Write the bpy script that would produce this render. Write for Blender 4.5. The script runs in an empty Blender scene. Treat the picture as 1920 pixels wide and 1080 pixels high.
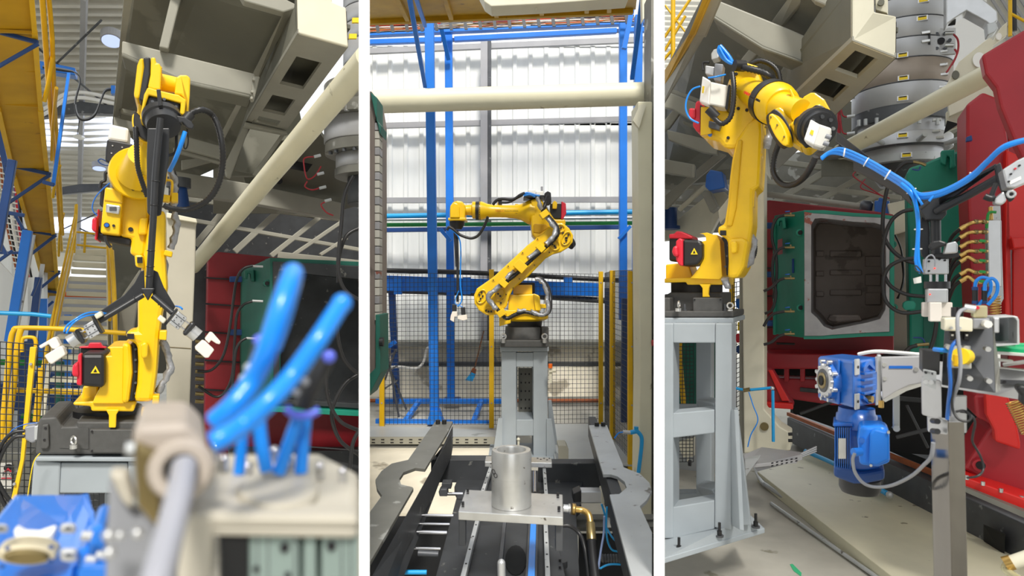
import bpy, bmesh, math, random
from mathutils import Vector, Matrix
random.seed(7)
scn = bpy.context.scene
COL = scn.collection
F, H = 1200.0, 2.3
CAM = Vector((0, 0, H))
# ---------------- camera, world, sun, exposure ----------------
cd = bpy.data.cameras.new('camera'); cam = bpy.data.objects.new('camera', cd); COL.objects.link(cam)
cam.location = CAM; cam.rotation_euler = (math.pi/2, 0, 0)
cd.sensor_width = 36; cd.lens = 36*F/1920; cd.clip_end = 300; cd.clip_start = .05
cd.dof.use_dof = True; cd.dof.focus_distance = 5.5; cd.dof.aperture_fstop = 3.4
scn.camera = cam
w = bpy.data.worlds.new('sky'); scn.world = w; w.use_nodes = True
bg = w.node_tree.nodes['Background']; bg.inputs[0].default_value = (.93, .97, 1, 1); bg.inputs[1].default_value = 1.0
def sun(name, strength, el, az, ang, col=(1, .95, .87)):
    l = bpy.data.lights.new(name, 'SUN'); l.energy = strength; l.angle = math.radians(ang); l.color = col
    o = bpy.data.objects.new(name, l); COL.objects.link(o)
    o.rotation_euler = (math.radians(90-el), 0, math.radians(az)); return o
sun('sun', 3.0, 50, 10, 11)
scn.view_settings.view_transform = 'Standard'; scn.view_settings.look = 'None'
scn.view_settings.gamma = 1; scn.view_settings.use_curve_mapping = False
scn.view_settings.exposure = 0.45
scn.cycles.use_denoising = True
scn.cycles.max_bounces = 6

# ---------------- helpers ----------------
A = Vector((0, 1, 0)); R = Vector((1, 0, 0)); Z = Vector((0, 0, 1)); CLIPS = []
def bay(cx, clips):
    """working frame of one bay: its depth axis points at picture column cx"""
    global A, R, CLIPS
    t = math.atan((cx-960)/F); A = Vector((math.sin(t), math.cos(t), 0)); R = Vector((math.cos(t), -math.sin(t), 0))
    CLIPS = []
    for x, keep in clips:                       # keep=+1 keeps what lies right of the dividing wall
        n = Vector((1, -(x-960)/F, 0)).normalized()*(-keep); CLIPS.append(n)
def ray(px, py): return Vector(((px-960)/F, 1, -(py-540)/F))
def P(p):
    if isinstance(p, Vector): return p
    r = ray(p[0], p[1]); return CAM + r*(p[2]/(r.x*A.x+r.y*A.y))
def S(p, rpx):
    q = P(p); return rpx*q.y/F*.95
def G(px, py, z): r = ray(px, py); return CAM + r*((H-z)*F/(py-540.))
def L(r, f, u): return R*r+A*f+Z*u
def smooth(pts, n=6):
    P4 = [pts[0]]+list(pts)+[pts[-1]]; out = []
    for i in range(1, len(P4)-2):
        a, b, c, d = P4[i-1:i+3]
        for k in range(n):
            t = k/n
            out.append(.5*((2*b)+(c-a)*t+(2*a-5*b+4*c-d)*t*t+(3*b-a-3*c+d)*t**3))
    out.append(P4[-2]); return out
class M:
    def __init__(s): s.v = []; s.f = []; s.sm = []
    def add(s, vs, fs, sm=False):
        o = len(s.v); s.v += vs; s.f += [tuple(i+o for i in f) for f in fs]; s.sm += [sm]*len(fs); return s
    def slab(s, pts, ev):
        a = [P(p) for p in pts]; n = len(a); b = [p+ev for p in a]
        return s.add(a+b, [tuple(range(n)), tuple(range(2*n-1, n-1, -1))]+[(i, i+n, (i+1) % n+n, (i+1) % n) for i in range(n)])
    def poly(s, pts, d, t): return s.slab([(p[0], p[1], d+(p[2] if len(p) > 2 else 0)) for p in pts], A*t)
    def box(s, x0, y0, x1, y1, d, t): return s.poly([(x0, y0), (x1, y0), (x1, y1), (x0, y1)], d, t)
    def flat(s, pts, z, t): return s.slab([G(x, y, z) for x, y in pts], Vector((0, 0, -t)))
    def bar(s, a, b, w, h, up=None, px=True):
        a = P(a); b = P(b)
        if px: k = (a.y+b.y)/2/F; w *= k; h *= k
        d = (b-a).normalized(); up = up or A
        if abs(d.dot(up)) > .95: up = Z if abs(d.z) < .9 else A
        x = d.cross(up).normalized(); y = x.cross(d)
        c = [(-w/2, -h/2), (w/2, -h/2), (w/2, h/2), (-w/2, h/2)]
        return s.add([a+x*i+y*j for i, j in c]+[b+x*i+y*j for i, j in c], [(3, 2, 1, 0), (4, 5, 6, 7), (0, 1, 5, 4), (1, 2, 6, 5), (2, 3, 7, 6), (3, 0, 4, 7)])
    def rings(s, pts, rad, n=10, cap=True):
        m = len(pts); vs = []; prev = None
        for i, p in enumerate(pts):
            d = (pts[min(i+1, m-1)]-pts[max(i-1, 0)])
            d = d.normalized() if d.length > 1e-9 else Z
            if prev is None: u = d.cross(Z if abs(d.z) < .9 else R).normalized()
            else:
                u = prev-d*prev.dot(d); u = u.normalized() if u.length > 1e-6 else d.cross(R).normalized()
            prev = u; w_ = d.cross(u); r = rad[i] if isinstance(rad, list) else rad
            vs += [p+(u*math.cos(2*math.pi*k/n)+w_*math.sin(2*math.pi*k/n))*r for k in range(n)]
        fs = [(i*n+k, i*n+(k+1) % n, (i+1)*n+(k+1) % n, (i+1)*n+k) for i in range(m-1) for k in range(n)]
        s.add(vs, fs, True)
        if cap:
            o = len(s.v)-len(vs); s.f += [tuple(o+k for k in range(n-1, -1, -1)), tuple(o+(m-1)*n+k for k in range(n))]; s.sm += [False]*2
        return s
    def tube(s, pts, rpx, n=8, k=6):
        q = [P(p) for p in pts]; r = rpx*sum(p.y for p in q)/len(q)/F*.95
        if len(q) > 2 and k > 1: q = smooth(q, k)
        return s.rings(q, r, n)
    def hose(s, pts, rpx, pitch=.5, n=8, jit=0):
        q = [P(p) for p in pts]; r = rpx*sum(p.y for p in q)/len(q)/F*.95
        q = smooth(q, 12); out = [q[0]]; step = r*pitch; acc = 0
        for a, b in zip(q, q[1:]):
            l = (b-a).length; t = step-acc
            while t <= l and l > 0: out.append(a.lerp(b, t/l)); t += step
            acc = (acc+l) % step
        if pitch > .9: return s.rings([p+Vector((random.uniform(-.25, .25), random.uniform(-.25, .25), random.uniform(-.25, .25)))*r for p in out], [r*random.uniform(.68, 1.12) for i in out], n)
        return s.rings(out, [r if i % 2 else r*.8 for i in range(len(out))], n)
    def lathe(s, a, b, prof, n=20, cap=True, px=True):
        a = P(a); b = P(b); k = (a.y+b.y)/2/F*.95 if px else 1
        pts = [a.lerp(b, t) for t, r in prof]; d = (b-a).normalized()
        u = d.cross(Z if abs(d.z) < .9 else R).normalized(); w_ = d.cross(u); vs = []
        for p, (t, r) in zip(pts, prof): vs += [p+(u*math.cos(2*math.pi*j/n)+w_*math.sin(2*math.pi*j/n))*r*k for j in range(n)]
        m = len(pts); o = len(s.v)
        s.add(vs, [(i*n+j, i*n+(j+1) % n, (i+1)*n+(j+1) % n, (i+1)*n+j) for i in range(m-1) for j in range(n)], True)
        # sharp where the profile turns: duplicate nothing, flat caps only
        if cap: s.f += [tuple(o+j for j in range(n-1, -1, -1)), tuple(o+(m-1)*n+j for j in range(n))]; s.sm += [False]*2
        return s
    def cyl(s, a, b, r1, r2=None, n=16, px=True): return s.lathe(a, b, [(0, r1), (1, r1 if r2 is None else r2)], n, px=px)
    def disc(s, x, y, d, r, t, n=16, ax=None):
        p = P((x, y, d)); return s.cyl(p, p+(ax or A)*t, S(p, r), None, n, px=False)
    def torus(s, c, ax, Rr, r, n=16, px=True):
        c = P(c); k = c.y/F*.95 if px else 1; ax = ax.normalized(); u = ax.cross(Z if abs(ax.z) < .9 else R).normalized(); w_ = ax.cross(u)
        vs = []; m = 6
        for i in range(n):
            e = u*math.cos(2*math.pi*i/n)+w_*math.sin(2*math.pi*i/n)
            vs += [c+e*(Rr+r*math.cos(2*math.pi*j/m))*k+ax*r*k*math.sin(2*math.pi*j/m) for j in range(m)]
        return s.add(vs, [(i*m+j, ((i+1) % n)*m+j, ((i+1) % n)*m+(j+1) % m, i*m+(j+1) % m) for i in range(n) for j in range(m)], True)
    def ball(s, c, r, n=10):
        c = P(c); k = c.y/F*.95; return s.rings([c+Z*r*k*math.sin(a) for a in [math.pi*(-.5+i/n) for i in range(n+1)]], [max(1e-4, r*k*math.cos(math.pi*(-.5+i/n))) for i in range(n+1)], n*2, cap=False)
def text_mesh(m, s, p, size, xdir, up, depth=.002):
    c = bpy.data.curves.new('t', 'FONT'); c.body = s; c.size = size; c.extrude = depth; c.resolution_u = 2
    o = bpy.data.objects.new('t', c); me = bpy.data.meshes.new_from_object(o)
    x = xdir.normalized(); up = up.normalized(); n = x.cross(up); p = P(p)
    m.add([p+x*v.co.x+up*v.co.y+n*v.co.z for v in me.vertices], [tuple(f.vertices) for f in me.polygons])
    bpy.data.objects.remove(o); bpy.data.curves.remove(c); bpy.data.meshes.remove(me); return m
CUR = None
def link(name, m, mat, base, parent=None, bv=0, clip=True):
    me = bpy.data.meshes.new(name); me.from_pydata([tuple(v-base) for v in m.v], [], m.f)
    me.polygons.foreach_set('use_smooth', m.sm)
    hit = [n for n in CLIPS if any((v-CAM).dot(n) > 1e-6 for v in m.v)] if clip else []
    bm = bmesh.new(); bm.from_mesh(me)
    for n in hit:
        r = bmesh.ops.bisect_plane(bm, geom=bm.verts[:]+bm.edges[:]+bm.faces[:], plane_co=CAM-base, plane_no=n, clear_outer=True)
        ed = [e for e in r['geom_cut'] if isinstance(e, bmesh.types.BMEdge)]
        try: bmesh.ops.holes_fill(bm, edges=ed)
        except Exception: pass
    bmesh.ops.recalc_face_normals(bm, faces=bm.faces[:])
    for e in bm.edges:
        if len(e.link_faces) == 2 and e.calc_face_angle(0) > .95: e.smooth = False
    bm.to_mesh(me); bm.free()
    if isinstance(mat, str): mat = MT[mat]
    me.materials.append(mat)
    o = bpy.data.objects.new(name, me); COL.objects.link(o)
    if parent: o.parent = parent
    else: o.location = base
    if bv:
        b = o.modifiers.new('bevel', 'BEVEL'); b.width = bv; b.segments = 2; b.limit_method = 'ANGLE'; b.angle_limit = .6; b.use_clamp_overlap = True
    return o
def TH(name, label, cat, p, group=None):
    global CUR
    e = bpy.data.objects.new(name, None); e.empty_display_size = .05; COL.objects.link(e); e.location = P(p)
    e['label'] = label; e['category'] = cat
    if group: e['group'] = group
    CUR = e; return e
def root(o):
    while o.parent: o = o.parent
    return o
def PT(name, m, mat, bv=0, parent=None, label=None, kind=None):
    p = parent or CUR; o = link(name, m, mat, root(p).location.copy(), p, bv)
    if label: o['label'] = label
    if kind: o['kind'] = kind
    return o
def base_of(m):
    n = len(m.v); c = sum(m.v, Vector())/n; c.z = min(v.z for v in m.v); return c
def ONE(name, label, cat, m, mat, group=None, bv=0, kind=None):
    global CUR
    o = link(name, m, mat, base_of(m), None, bv); o['label'] = label; o['category'] = cat
    if group: o['group'] = group
    if kind: o['kind'] = kind
    CUR = o; return o
def STR(name, m, mat, bv=0, clip=True):
    global CUR
    o = link(name, m, mat, base_of(m), None, bv, clip); o['kind'] = 'structure'; CUR = o; return o
# ---------------- materials ----------------
MT = {}
def lin(h):
    h = h.lstrip('#'); c = [int(h[i:i+2], 16)/255 for i in (0, 2, 4)]
    return [x/12.92 if x <= .04045 else ((x+.055)/1.055)**2.4 for x in c]
def mat(name, hexc, rough=.5, metal=0, var=.12, sc=6, bump=0, spots=None, spot_amt=.0, spot_sc=30, coat=0, emit=0, stretch=None, trans=0):
    m = bpy.data.materials.new(name); m.use_nodes = True; nt = m.node_tree; N = nt.nodes; b = N['Principled BSDF']
    c = lin(hexc); tc = N.new('ShaderNodeTexCoord'); mp = N.new('ShaderNodeMapping'); nt.links.new(tc.outputs['Object'], mp.inputs[0])
    if stretch: mp.inputs['Scale'].default_value = stretch
    no = N.new('ShaderNodeTexNoise'); no.inputs['Scale'].default_value = sc; no.inputs['Detail'].default_value = 5; nt.links.new(mp.outputs[0], no.inputs[0])
    mx = N.new('ShaderNodeMixRGB'); mx.inputs[1].default_value = [x*(1-var) for x in c]+[1]; mx.inputs[2].default_value = [min(1, x*(1+var)) for x in c]+[1]
    rp = N.new('ShaderNodeValToRGB'); rp.color_ramp.elements[0].position = .3; rp.color_ramp.elements[1].position = .7
    nt.links.new(no.outputs['Fac'], rp.inputs[0]); nt.links.new(rp.outputs[0], mx.inputs[0]); out = mx.outputs[0]
    if spots:
        n2 = N.new('ShaderNodeTexNoise'); n2.inputs['Scale'].default_value = spot_sc; n2.inputs['Detail'].default_value = 6; nt.links.new(mp.outputs[0], n2.inputs[0])
        r2 = N.new('ShaderNodeValToRGB'); r2.color_ramp.elements[0].position = 1-spot_amt-.04; r2.color_ramp.elements[1].position = 1-spot_amt
        m2 = N.new('ShaderNodeMixRGB'); m2.inputs[2].default_value = lin(spots)+[1]; nt.links.new(n2.outputs['Fac'], r2.inputs[0]); nt.links.new(r2.outputs[0], m2.inputs[0]); nt.links.new(out, m2.inputs[1]); out = m2.outputs[0]
    nt.links.new(out, b.inputs['Base Color'])
    b.inputs['Roughness'].default_value = rough; b.inputs['Metallic'].default_value = metal; b.inputs['Coat Weight'].default_value = coat
    if bump:
        bp = N.new('ShaderNodeBump'); bp.inputs['Strength'].default_value = bump; bp.inputs['Distance'].default_value = .01; nt.links.new(no.outputs['Fac'], bp.inputs['Height']); nt.links.new(bp.outputs[0], b.inputs['Normal'])
    if emit: b.inputs['Emission Color'].default_value = c+[1]; b.inputs['Emission Strength'].default_value = emit
    if trans: b.inputs['Transmission Weight'].default_value = trans
    MT[name] = m; return m
mat('yellow', '#edc006', .38, 0, .07, 5, coat=.15)
mat('yellow_paint', '#dcae04', .5, 0, .1, 4)
mat('deck_yellow', '#c09406', .6, 0, .14, 3, spots='#8a6612', spot_amt=.28, spot_sc=5)
mat('blue', '#1779e0', .4, 0, .08, 3)
mat('dark_blue', '#153f7c', .45, 0, .12, 4)
mat('gear_blue', '#1560b8', .3, 0, .08, 5, coat=.3)
mat('hose_blue', '#0b86ea', .28, 0, .03, 5, coat=.2)
mat('pipe_blue', '#1c9fe0', .35, 0, .04, 5)
mat('black', '#1c1c1e', .45, 0, .15, 10)
mat('rubber', '#202022', .4, 0, .1, 12)
mat('grip_black', '#252629', .42, 0, .12, 10)
mat('casting', '#4a4a49', .6, 0, .12, 18, .3)
mat('pedestal_grey', '#9aa2a8', .45, 0, .05, 4)
mat('cream', '#d8d3b9', .45, 0, .06, 3, spots='#8e866b', spot_amt=.28, spot_sc=7)
mat('cream_clean', '#d9d4bf', .5, 0, .05, 4)
mat('olive', '#67665a', .6, 0, .1, 2.2, spots='#77766a', spot_amt=.4, spot_sc=1.6)  # darker copy of the press frame paint, shade of its undersides included
mat('olive_light', '#98968a', .55, 0, .08, 3)
mat('clad', '#eceeed', .45, 0, .06, 1.5, stretch=(3, 3, .3))
mat('grey_steel', '#a3a3a6', .5, .1, .06, 3)
mat('dark_steel', '#54565a', .45, .4, .15, 6, spots='#8b8d8f', spot_amt=.3, spot_sc=9)
mat('steel', '#cacac8', .3, .8, .14, 8, .1, spots='#6b6660', spot_amt=.28, spot_sc=40)
mat('alu', '#c9cacc', .35, .7, .06, 10)
mat('plate_steel', '#bcbfc0', .42, .35, .14, 3, spots='#716d68', spot_amt=.31, spot_sc=14)
mat('plate_dark', '#77766f', .5, .4, .16, 4, spots='#a5a5a0', spot_amt=.35, spot_sc=5)
mat('chrome', '#d8d8dc', .14, 1, .05, 10)
mat('inox', '#858079', .1, 1, .3, 2.5, .25, stretch=(1, 1, .35))  # dark upright reflection streaks mixed into the base colour
mat('machine_black', '#35373a', .55, .1, .25, 5, spots='#6e6e6a', spot_amt=.3, spot_sc=12)
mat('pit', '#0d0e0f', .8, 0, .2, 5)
mat('red', '#a01c28', .45, 0, .08, 3)
mat('red_dark', '#86141f', .5, 0, .1, 3)
mat('tower_alu', '#b9babd', .45, .55, .05, 5)
mat('tower_stained', '#a09489', .5, .45, .14, 3)
mat('column_cream_shaded', '#b3ae9f', .55, 0, .06, 3)  # darker grey-cream with the column's shade mixed in
mat('block_cream', '#b9b3a5', .45, 0, .05, 12)
mat('red_bright', '#cf1d18', .4, 0, .06, 3)
mat('motor_red', '#cc2438', .4, 0, .06, 6)
mat('green', '#13826c', .5, 0, .1, 4)
mat('green_dark', '#1a6153', .6, 0, .15, 4)
mat('pipe_green', '#1d8e3c', .4, 0, .1, 4)
mat('mould', '#837871', .6, .1, .14, 3, .4, spots='#6a5f58', spot_amt=.36, spot_sc=4)
mat('mould_rim', '#9b9a9c', .5, .5, .14, 8, spots='#8a5348', spot_amt=.34, spot_sc=10)
mat('concrete', '#b5b2a8', .8, 0, .12, 2.5, .2, spots='#8c8878', spot_amt=.3, spot_sc=3)
mat('floor_grey', '#aeb2b3', .35, 0, .07, 2, spots='#8d9190', spot_amt=.3, spot_sc=2)
mat('kerb', '#e4dcc8', .7, 0, .12, 2, spots='#a39a87', spot_amt=.35, spot_sc=1.5)
mat('rust', '#a25a33', .6, .2, .2, 8)
mat('white', '#f4f3ef', .5, 0, .02, 8)
mat('wall_white', '#fbfbfb', .6, 0, .0, 8)
mat('off_white', '#e3e1da', .4, 0, .03, 8)
mat('claw', '#e4dcd2', .4, 0, .02, 8)
mat('silver_cloth', '#9fa1a6', .42, .5, .14, 30, 1.0)
mat('wire_black', '#2c3034', .5, 0, .05, 5)
mat('brass', '#c9a561', .28, .9, .08, 20)
mat('brass_dark', '#8f7f58', .3, .9, .1, 20)
mat('cable_grey', '#8e9096', .45, 0, .05, 8)
mat('label_yellow', '#f2cf1c', .5, 0, .03, 8)
mat('ink', '#17151a', .6, 0, 0, 8)
mat('ink_red', '#d8321a', .6, 0, 0, 8)
mat('orange', '#ec6b12', .4, 0, .05, 8)
mat('wood', '#8a5a36', .6, 0, .1, 8)
mat('green_belt', '#17b678', .4, 0, .05, 6)
mat('lamp_blue', '#9fb2dd', .4, 0, .03, 5)
mat('dome_glow', '#b9c8ee', .4, 0, .03, 5, emit=.7)
mat('skylight', '#dfe8ff', .5, 0, .02, 5, emit=1.0)
mat('red_light', '#ff2a1a', .5, 0, 0, 5, emit=2)
mat('clear_plastic', '#d9d2a8', .15, 0, .05, 5, trans=.5)
mat('rear_grey', '#7f7f7a', .7)
mat('roof_panel', '#dddad0', .5, 0, .04, 1.5)
mat('green_grey', '#8fa09b', .4, .3, .05, 8)
mat('gear_violet', '#5a68d8', .35, 0, .04, 8)
mat('cream_pink', '#aea398', .5, 0, .08, 25)
mat('cable_light', '#9c9da6', .4, 0, .03, 8)
mat('gear_blue_light', '#1f74d4', .3, 0, .04, 8, coat=.4)
mat('brass_light', '#c9bfa4', .4, .3, .05, 20)
# ======================= shared setting =======================
CLIPS = []
m = M(); m.add([Vector((x_*45, y_, z_)) for z_ in (0, -.2) for x_, y_ in ((-1, -40), (1, -40), (1, 45), (-1, 45))],
      [(0, 1, 2, 3), (7, 6, 5, 4), (0, 4, 5, 1), (1, 5, 6, 2), (2, 6, 7, 3), (3, 7, 4, 0)]); STR('floor', m, 'concrete')
for nm, cx in (('strip_wall_left', 683), ('strip_wall_right', 1236)):          # added walls standing in for the blank white strips between the three views
    d = ray(cx, 540).normalized(); n = Vector((d.y, -d.x, 0)); y0, y1 = 2.2, 15.2; hw = 10/F*y0*1.0
    a = d/d.y*y0+n*0; b = d/d.y*y1; a.z = b.z = 0
    hw *= d.y
    m = M(); m.add([a-n*hw, a+n*hw, b+n*hw, b-n*hw]+[v+Z*4.3 for v in (a-n*hw, a+n*hw, b+n*hw, b-n*hw)], [(0, 1, 2, 3), (7, 6, 5, 4), (0, 4, 5, 1), (1, 5, 6, 2), (2, 6, 7, 3), (3, 7, 4, 0)])
    STR(nm, m, 'wall_white')
m = M()
def bx8(xa, xb, ya, yb, za, zb): return M().add([Vector((x_, y_, z_)) for z_ in (za, zb) for x_, y_ in ((xa, ya), (xb, ya), (xb, yb), (xa, yb))], [(0, 3, 2, 1), (4, 5, 6, 7), (0, 1, 5, 4), (1, 2, 6, 5), (2, 3, 7, 6), (3, 0, 4, 7)])
for xa, xb in ((-22, -3.6), (3.6, 22)): STR('wall_rear_blocker', bx8(xa, xb, -10.2, -10, 0, 7.5), 'rear_grey')      # unseen end wall added to cut light, left open to brighten the middle bay
for sx in (-1, 1):          # unseen roof added to dim the outer bays, strip left open for sun
    xs = sorted((sx*3.2, sx*20))
    for ya, yb in ((-8, -4.7), (-3.1, 13.5)): STR('ceiling', bx8(xs[0], xs[1], ya, yb, 9.3, 9.4), 'roof_panel')
# ======================= MIDDLE BAY =======================
bay(960, [(692.5, 1), (1226.5, -1)])
def lerp(a, b, t): return a+(b-a)*t
# --- cladding wall: sheets with folded ribs
def clad_sheet(x0, x1, z0, z1, y, nr):
    m = M(); w_ = (x1-x0)/nr; pr = []
    for i in range(nr):
        b = x0+i*w_; pr += [(b, 0), (b+w_*.62, 0), (b+w_*.70, -.045), (b+w_*.90, -.045), (b+w_*.98, 0)]
    pr.append((x1, 0))
    for (xa, ya), (xb, yb) in zip(pr, pr[1:]):
        m.add([Vector((xa, y+ya, z0)), Vector((xb, y+yb, z0)), Vector((xb, y+yb, z1)), Vector((xa, y+ya, z1))], [(0, 1, 2, 3)])
    return m
def zz(py, d): return H-(py-540)*d/F
WD = 14.0
wb = STR('wall_back', M().box(680, -30, 1240, 665, WD+.12, .1), 'clad')
for ya, yb in ((-20, 88), (84, 235), (231, 380), (376, 655)):
    for k in range(7):
        xa = (694-14.5+k*87.5-960)/F*WD; xb = xa+87.5/F*WD
        PT('cladding_sheet', clad_sheet(xa, xb, zz(yb, WD), zz(ya, WD), WD-.02*(ya % 3), 3), 'clad', parent=wb)
for ya, yb in ((97, 73), (237, 222), (376, 374)):
    PT('girt', M().bar((680, ya, 13.75), (1240, yb, 13.75), 10, 8), 'grey_steel', parent=wb)
PT('ledge', M().box(690, 641, 1240, 650, 13.2, .5), 'olive_light', parent=wb)
PT('wall_footing', M().box(690, 650, 1240, 682, 13.4, .4), 'kerb', parent=wb)
PT('footing_rail', M().box(690, 680, 1240, 687, 13.2, .2), 'dark_steel', parent=wb)
TH('wall_column', 'grey steel column standing against the ribbed cladding', 'column', (911, 690, 13.5))
PT('web', M().box(904, 72, 916, 690, 13.6, .1), 'grey_steel', .01); PT('flange', M().box(901, 72, 914, 690, 13.5, .03), 'grey_steel'); PT('side_flange', M().box(914, 76, 921, 690, 13.55, .12), 'dark_steel')
PT('foot_gusset', M().poly([(914, 640), (940, 690), (886, 690), (902, 660)], 13.35, .03), 'grey_steel')
# pipes along the wall
for nm, y, r, mt_, lb in (('air_pipe', 405, 5, 'pipe_blue', 'light blue air pipe running along the cladding above the silver one'), ('conduit_pipe', 411, 3.2, 'alu', 'thin silver conduit right under the light blue air pipe'), ('green_pipe', 421, 4, 'pipe_green', 'green pipe lowest of the pipes along the cladding')):
    ONE(nm if nm != 'green_pipe' else 'water_pipe', lb, 'pipe', M().tube([(688, y+1, 13.1 if nm == 'air_pipe' else 13.28), (1200, y-8 if nm == 'air_pipe' else y-3, 13.1 if nm == 'air_pipe' else 13.28)], r, 12, 1), mt_)
# --- blue frame
TH('blue_steelwork', 'blue painted steel frame of columns and beams carrying the cable tray', 'frame', (812, 795, 10.6))
for (a, b, w_, h_) in (((805, 38, 10.72), (815, 790, 10.72), 17, 14), ((841, 62, 12.25), (846, 752, 12.25), 14, 12), ((1168, 42, 11.5), (1168, 600, 11.5), 14, 14), ((1197, 30, 10.), (1192, 600, 10.), 14, 16)):
    PT('column', M().bar(a, b, w_, h_), 'blue', .008)
PT('column_foot', M().poly([(806, 770), (822, 770), (832, 797), (800, 797)], 10.6, .25), 'blue', .01)
PT('column_foot', M().box(832, 748, 862, 756, 12.12, .25), 'dark_blue')
PT('beam', M().bar((685, 65, 12.), (1240, 40, 12.), 9, 14), 'blue', .006)
PT('beam', M().bar((685, 80, 12.4), (828, 75, 12.4), 9, 10), 'blue', .006); PT('beam', M().bar((852, 74, 12.4), (1156, 58, 12.4), 9, 10), 'blue', .006); PT('beam', M().bar((1180, 57, 12.4), (1235, 55, 12.4), 9, 10), 'blue', .006)
PT('beam', M().bar((690, 432, 12.6), (1160, 426, 12.6), 8, 10), 'dark_blue', .006)
for (a, b, w_) in (((766, -14, 7.9), (797, 162, 10.55), 8), ((777, -14, 7.9), (797, 48, 9.5), 7), ((824, 38, 11.65), (841, 112, 12.1), 8), ((1206, -14, 8.0), (1185, 147, 9.85), 9), ((1190, -6, 10.6), (1170, 92, 10.6), 9), ((845, 452, 11.9), (826, 430, 11.9), 7), ((1160, 448, 11.4), (1182, 424, 11.4), 6)):
    PT('brace', M().bar(a, b, w_, 8), 'blue', .006)
for x, y in ((830, 75), (848, 75), (1159, 58), (1177, 57)): PT('coupling', M().bar((x-4, y, 12.4), (x+4, y, 12.4), 6, 6), 'dark_blue')
# --- yellow walkway overhead
TH('overhead_walkway', 'yellow steel walkway seen from below above the blue frame', 'walkway', (940, 30, 9.5))
PT('deck_plate', M().slab([(680, -60, 7.2), (1200, -60, 7.2), (1192, 18, 9.8), (680, 40, 9.8)], Vector((0, 0, .04))), 'deck_yellow')
PT('edge_beam', M().slab([(680, 33, 9.7), (1188, 12, 9.7), (1188, 24, 9.7), (680, 45, 9.7)], A*.08), 'deck_yellow', .006)
for x0, x1, y1 in ((735, 764, 36), (829, 846, 33), (922, 931, 29), (1013, 1016, 25), (1106, 1100, 21), (1150, 1142, 20)):
    PT('cross_rib', M().bar((x0-6, -40, 7.7), (x1, y1, 9.6), 9, 10), 'deck_yellow', .006)
ONE('overhead_hanger', 'cream steel beam end hanging in front of the yellow walkway', 'beam', M().poly([(896, -20), (908, 3), (921, 12), (1020, 7), (1180, -4), (1180, -20)], 6.6, .25), 'cream_clean', bv=.01)
ONE('hanging_bolt', 'small pale bolt hanging from the cream beam end', 'bolt', M().cyl((1005, 7.6, 6.68), (1005, 20, 6.68), 1.6), 'cream_clean')
# cable tray
TH('cable_tray', 'perforated cable tray full of coloured cables under the yellow walkway', 'cable tray', (940, 60, 11))
for k in range(20):
    x = 703+k*27.5
    PT('rung', M().poly([(x, 43-k*1.12), (x+6, 43-k*1.12), (x+9, 61-k*1.0), (x+3, 61-k*1.0)], 10.86, .03), 'dark_steel')
cols = ['rust', 'white', 'cable_grey', 'ink_red', 'black', 'off_white', 'rust', 'brass', 'cable_grey', 'orange', 'white', 'black']
for k in range(12):
    y = 46+k*1.35
    pts = [(x, y-(x-690)*.042+random.uniform(-1.2, 1.2), 11.15+random.uniform(-.1, .2)) for x in range(685, 1190, 42)]
    PT('cable', M().tube(pts, 1.1, 5, 2), cols[k])
# cream round beam
ONE('round_beam', 'thick cream tubular beam spanning the middle view in front of the cladding', 'beam', M().tube([(700, 191, 6.), (1240, 175, 6.)], 22.5, 32, 1), 'cream')
TH('support_column', 'cream steel column at the right edge of the middle view', 'column', (1210, 1000, 5.4))
PT('shaft', M().poly([(1196, 190), (1223, 190), (1222, 1010), (1196, 1010), (1200, 700)], 5.4, .3), 'cream', .01)
PT('top_gusset', M().poly([(1187, 226), (1200, 196), (1212, 196), (1198, 240)], 5.35, .04), 'cream_clean')
PT('back_plate', M().box(1221, -20, 1231, 1000, 5.6, .3), 'plate_dark'); PT('upper_bracket', M().poly([(1204, -20), (1232, -20), (1232, 40), (1214, 24), (1205, 38)], 6.3, .1), 'cream_clean')
PT('valve_cap', M().cyl((1222, 643, 5.3), (1229, 643, 5.3), 6), 'red')
# mould at left edge
TH('left_mould', 'dark stone-like mould edge with green frame at left of the middle view', 'mould', (700, 745, 4.4))
PT('core', M().poly([(680, 168), (697, 172), (704, 215), (704, 700), (680, 745)], 4.4, .4), 'mould')
PT('green_frame', M().poly([(694, 172), (707, 183), (707, 226), (715, 236), (713, 252), (709, 240), (703, 214)], 4.35, .2), 'green_dark', .004)
PT('green_frame', M().poly([(704, 590), (712, 590), (713, 700), (690, 745), (680, 745), (680, 715), (704, 690)], 4.3, .3), 'green_dark', .004)
for k in range(24):
    y = 230+k*15.5; PT('edge_stone', M().box(702.5, y, 711.5, y+14, 4.37, .1), 'concrete' if k % 3 else 'mould_rim', .003)
PT('hose_port', M().cyl((712, 641, 4.3), (719, 641, 4.3), 9), 'rubber')
# --- fence: posts and wire panels
def wire_panel(tl, tr, br, bl, nx, ny, r, lbl=None):
    m = M(); a, b, c, d = P(tl), P(tr), P(br), P(bl)
    for i in range(nx+1): t = i/nx; m.rings([a.lerp(b, t), d.lerp(c, t)], r, 4, False)
    for j in range(ny+1): t = j/ny; m.rings([a.lerp(d, t), b.lerp(c, t)], r, 4, False)
    o = PT('wire_mesh', m, 'wire_black', kind='stuff'); return o
TH('back_fence', 'black wire mesh safety fence with yellow posts behind the middle robot', 'fence', (920, 800, 10.5))
for x0, x1, y0, y1 in ((711, 720, 508, 802), (917, 926, 505, 803), (1123, 1131, 509, 800)):
    p = PT('post', M().box(x0, y0, x1, y1, 10.4, .07), 'yellow_paint', .004)
    for y in (530, 650, 756): PT('bolt', M().disc((x0+x1)/2, y, 10.39, 1.5, .01, 8), 'grey_steel', parent=p)
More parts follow.
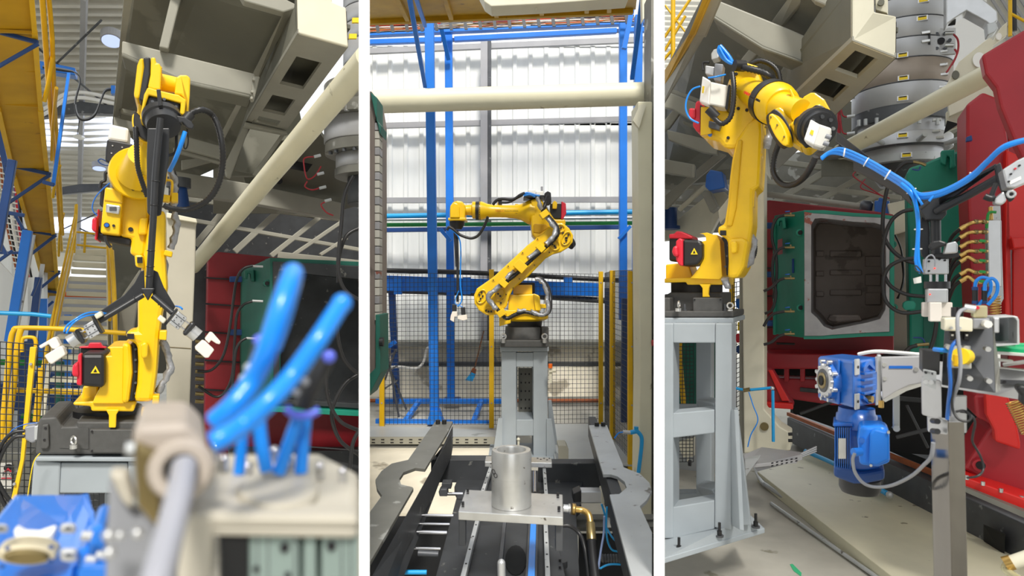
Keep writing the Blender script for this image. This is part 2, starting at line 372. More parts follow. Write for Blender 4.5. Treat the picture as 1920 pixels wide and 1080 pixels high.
wire_panel((715, 514, 10.48), (921, 511, 10.48), (921, 796, 10.48), (715, 796, 10.48), 27, 34, .0035)
wire_panel((921, 511, 10.48), (1127, 514, 10.48), (1127, 793, 10.48), (921, 796, 10.48), 27, 34, .0035)
TH('side_fence', 'wire mesh safety fence with two yellow posts coming forward at right of the middle view', 'fence', (1170, 880, 8.5))
for x0, x1, y0, y1, d in ((1144, 1154, 507, 842, 9.2), (1178, 1192, 508, 890, 7.9)):
    p = PT('post', M().box(x0, y0, x1, y1, d, .07), 'yellow_paint', .004)
    for y in (530, 650, 760): PT('bolt', M().disc((x0+x1)/2, y, d-.01, 1.6, .01, 8), 'grey_steel', parent=p)
wire_panel((1134, 512, 10.3), (1149, 508, 9.3), (1149, 836, 9.3), (1134, 800, 10.3), 14, 34, .0035)
wire_panel((1150, 508, 9.2), (1196, 506, 7.6), (1198, 895, 7.6), (1150, 840, 9.2), 22, 34, .0035)
# --- behind the fence
TH('blue_conveyor_frame', 'blue steel conveyor frame behind the wire fence', 'frame', (880, 757, 12.))
PT('long_beam', M().slab([(716, 516, 11.6), (1122, 531, 12.4), (1122, 556, 12.4), (716, 545, 11.6)], A*.15), 'blue', .01)
PT('lower_rail', M().bar((705, 752, 11.8), (940, 752, 11.8), 8, 10), 'blue'); PT('floor_rail', M().bar((705, 790, 10.9), (925, 793, 10.9), 9, 10), 'blue')
for a, b in (((735, 545, 11.8), (744, 755, 11.8)), ((1140, 540, 12.), (1142, 760, 12.)), ((1172, 560, 11), (1170, 800, 11))): PT('leg', M().bar(a, b, 12, 12), 'dark_blue', .006)
for a, b in (((758, 792, 10.9), (786, 752, 11.8)), ((888, 790, 10.9), (903, 752, 11.8)), ((728, 650, 11.6), (742, 640, 11.6))): PT('strut', M().bar(a, b, 8, 8), 'blue', .006)
for x in (746, 875, 1065): PT('splice_plate', M().box(x-8, 520, x+8, 552, 11.55, .02), 'blue', .004)
ONE('drain_pipe', 'black pipe lying along the top of the blue conveyor frame', 'pipe', M().tube([(712, 507, 11.5), (900, 512, 11.8), (1200, 528, 12)], 5, 10), 'rubber')
ONE('cable_duct', 'dark pipe running below the blue conveyor beam', 'pipe', M().tube([(716, 544, 12.4), (940, 552, 12.5), (1140, 564, 12.5)], 6, 10), 'dark_steel')
STR('trim_1', M().slab([(680, 690, 12.9), (1240, 690, 12.9), (1240, 744, 12.5), (680, 744, 12.5)], A*.5), 'kerb')
ONE('rusty_pipe', 'rusty orange pipe along the foot of the concrete kerb', 'pipe', M().tube([(690, 751, 12.44), (1125, 751, 12.44)], 3.6, 10, 1), 'rust')
TH('broom', 'broom with brown handle and blue bristles leaning behind the fence', 'broom', (884, 712, 12))
PT('handle', M().tube([(907, 620, 12.3), (888, 698, 12)], 1.4, 8, 1), 'wood'); PT('bristles', M().poly([(884, 698), (892, 702), (886, 715), (872, 713)], 11.9, .12), 'pipe_blue'); PT('brush_head', M().poly([(886, 690), (893, 693), (891, 704), (881, 700)], 11.92, .08), 'rust')
TH('stepladder', 'dark metal stepladder leaning beside the left fence post', 'ladder', (740, 780, 11))
for a, b in (((722, 640, 11), (748, 782, 11)), ((730, 690, 11.2), (762, 768, 11.2)), ((742, 655, 11), (722, 712, 11))): PT('rail', M().bar(a, b, 3, 5), 'dark_steel')
for y in (672, 700, 728): PT('step', M().bar((722, y, 11), (744, y-14, 11.1), 3, 8), 'dark_steel')
ONE('bent_conduit', 'pale grey hose curving behind the left fence panel', 'hose', M().tube([(716, 689, 11.5), (750, 688, 11.5), (782, 690, 11.5), (795, 676, 11.5), (800, 655, 11.5), (804, 652, 11.5)], 2.6), 'off_white')
# --- checker plate and cable channel
STR('trim_2', M().flat([(680, 798), (935, 806), (930, 820), (680, 820)], .16, .02), 'floor_grey')
ch = TH('cable_channel', 'low perforated metal cable channel on the floor left of the middle pedestal', 'cable channel', (810, 833, 8.9))
PT('side_plate', M().box(680, 820, 928, 833, 8.9, .04), 'olive_light')
for k in range(13):
    for y in (823.5, 829): PT('slot', M().box(697+k*17.5, y, 703+k*17.5, y+1.6, 8.893, .006), 'ink')
STR('trim_3', M().flat([(1035, 795), (1128, 795), (1200, 872), (1040, 866)], .12, .02), 'floor_grey')
ONE('floor_tray', 'small perforated metal tray on the floor right of the middle pedestal', 'tray', M().box(1047, 842, 1066, 862, 8, .04).poly([(1047, 836), (1062, 836), (1066, 842), (1047, 842)], 8, .3), 'olive_light')
STR('floor_highlight', M().flat([(660, 838), (935, 838), (935, 962), (660, 962)], .06, .03), 'kerb')  # pale slab painting the bright patch of light on the floor
# --- pedestal
TH('robot_pedestal', 'grey welded steel pedestal carrying the middle robot', 'pedestal', (983, 868, 8.5))
PT('top_plate', M().box(938, 651, 1029, 659, 8.45, .7), 'pedestal_grey', .006)
PT('left_post', M().box(940, 659, 968, 880, 8.5, .2), 'pedestal_grey', .01); PT('right_post', M().box(1000, 659, 1027, 880, 8.5, .2), 'pedestal_grey', .01)
PT('rear_post', M().box(945, 659, 970, 870, 9., .2), 'pedestal_grey', .01); PT('rear_post', M().box(998, 659, 1022, 870, 9., .2), 'pedestal_grey', .01)
PT('upper_crosspiece', M().box(968, 661, 1000, 688, 8.51, .1), 'pedestal_grey', .006); PT('lower_crosspiece', M().box(968, 787, 1000, 817, 8.51, .55), 'pedestal_grey', .006)
PT('inner_plate', M().box(972, 690, 1000, 787, 9.05, .03), 'plate_dark')
for i in range(5):
    for x in (976, 984, 991): PT('slot', M().box(x, 700+i*16, x+2.5, 703+i*16, 9.04, .01), 'ink')
PT('gusset', M().poly([(934, 785), (942, 785), (942, 880), (920, 880)], 8.45, .05), 'pedestal_grey'); PT('gusset', M().poly([(1025, 786), (1034, 786), (1048, 880), (1025, 880)], 8.45, .05), 'pedestal_grey'); PT('gusset', M().poly([(1028, 751), (1034, 751), (1052, 880), (1030, 880)], 8.9, .05), 'pedestal_grey')
PT('floor_plate', M().box(915, 862, 1052, 868, 8.3, .9), 'pedestal_grey')
ONE('air_regulator', 'small air regulator with orange cap beside the middle pedestal', 'regulator', M().box(1029, 690, 1038, 698, 8.3, .06).box(1030, 698, 1035, 718, 8.32, .04).cyl((1036, 695, 8.3), (1042, 695, 8.3), 3.5), 'cream_clean'); PT('cap', M().cyl((1032, 682, 8.3), (1032, 690, 8.3), 4), 'orange')
# --- middle robot
TH('industrial_robot', 'yellow robot arm folded sideways on the middle grey pedestal', 'robot', (983, 651, 8.6))
D = 8.4
PT('base_plate', M().poly([(938, 641), (948, 638), (1018, 638), (1028, 641), (1028, 651), (938, 651)], D-.05, .7), 'casting', .01)
PT('base_casting', M().lathe((982, 643, 8.75), (982, 612, 8.75), [(0, 42), (.3, 38), (1, 36)], 24), 'casting')
PT('base_box', M().box(1016, 614, 1029, 642, D, .3), 'casting', .01)
PT('bearing_ring', M().lathe((984, 613, 8.75), (984, 599, 8.75), [(0, 33), (1, 35)], 24), 'black')
PT('swivel_base', M().lathe((984, 601, 8.75), (984, 588, 8.75), [(0, 38), (.3, 46), (1, 47)], 28), 'yellow')
PT('turret', M().poly([(953, 553), (1003, 551), (1011, 554), (1012, 590), (953, 590)], D, .45), 'yellow', .015)
PT('turret_flange', M().poly([(1000, 551), (1012, 556), (1014, 582), (1004, 582)], D-.03, .03), 'yellow', .004)
PT('gearbox_cover', M().box(962, 534, 998, 552, D+.1, .3), 'yellow', .01); PT('gearbox_block', M().box(969, 530, 1003, 550, D+.2, .2), 'black', .005)
PT('cable_cover', M().poly([(936, 590), (956, 586), (958, 606), (936, 612)], D-.1, .12), 'yellow', .01)
PT('cable_shelf', M().poly([(948, 582), (968, 582), (968, 594), (950, 596)], D-.12, .1), 'yellow', .006)
PT('small_tank', M().box(1012, 570, 1024, 578, D, .1), 'yellow', .005)
arm = [(888.5, 554), (894, 541), (907, 532), (925.5, 519), (988.5, 460), (1017, 438), (1027, 427), (1038, 418), (1056, 418), (1067.6, 428), (1075, 441), (1074, 454), (1066, 464), (1053, 472), (1038, 476), (1024, 484), (992, 517), (962.6, 541.5), (955, 556), (950, 575), (931, 590), (912.6, 591.5), (898, 582), (889.5, 569)]
la = PT('lower_arm', M().poly(arm, D-.1, .24), 'yellow', .02)
for cx, cy, r1, r2, an in ((903, 556, 9, 13, 20), (937, 552, 8, 12, 30), (918, 583, 10, 6, 0), (1062, 447, 8, 13, 25), (1040, 459, 9, 10, -40), (1050, 428, 9, 7, 0)):
    pts = [(cx+math.cos(t)*r1*math.cos(math.radians(an))-math.sin(t)*r2*math.sin(math.radians(an)), cy+math.cos(t)*r1*math.sin(math.radians(an))+math.sin(t)*r2*math.cos(math.radians(an)), D-.115) for t in [i*math.pi/8 for i in range(16)]]
    PT('pocket_rim', M().tube(pts+[pts[0]], 1.5, 6, 1), 'yellow', parent=la)
bolts = M()
for x, y in ((903, 548), (899, 553), (901, 560), (898, 566), (905, 555), (934, 551), (938, 555), (941, 560), (911, 582), (916, 584), (921, 584), (1066, 440), (1061, 446), (1062, 451), (1058, 457), (1063, 446), (1036, 458), (1040, 461), (1042, 464), (1035, 455), (1052, 427), (1056, 437), (939, 568)): bolts.disc(x, y, D-.12, 2.0, .02, 8)
for x, y in ((925, 525), (980, 474), (953, 499), (1008, 448), (949, 552), (962, 540), (974, 523), (1002, 497), (1030, 473)): bolts.disc(x, y, D-.115, 1.2, .02, 8)
PT('bolt_set', bolts, 'black', kind='stuff', parent=la)
for x, y in ((925, 525), (980, 474), (953, 499), (1008, 448), (974, 523), (1002, 497)): PT('boss', M().disc(x, y, D-.108, 3.2, .012, 14), 'yellow', parent=la)
PT('gear_cover', M().lathe((1066, 456, D+.1), (1072, 452, D+.12), [(0, 14), (1, 12)], 16), 'black')
PT('elbow_casting', M().poly([(996, 374), (1006, 372), (1016, 374), (1040, 411), (1060, 411), (1061, 420), (1046, 440), (1026, 452), (1008, 452), (998, 440), (996, 423)], D+.14, .36), 'yellow', .02)
PT('elbow_pocket', M().poly([(1000, 422), (1003, 419), (1024, 421), (1030, 426), (1012, 438), (1000, 436)], D+.13, .02), 'deck_yellow', .01)
PT('mount_flange', M().lathe((1002, 398, D+.3), (993, 398, D+.3), [(0, 25), (1, 25)], 24), 'yellow')
ua = PT('upper_arm', M().lathe((996, 398, D+.3), (899, 395, D+.3), [(0, 24), (.05, 24), (.12, 20), (.2, 16), (.3, 13.5), (.5, 12.5), (.75, 12.5), (.85, 14), (.95, 18), (1, 18.5)], 28), 'yellow')
ts = S((940, 397, D), 1)
t1 = M(); text_mesh(t1, 'FANUC', (929, 397, D+.16), 5.2*ts, R, Z); PT('lettering', t1, 'ink_red', parent=ua, label='red lettering')
t1 = M(); text_mesh(t1, 'Robot R-2000iA', (946, 397, D+.16), 4.2*ts, R, Z); text_mesh(t1, '165F', (965, 401, D+.16), 3*ts, R, Z); PT('lettering', t1, 'ink', parent=ua, label='black lettering')
PT('knob', M().cyl((936, 387, D+.3), (936, 380, D+.3), 3.5), 'yellow', parent=ua); PT('knob', M().cyl((969, 390, D+.3), (969, 383, D+.3), 3.5), 'yellow', parent=ua)
PT('wrist_ring', M().lathe((901, 395, D+.3), (892, 395, D+.3), [(0, 18.5), (1, 18)], 24), 'black')
PT('wrist_neck', M().lathe((892, 394, D+.3), (866, 394, D+.3), [(0, 17), (.22, 17), (.3, 11), (.7, 10), (1, 12)], 24), 'yellow')
PT('wrist_body', M().poly([(843, 396), (844, 386), (849, 379), (857, 376), (866, 377), (872, 384), (873, 394), (871, 413), (843, 413)], D+.14, .3), 'yellow', .02)
PT('wrist_cover', M().poly([(844, 390), (846, 384), (852, 380), (858, 382), (861, 388), (862, 408), (844, 408)], D+.1, .05), 'yellow', .01)
PT('wrist_flange', M().box(840, 408, 874, 413, D+.12, .32), 'yellow', .01)
PT('tool_flange', M().lathe((857, 413, D+.28), (857, 430, D+.28), [(0, 15), (.5, 15), (1, 9)], 20), 'grip_black')
PT('motor', M().box(1032, 381, 1054, 410, D+.15, .2), 'black', .01); PT('motor_cap', M().poly([(1053, 377), (1061, 381), (1062, 400), (1056, 411), (1052, 411)], D+.13, .22), 'motor_red', .01); PT('motor_plug', M().poly([(1036, 380), (1040, 376), (1045, 380), (1044, 391), (1036, 391)], D+.1, .05), 'yellow', .005)
PT('equipment_shelf', M().box(982, 366, 1026, 370, D+.1, .35), 'black'); PT('junction_box', M().box(990, 355, 1004, 366, D+.15, .2), 'off_white', .01); PT('junction_box', M().box(1005, 358, 1019, 367, D+.15, .2), 'off_white', .01); PT('plug', M().cyl((1016, 350, D+.2), (1016, 358, D+.2), 2.2), 'cable_grey')
PT('conduit_clamp', M().poly([(1021, 372), (1021, 362), (1027, 358), (1033, 361), (1034, 380), (1030, 384), (1022, 384)], D, .1), 'black', .01)
PT('hose_coil', M().tube([(980, 365, D), (990, 362, D), (1004, 366, D), (1012, 367, D)], 2.4), 'hose_blue'); PT('hose_coil', M().tube([(982, 367, D), (994, 365, D), (1003, 369, D)], 2), 'hose_blue')
PT('wrist_conduit', M().tube([(838, 432, D), (842, 426, D), (850, 430, D), (862, 440, D), (878, 446, D), (888, 446, D), (898, 440, D), (908, 424, D), (915, 406, D)], 2.8), 'rubber')
PT('arm_conduit', M().tube([(924, 384, D), (931, 376, D), (942, 373, D), (962, 374, D), (975, 366, D), (984, 362, D)], 3), 'rubber'); PT('arm_conduit', M().tube([(941, 380, D), (955, 379, D), (970, 371, D), (980, 366, D)], 2.2), 'rubber'); PT('conduit_holder', M().box(934, 371, 941, 383, D, .1), 'black')
dd = D-.2
PT('ribbed_conduit', M().hose([(1028, 368, D-.1), (1022, 385, dd), (1018, 398, dd), (1030, 408, dd), (1044, 425, dd), (1046, 438, dd), (1036, 452, dd), (1020, 466, dd), (1002, 482, dd), (988, 495, dd), (965, 516, dd), (944, 532, dd), (925, 546, dd), (916, 560, dd), (926, 572, dd), (938, 586, dd), (950, 597, dd), (966, 590, dd), (985, 585, dd), (1010, 590, dd), (1028, 586, dd), (1032, 565, D-.05), (1028, 540, D), (1016, 524, D), (1006, 521, D)], 4.4), 'rubber')
for pts, r in (([(1008, 370), (1012, 385), (1016, 396)], 6), ([(1024, 408), (1036, 420), (1042, 436), (1034, 448), (1022, 459)], 6.5), ([(1010, 470), (998, 478), (988, 488)], 6), ([(964, 508), (956, 514), (948, 524)], 6), ([(940, 535), (926, 545), (914, 558), (924, 572), (936, 582)], 6.5), ([(996, 584), (1012, 590), (1026, 586), (1026, 565), (1023, 540), (1010, 524), (1000, 523)], 5), ([(970, 583), (982, 582), (990, 584)], 5)):
    PT('silver_sleeve', M().hose([(x, y, dd-.03) for x, y in pts], r*.86, 1.0, 9), 'silver_cloth')
for x, y, a in ((1021, 401, -35), (1014, 464, 45), (976, 499, 42), (944, 531, 40), (940, 587, -35)):
    ca, sa = math.cos(math.radians(a)), math.sin(math.radians(a)); hw, hh = (8, 6) if x != 976 else (11, 9)
    PT('hose_clamp', M().poly([(x+u*ca-v*sa, y+u*sa+v*ca) for u, v in ((-hw, -hh), (hw, -hh), (hw, hh), (-hw, hh))], dd-.1, .16), 'yellow', .006)
for x in (944, 1021):
    PT('eye_bolt', M().torus((x, 631, D-.1), A, 5, 1.6).cyl((x, 637, D-.1), (x, 643, D-.1), 4), 'steel')
TH('gripper_tool', 'black tubular gripper tool hanging from the wrist of the middle robot', 'gripper', (860, 600, D+.2))
PT('tool_tube', M().tube([(857, 432, D+.25), (858, 500, D+.25), (858, 566, D+.25)], 2.6), 'grip_black'); PT('tool_gusset', M().poly([(850, 432), (856, 432), (857, 500), (854, 500)], D+.24, .02), 'grip_black')
PT('air_hose', M().tube([(846, 430, D+.2), (860, 445, D+.2), (864, 470, D+.2), (863, 530, D+.2), (866, 562, D+.2), (858, 575, D+.2)], 1.3), 'hose_blue')
PT('air_hose', M().tube([(860, 545, D+.2), (853, 568, D+.2), (866, 575, D+.2), (872, 585, D+.2)], .9), 'hose_blue')
PT('air_cylinder', M().bar((852, 571, D+.2), (852, 586, D+.2), 8, 8), 'grip_black', .004); PT('air_cylinder', M().bar((868, 576, D+.2), (869, 590, D+.2), 8, 8), 'grip_black', .004)
PT('claw', M().poly([(848, 584), (857, 584), (857, 593), (852, 594), (851, 604), (844, 600), (845, 592)], D+.15, .07), 'claw', .004); PT('claw', M().poly([(858, 592), (875, 590), (876, 599), (868, 601), (858, 598)], D+.16, .07), 'claw', .004)
# --- foreground fixture of the middle bay (heights: guide plates 1.3 m, work plate 1.4 m)
GZ = 1.3
lp = [(816, 790), (849, 790), (840, 809), (797, 879), (779, 877), (757, 885), (749, 897), (752, 908), (773, 913), (775, 915), (694, 1053), (640, 1145), (560, 1145), (694, 959), (716, 929), (707, 916), (704, 899), (715, 883), (734, 869), (765, 862)]
o = ONE('guide_plate', 'flat grey steel guide plate with half-round bow at left of the pipe stub', 'plate', M().flat(lp, GZ, .018), 'plate_dark', bv=.002)
bo = lambda x, y, z, r, h_, n=10: M().cyl(G(x, y, z), G(x, y, z)+Z*h_, r, None, n, px=False)
for x in (821, 833): PT('bolt', bo(x, 795, GZ, .017, .03), 'black')
rp_ = [(1104, 797), (1138, 797), (1170, 876), (1200, 888), (1218, 905), (1222, 921), (1213, 937), (1200, 949), (1226, 1005), (1290, 1145), (1210, 1145), (1184, 1080), (1143, 927), (1161, 926), (1175, 914), (1171, 903), (1158, 893), (1145, 889), (1131, 889)]
CL0 = list(CLIPS); CLIPS[1] = Vector((1, -(1222.5-960)/F, 0)).normalized()
ONE('guide_plate', 'pale steel guide plate with half-round bow at right of the pipe stub', 'plate', M().flat(rp_, GZ+.004, .018), 'plate_steel', bv=.002)
CLIPS[:] = CL0
for x in (1119, 1131): PT('bolt', bo(x, 800, GZ, .017, .03), 'black')
TH('lift_table', 'black steel machine frame with rails under the pipe stub', 'machine', G(950, 1060, .8))
PT('side_beam', M().slab([G(849, 798, GZ-.02), G(846, 815, GZ-.02), G(700, 1075, GZ-.02), G(640, 1170, GZ-.02), G(690, 1170, GZ-.1), G(800, 900, GZ-.1)], Vector((0, 0, -.16))), 'machine_black', .004)
PT('side_beam', M().bar(G(1110, 800, GZ-.1), G(1205, 1120, GZ-.1), .06, .16, Z, False), 'machine_black', .004)
PT('cross_beam', M().box(808, 862, 925, 905, 4.4, .12), 'machine_black', .004); PT('cross_beam', M().box(1010, 869, 1138, 917, 4.35, .12), 'machine_black', .004)
PT('beam_bracket', M().poly([(846, 818), (849, 822), (846, 830), (838, 832), (830, 840), (826, 850), (838, 858), (812, 860)], 4.5, .04), 'dark_steel')
PT('base_plate', M().flat([(865, 881), (915, 881), (915, 880), (1100, 884), (1086, 925), (1090, 946), (1080, 955), (1090, 1145), (800, 1145), (858, 925), (852, 912)], .98, .05), 'machine_black', .003)
PT('base_block', M().flat([(900, 985), (1040, 985), (1075, 1150), (860, 1150)], 1.03, .06), 'machine_black', .003)
PT('bored_recess', M().flat([(967+20*math.cos(a), 1050+28*math.sin(a)) for a in [i*math.pi/8 for i in range(16)]], 1.034, .01), 'pit')
PT('boss_disc', M().cyl(G(1050, 1062, 1.0), G(1050, 1062, 1.0)+Z*.03, .035, None, 20, px=False), 'machine_black')
for x, y in ((1050, 1053), (1050, 1066)): PT('bolt', bo(x, y, 1.03, .006, .012), 'black')
def rail(pts, z, w_, nh, mt_='plate_steel', holes=True):
    a, b = G(*pts[0], z), G(*pts[1], z); o = PT('linear_rail', M().bar(a, b, w_, .03, Z, False), mt_, .002)
    if holes:
        for k in range(nh): p = a.lerp(b, (k+.5)/nh)+Z*.015; PT('screw_hole', M().cyl(p-Z*.004, p+Z*.002, .005, None, 8, px=False), 'ink', parent=o)
rail([(921, 876), (900, 940)], 1.06, .022, 6); rail([(900, 960), (862, 1110)], 1.06, .022, 6)
rail([(1020, 876), (1024, 930)], 1.06, .022, 5); rail([(1022, 960), (1028, 1110)], 1.06, .022, 7)
rail([(948, 965), (938, 1062)], 1.1, .018, 0, 'dark_steel', False)
PT('blue_cover_strip', M().bar(G(1001, 960, 1.08), G(995, 1110, 1.08), .03, .01, Z, False), 'hose_blue', .002); PT('cover_channel', M().bar(G(1001, 958, 1.06), G(995, 1112, 1.06), .048, .02, Z, False), 'dark_steel')
PT('chrome_rod', M().cyl(G(1003, 885, 1.08), G(1003, 925, 1.08), .012, None, 14, px=False), 'chrome')
PT('rod_end', M().cyl((940, 1056, 2.35), (941, 1110, 2.35), 8), 'alu'); PT('rod_tip', M().ball((940, 1056, 2.35), 8), 'alu')
ONE('clamp_block', 'pale drilled steel clamp block behind the pipe stub', 'block', M().flat([(990, 857), (1034, 858), (1035, 868), (990, 867)], 1.24, .03), 'steel', bv=.003)
for x, y in ((1008, 860), (1014, 862), (1020, 860), (1026, 863), (1030, 860)): PT('screw', bo(x, y, 1.238, .006, .004), 'ink')
ONE('clamp_block', 'small pale steel clamp block left of the pipe stub rim', 'block', M().flat([(911, 855), (924, 855), (924, 866), (909, 866)], 1.24, .03), 'steel', bv=.003)
TH('work_table', 'thick speckled steel plate on two legs holding the pipe stub', 'work table', G(957, 960, 1.0))
PT('table_plate', M().flat([(873, 918), (1055, 927), (1056, 970), (859, 959)], 1.4, .034), 'steel', .003)
PT('leg', M().box(860, 970, 873, 1024, 2.58, .05), 'machine_black', .003); PT('leg', M().box(1042, 980, 1056, 1034, 2.55, .05), 'dark_steel', .003)
for x, y in ((877, 922), (868, 947), (1046, 930), (1048, 956)):
    PT('bolt', bo(x, y, 1.4, .006, .014), 'black'); PT('slot', bo(x, y+4, 1.398, .006, .004), 'ink')
c = G(959, 946, 1.4)+Z*.001; hgt = .228; rr = .083
TH('pipe_stub', 'upright machined steel pipe stub with handwritten mark standing on the steel plate', 'pipe', c)
pb = PT('tube_wall', M().lathe(c, c+Z*hgt, [(0, rr), (.5, rr), (.5, rr*.985), (.515, rr*.985), (.515, rr*1.0), (.94, rr), (1, rr*.96), (1, rr*.74), (.96, rr*.7), (.2, rr*.68), (.2, .001)], 40, False, False), 'steel')
mk = M()
for dx, dy in ((-29.5, -2), (-26, 3)):
    pts = []
    for i in range(13):
        a = i*math.pi/6; X = (dx+2.6*math.cos(a))*.0025; u = (dy+3.6*math.sin(a))*.0024; pts.append(c+Vector((X, -math.sqrt(max(0, (rr+.001)**2-X*X)), .142-u)))
    mk.rings(pts, .0016, 5)
PT('pen_mark', mk, 'ink', parent=pb)
ONE('lifting_knob', 'small pale round knob behind the rim of the pipe stub', 'knob', M().ball((972, 824, 4.2), 3.6).cyl((972, 826, 4.2), (972, 840, 4.2), 2.4), 'cream_clean')
# hydraulic fittings
TH('hydraulic_hose', 'brass elbow fitting with thick black hydraulic hose right of the work plate', 'hose', (1108, 1080, 2.6))
PT('nut', M().cyl((1056, 953, 2.7), (1066, 954, 2.7), 8, None, 8), 'alu'); PT('nut', M().cyl((1066, 954, 2.7), (1070, 954, 2.7), 10, None, 6), 'steel'); PT('nut', M().cyl((1072, 954, 2.7), (1079, 955, 2.7), 11, None, 6), 'brass')
PT('elbow', M().tube([(1079, 955, 2.7), (1092, 957, 2.7), (1103, 964, 2.68), (1107, 980, 2.66)], 6.5, 12), 'brass'); PT('ferrule', M().lathe((1107, 979, 2.66), (1109, 1012, 2.62), [(0, 7), (.05, 9), (1, 9.5)], 16), 'brass_dark')
PT('hose', M().tube([(1109, 1010, 2.62), (1112, 1045, 2.6), (1120, 1110, 2.55)], 8.5, 12), 'rubber')
ONE('return_hose', 'thinner black hose curving down beside the hydraulic hose', 'hose', M().tube([(1052, 986, 2.7), (1068, 986, 2.7), (1086, 1000, 2.7), (1097, 1030, 2.65), (1106, 1100, 2.6)], 4, 10), 'rubber')
TH('air_cylinder', 'small grey pneumatic cylinder with black end beside the right guide plate', 'cylinder', (1112, 950, 4.0))
PT('barrel', M().box(1088, 922, 1130, 944, 3.85, .09), 'alu', .006); PT('end_cap', M().box(1128, 920, 1136, 946, 3.83, .1), 'cream_clean', .005); PT('black_cap', M().box(1135, 930, 1143, 953, 3.79, .1), 'black', .004); PT('front_block', M().poly([(1075, 926), (1090, 919), (1090, 942), (1075, 942)], 3.81, .1), 'black', .004)
TH('rod_actuator', 'dark clevis with chrome rod left of the work plate', 'actuator', (825, 930, 4.2))
PT('clevis', M().poly([(822, 922), (826, 917), (838, 917), (839, 931), (824, 931)], 3.92, .08), 'dark_steel', .005); PT('bracket', M().box(828, 906, 846, 917, 3.95, .08), 'machine_black', .004); PT('rod', M().cyl((838, 926, 3.96), (868, 926, 3.96), 3.2), 'chrome')
for i, (x0, y0, x1, y1, r, mt_, nm, lb) in enumerate(((775, 966, 850, 967, 3, 'chrome', 'slide_bar', 'uppermost chrome slide bar between the black beams at lower left'), (768, 982, 843, 983, 2.4, 'chrome', 'slide_bar', 'second chrome slide bar from the top at lower left'), (755, 997, 838, 999, 3.5, 'chrome', 'slide_bar', 'third and thicker chrome slide bar at lower left'), (742, 1027, 826, 1029, 2.5, 'chrome', 'slide_bar', 'lowest chrome slide bar just above the grey cylinder'), (784, 1037, 822, 1039, 6, 'dark_steel', 'grey_cylinder', 'grey cylinder bar lying below the chrome slide bars'), (715, 1073, 800, 1073, 4.5, 'pipe_blue', 'blue_air_pipe', 'short bright blue air pipe at the bottom left of the middle view'))):
    ONE(nm, lb, 'bar' if i < 5 else 'pipe', M().tube([(x0, y0, 3.3-i*.08), (x1, y1, 3.3-i*.08)], r, 12, 1), mt_)
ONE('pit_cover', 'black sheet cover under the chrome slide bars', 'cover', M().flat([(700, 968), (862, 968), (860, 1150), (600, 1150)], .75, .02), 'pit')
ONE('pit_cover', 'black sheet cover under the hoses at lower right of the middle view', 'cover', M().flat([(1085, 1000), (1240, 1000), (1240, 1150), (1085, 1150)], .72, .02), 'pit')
ONE('grey_conduit', 'ribbed grey conduit lying under the right guide plate', 'conduit', M().hose([(1128, 1047, 3.1), (1150, 1047, 3.1), (1185, 1048, 3.1)], 9, .3), 'dark_steel')
ONE('slide_bar', 'brown edged steel rail crossing under the right guide plate', 'bar', M().box(1080, 974, 1240, 982, 4.2, .1).box(1080, 988, 1240, 996, 4.1, .1), 'plate_dark')
for pts, lb in (([(1128, 945, 3.4), (1134, 965, 3.4), (1136, 985, 3.4), (1150, 1010, 3.3), (1168, 1022, 3.3)], 'thin blue hose dropping from the pneumatic cylinder to the right guide plate'), ([(1138, 950, 3.2), (1137, 1000, 3.2), (1145, 1028, 3.2), (1160, 1034, 3.2), (1178, 1030, 3.2)], 'thin blue hose looping low under the right guide plate'), ([(1125, 1066, 2.9), (1145, 1058, 2.9), (1185, 1060, 2.9)], 'thin blue hose lowest beside the grey ribbed conduit')):
    ONE('air_hose', lb, 'hose', M().tube(pts, 2), 'pipe_blue')
ONE('cable', 'pale violet cable hanging down from the small hose fitting', 'cable', M().tube([(1133, 968, 3.2), (1132, 1000, 3.2), (1127, 1030, 3.1), (1122, 1066, 3.)], 2.2), 'lamp_blue')
ONE('hose_fitting', 'small pale hose fitting block under the pneumatic cylinder', 'fitting', M().box(1138, 974, 1149, 990, 3.2, .03), 'steel', bv=.003)
TH('air_line', 'bright blue air pipe with tee and valve on the cream column', 'pipe', (1196, 885, 5.3))
PT('pipe', M().tube([(1152, 822, 5.3), (1160, 812, 5.3), (1172, 810, 5.3)], 1.5), 'hose_blue'); PT('valve', M().cyl((1168, 810, 5.3), (1182, 811, 5.3), 4), 'alu'); PT('tee', M().cyl((1182, 811, 5.3), (1196, 808, 5.3), 4.5).cyl((1193, 800, 5.3), (1193, 812, 5.3), 4.5), 'pipe_blue')
PT('pipe', M().tube([(1194, 808, 5.3), (1202, 818, 5.3), (1203, 835, 5.3), (1197, 886, 5.3)], 4), 'pipe_blue')
# ======================= RIGHT BAY =======================
bay(1583, [(1245.5, 1)])
def circ(cx, cy, rx, ry, n=16, a0=0, a1=360, tilt=0):
    ct, st = math.cos(math.radians(tilt)), math.sin(math.radians(tilt)); o = []
    for i in range(n if a1-a0 >= 360 else n+1):
        t = math.radians(a0+(a1-a0)*i/n); u, v = rx*math.cos(t), ry*math.sin(t); o.append((cx+u*ct-v*st, cy+u*st+v*ct))
    return o
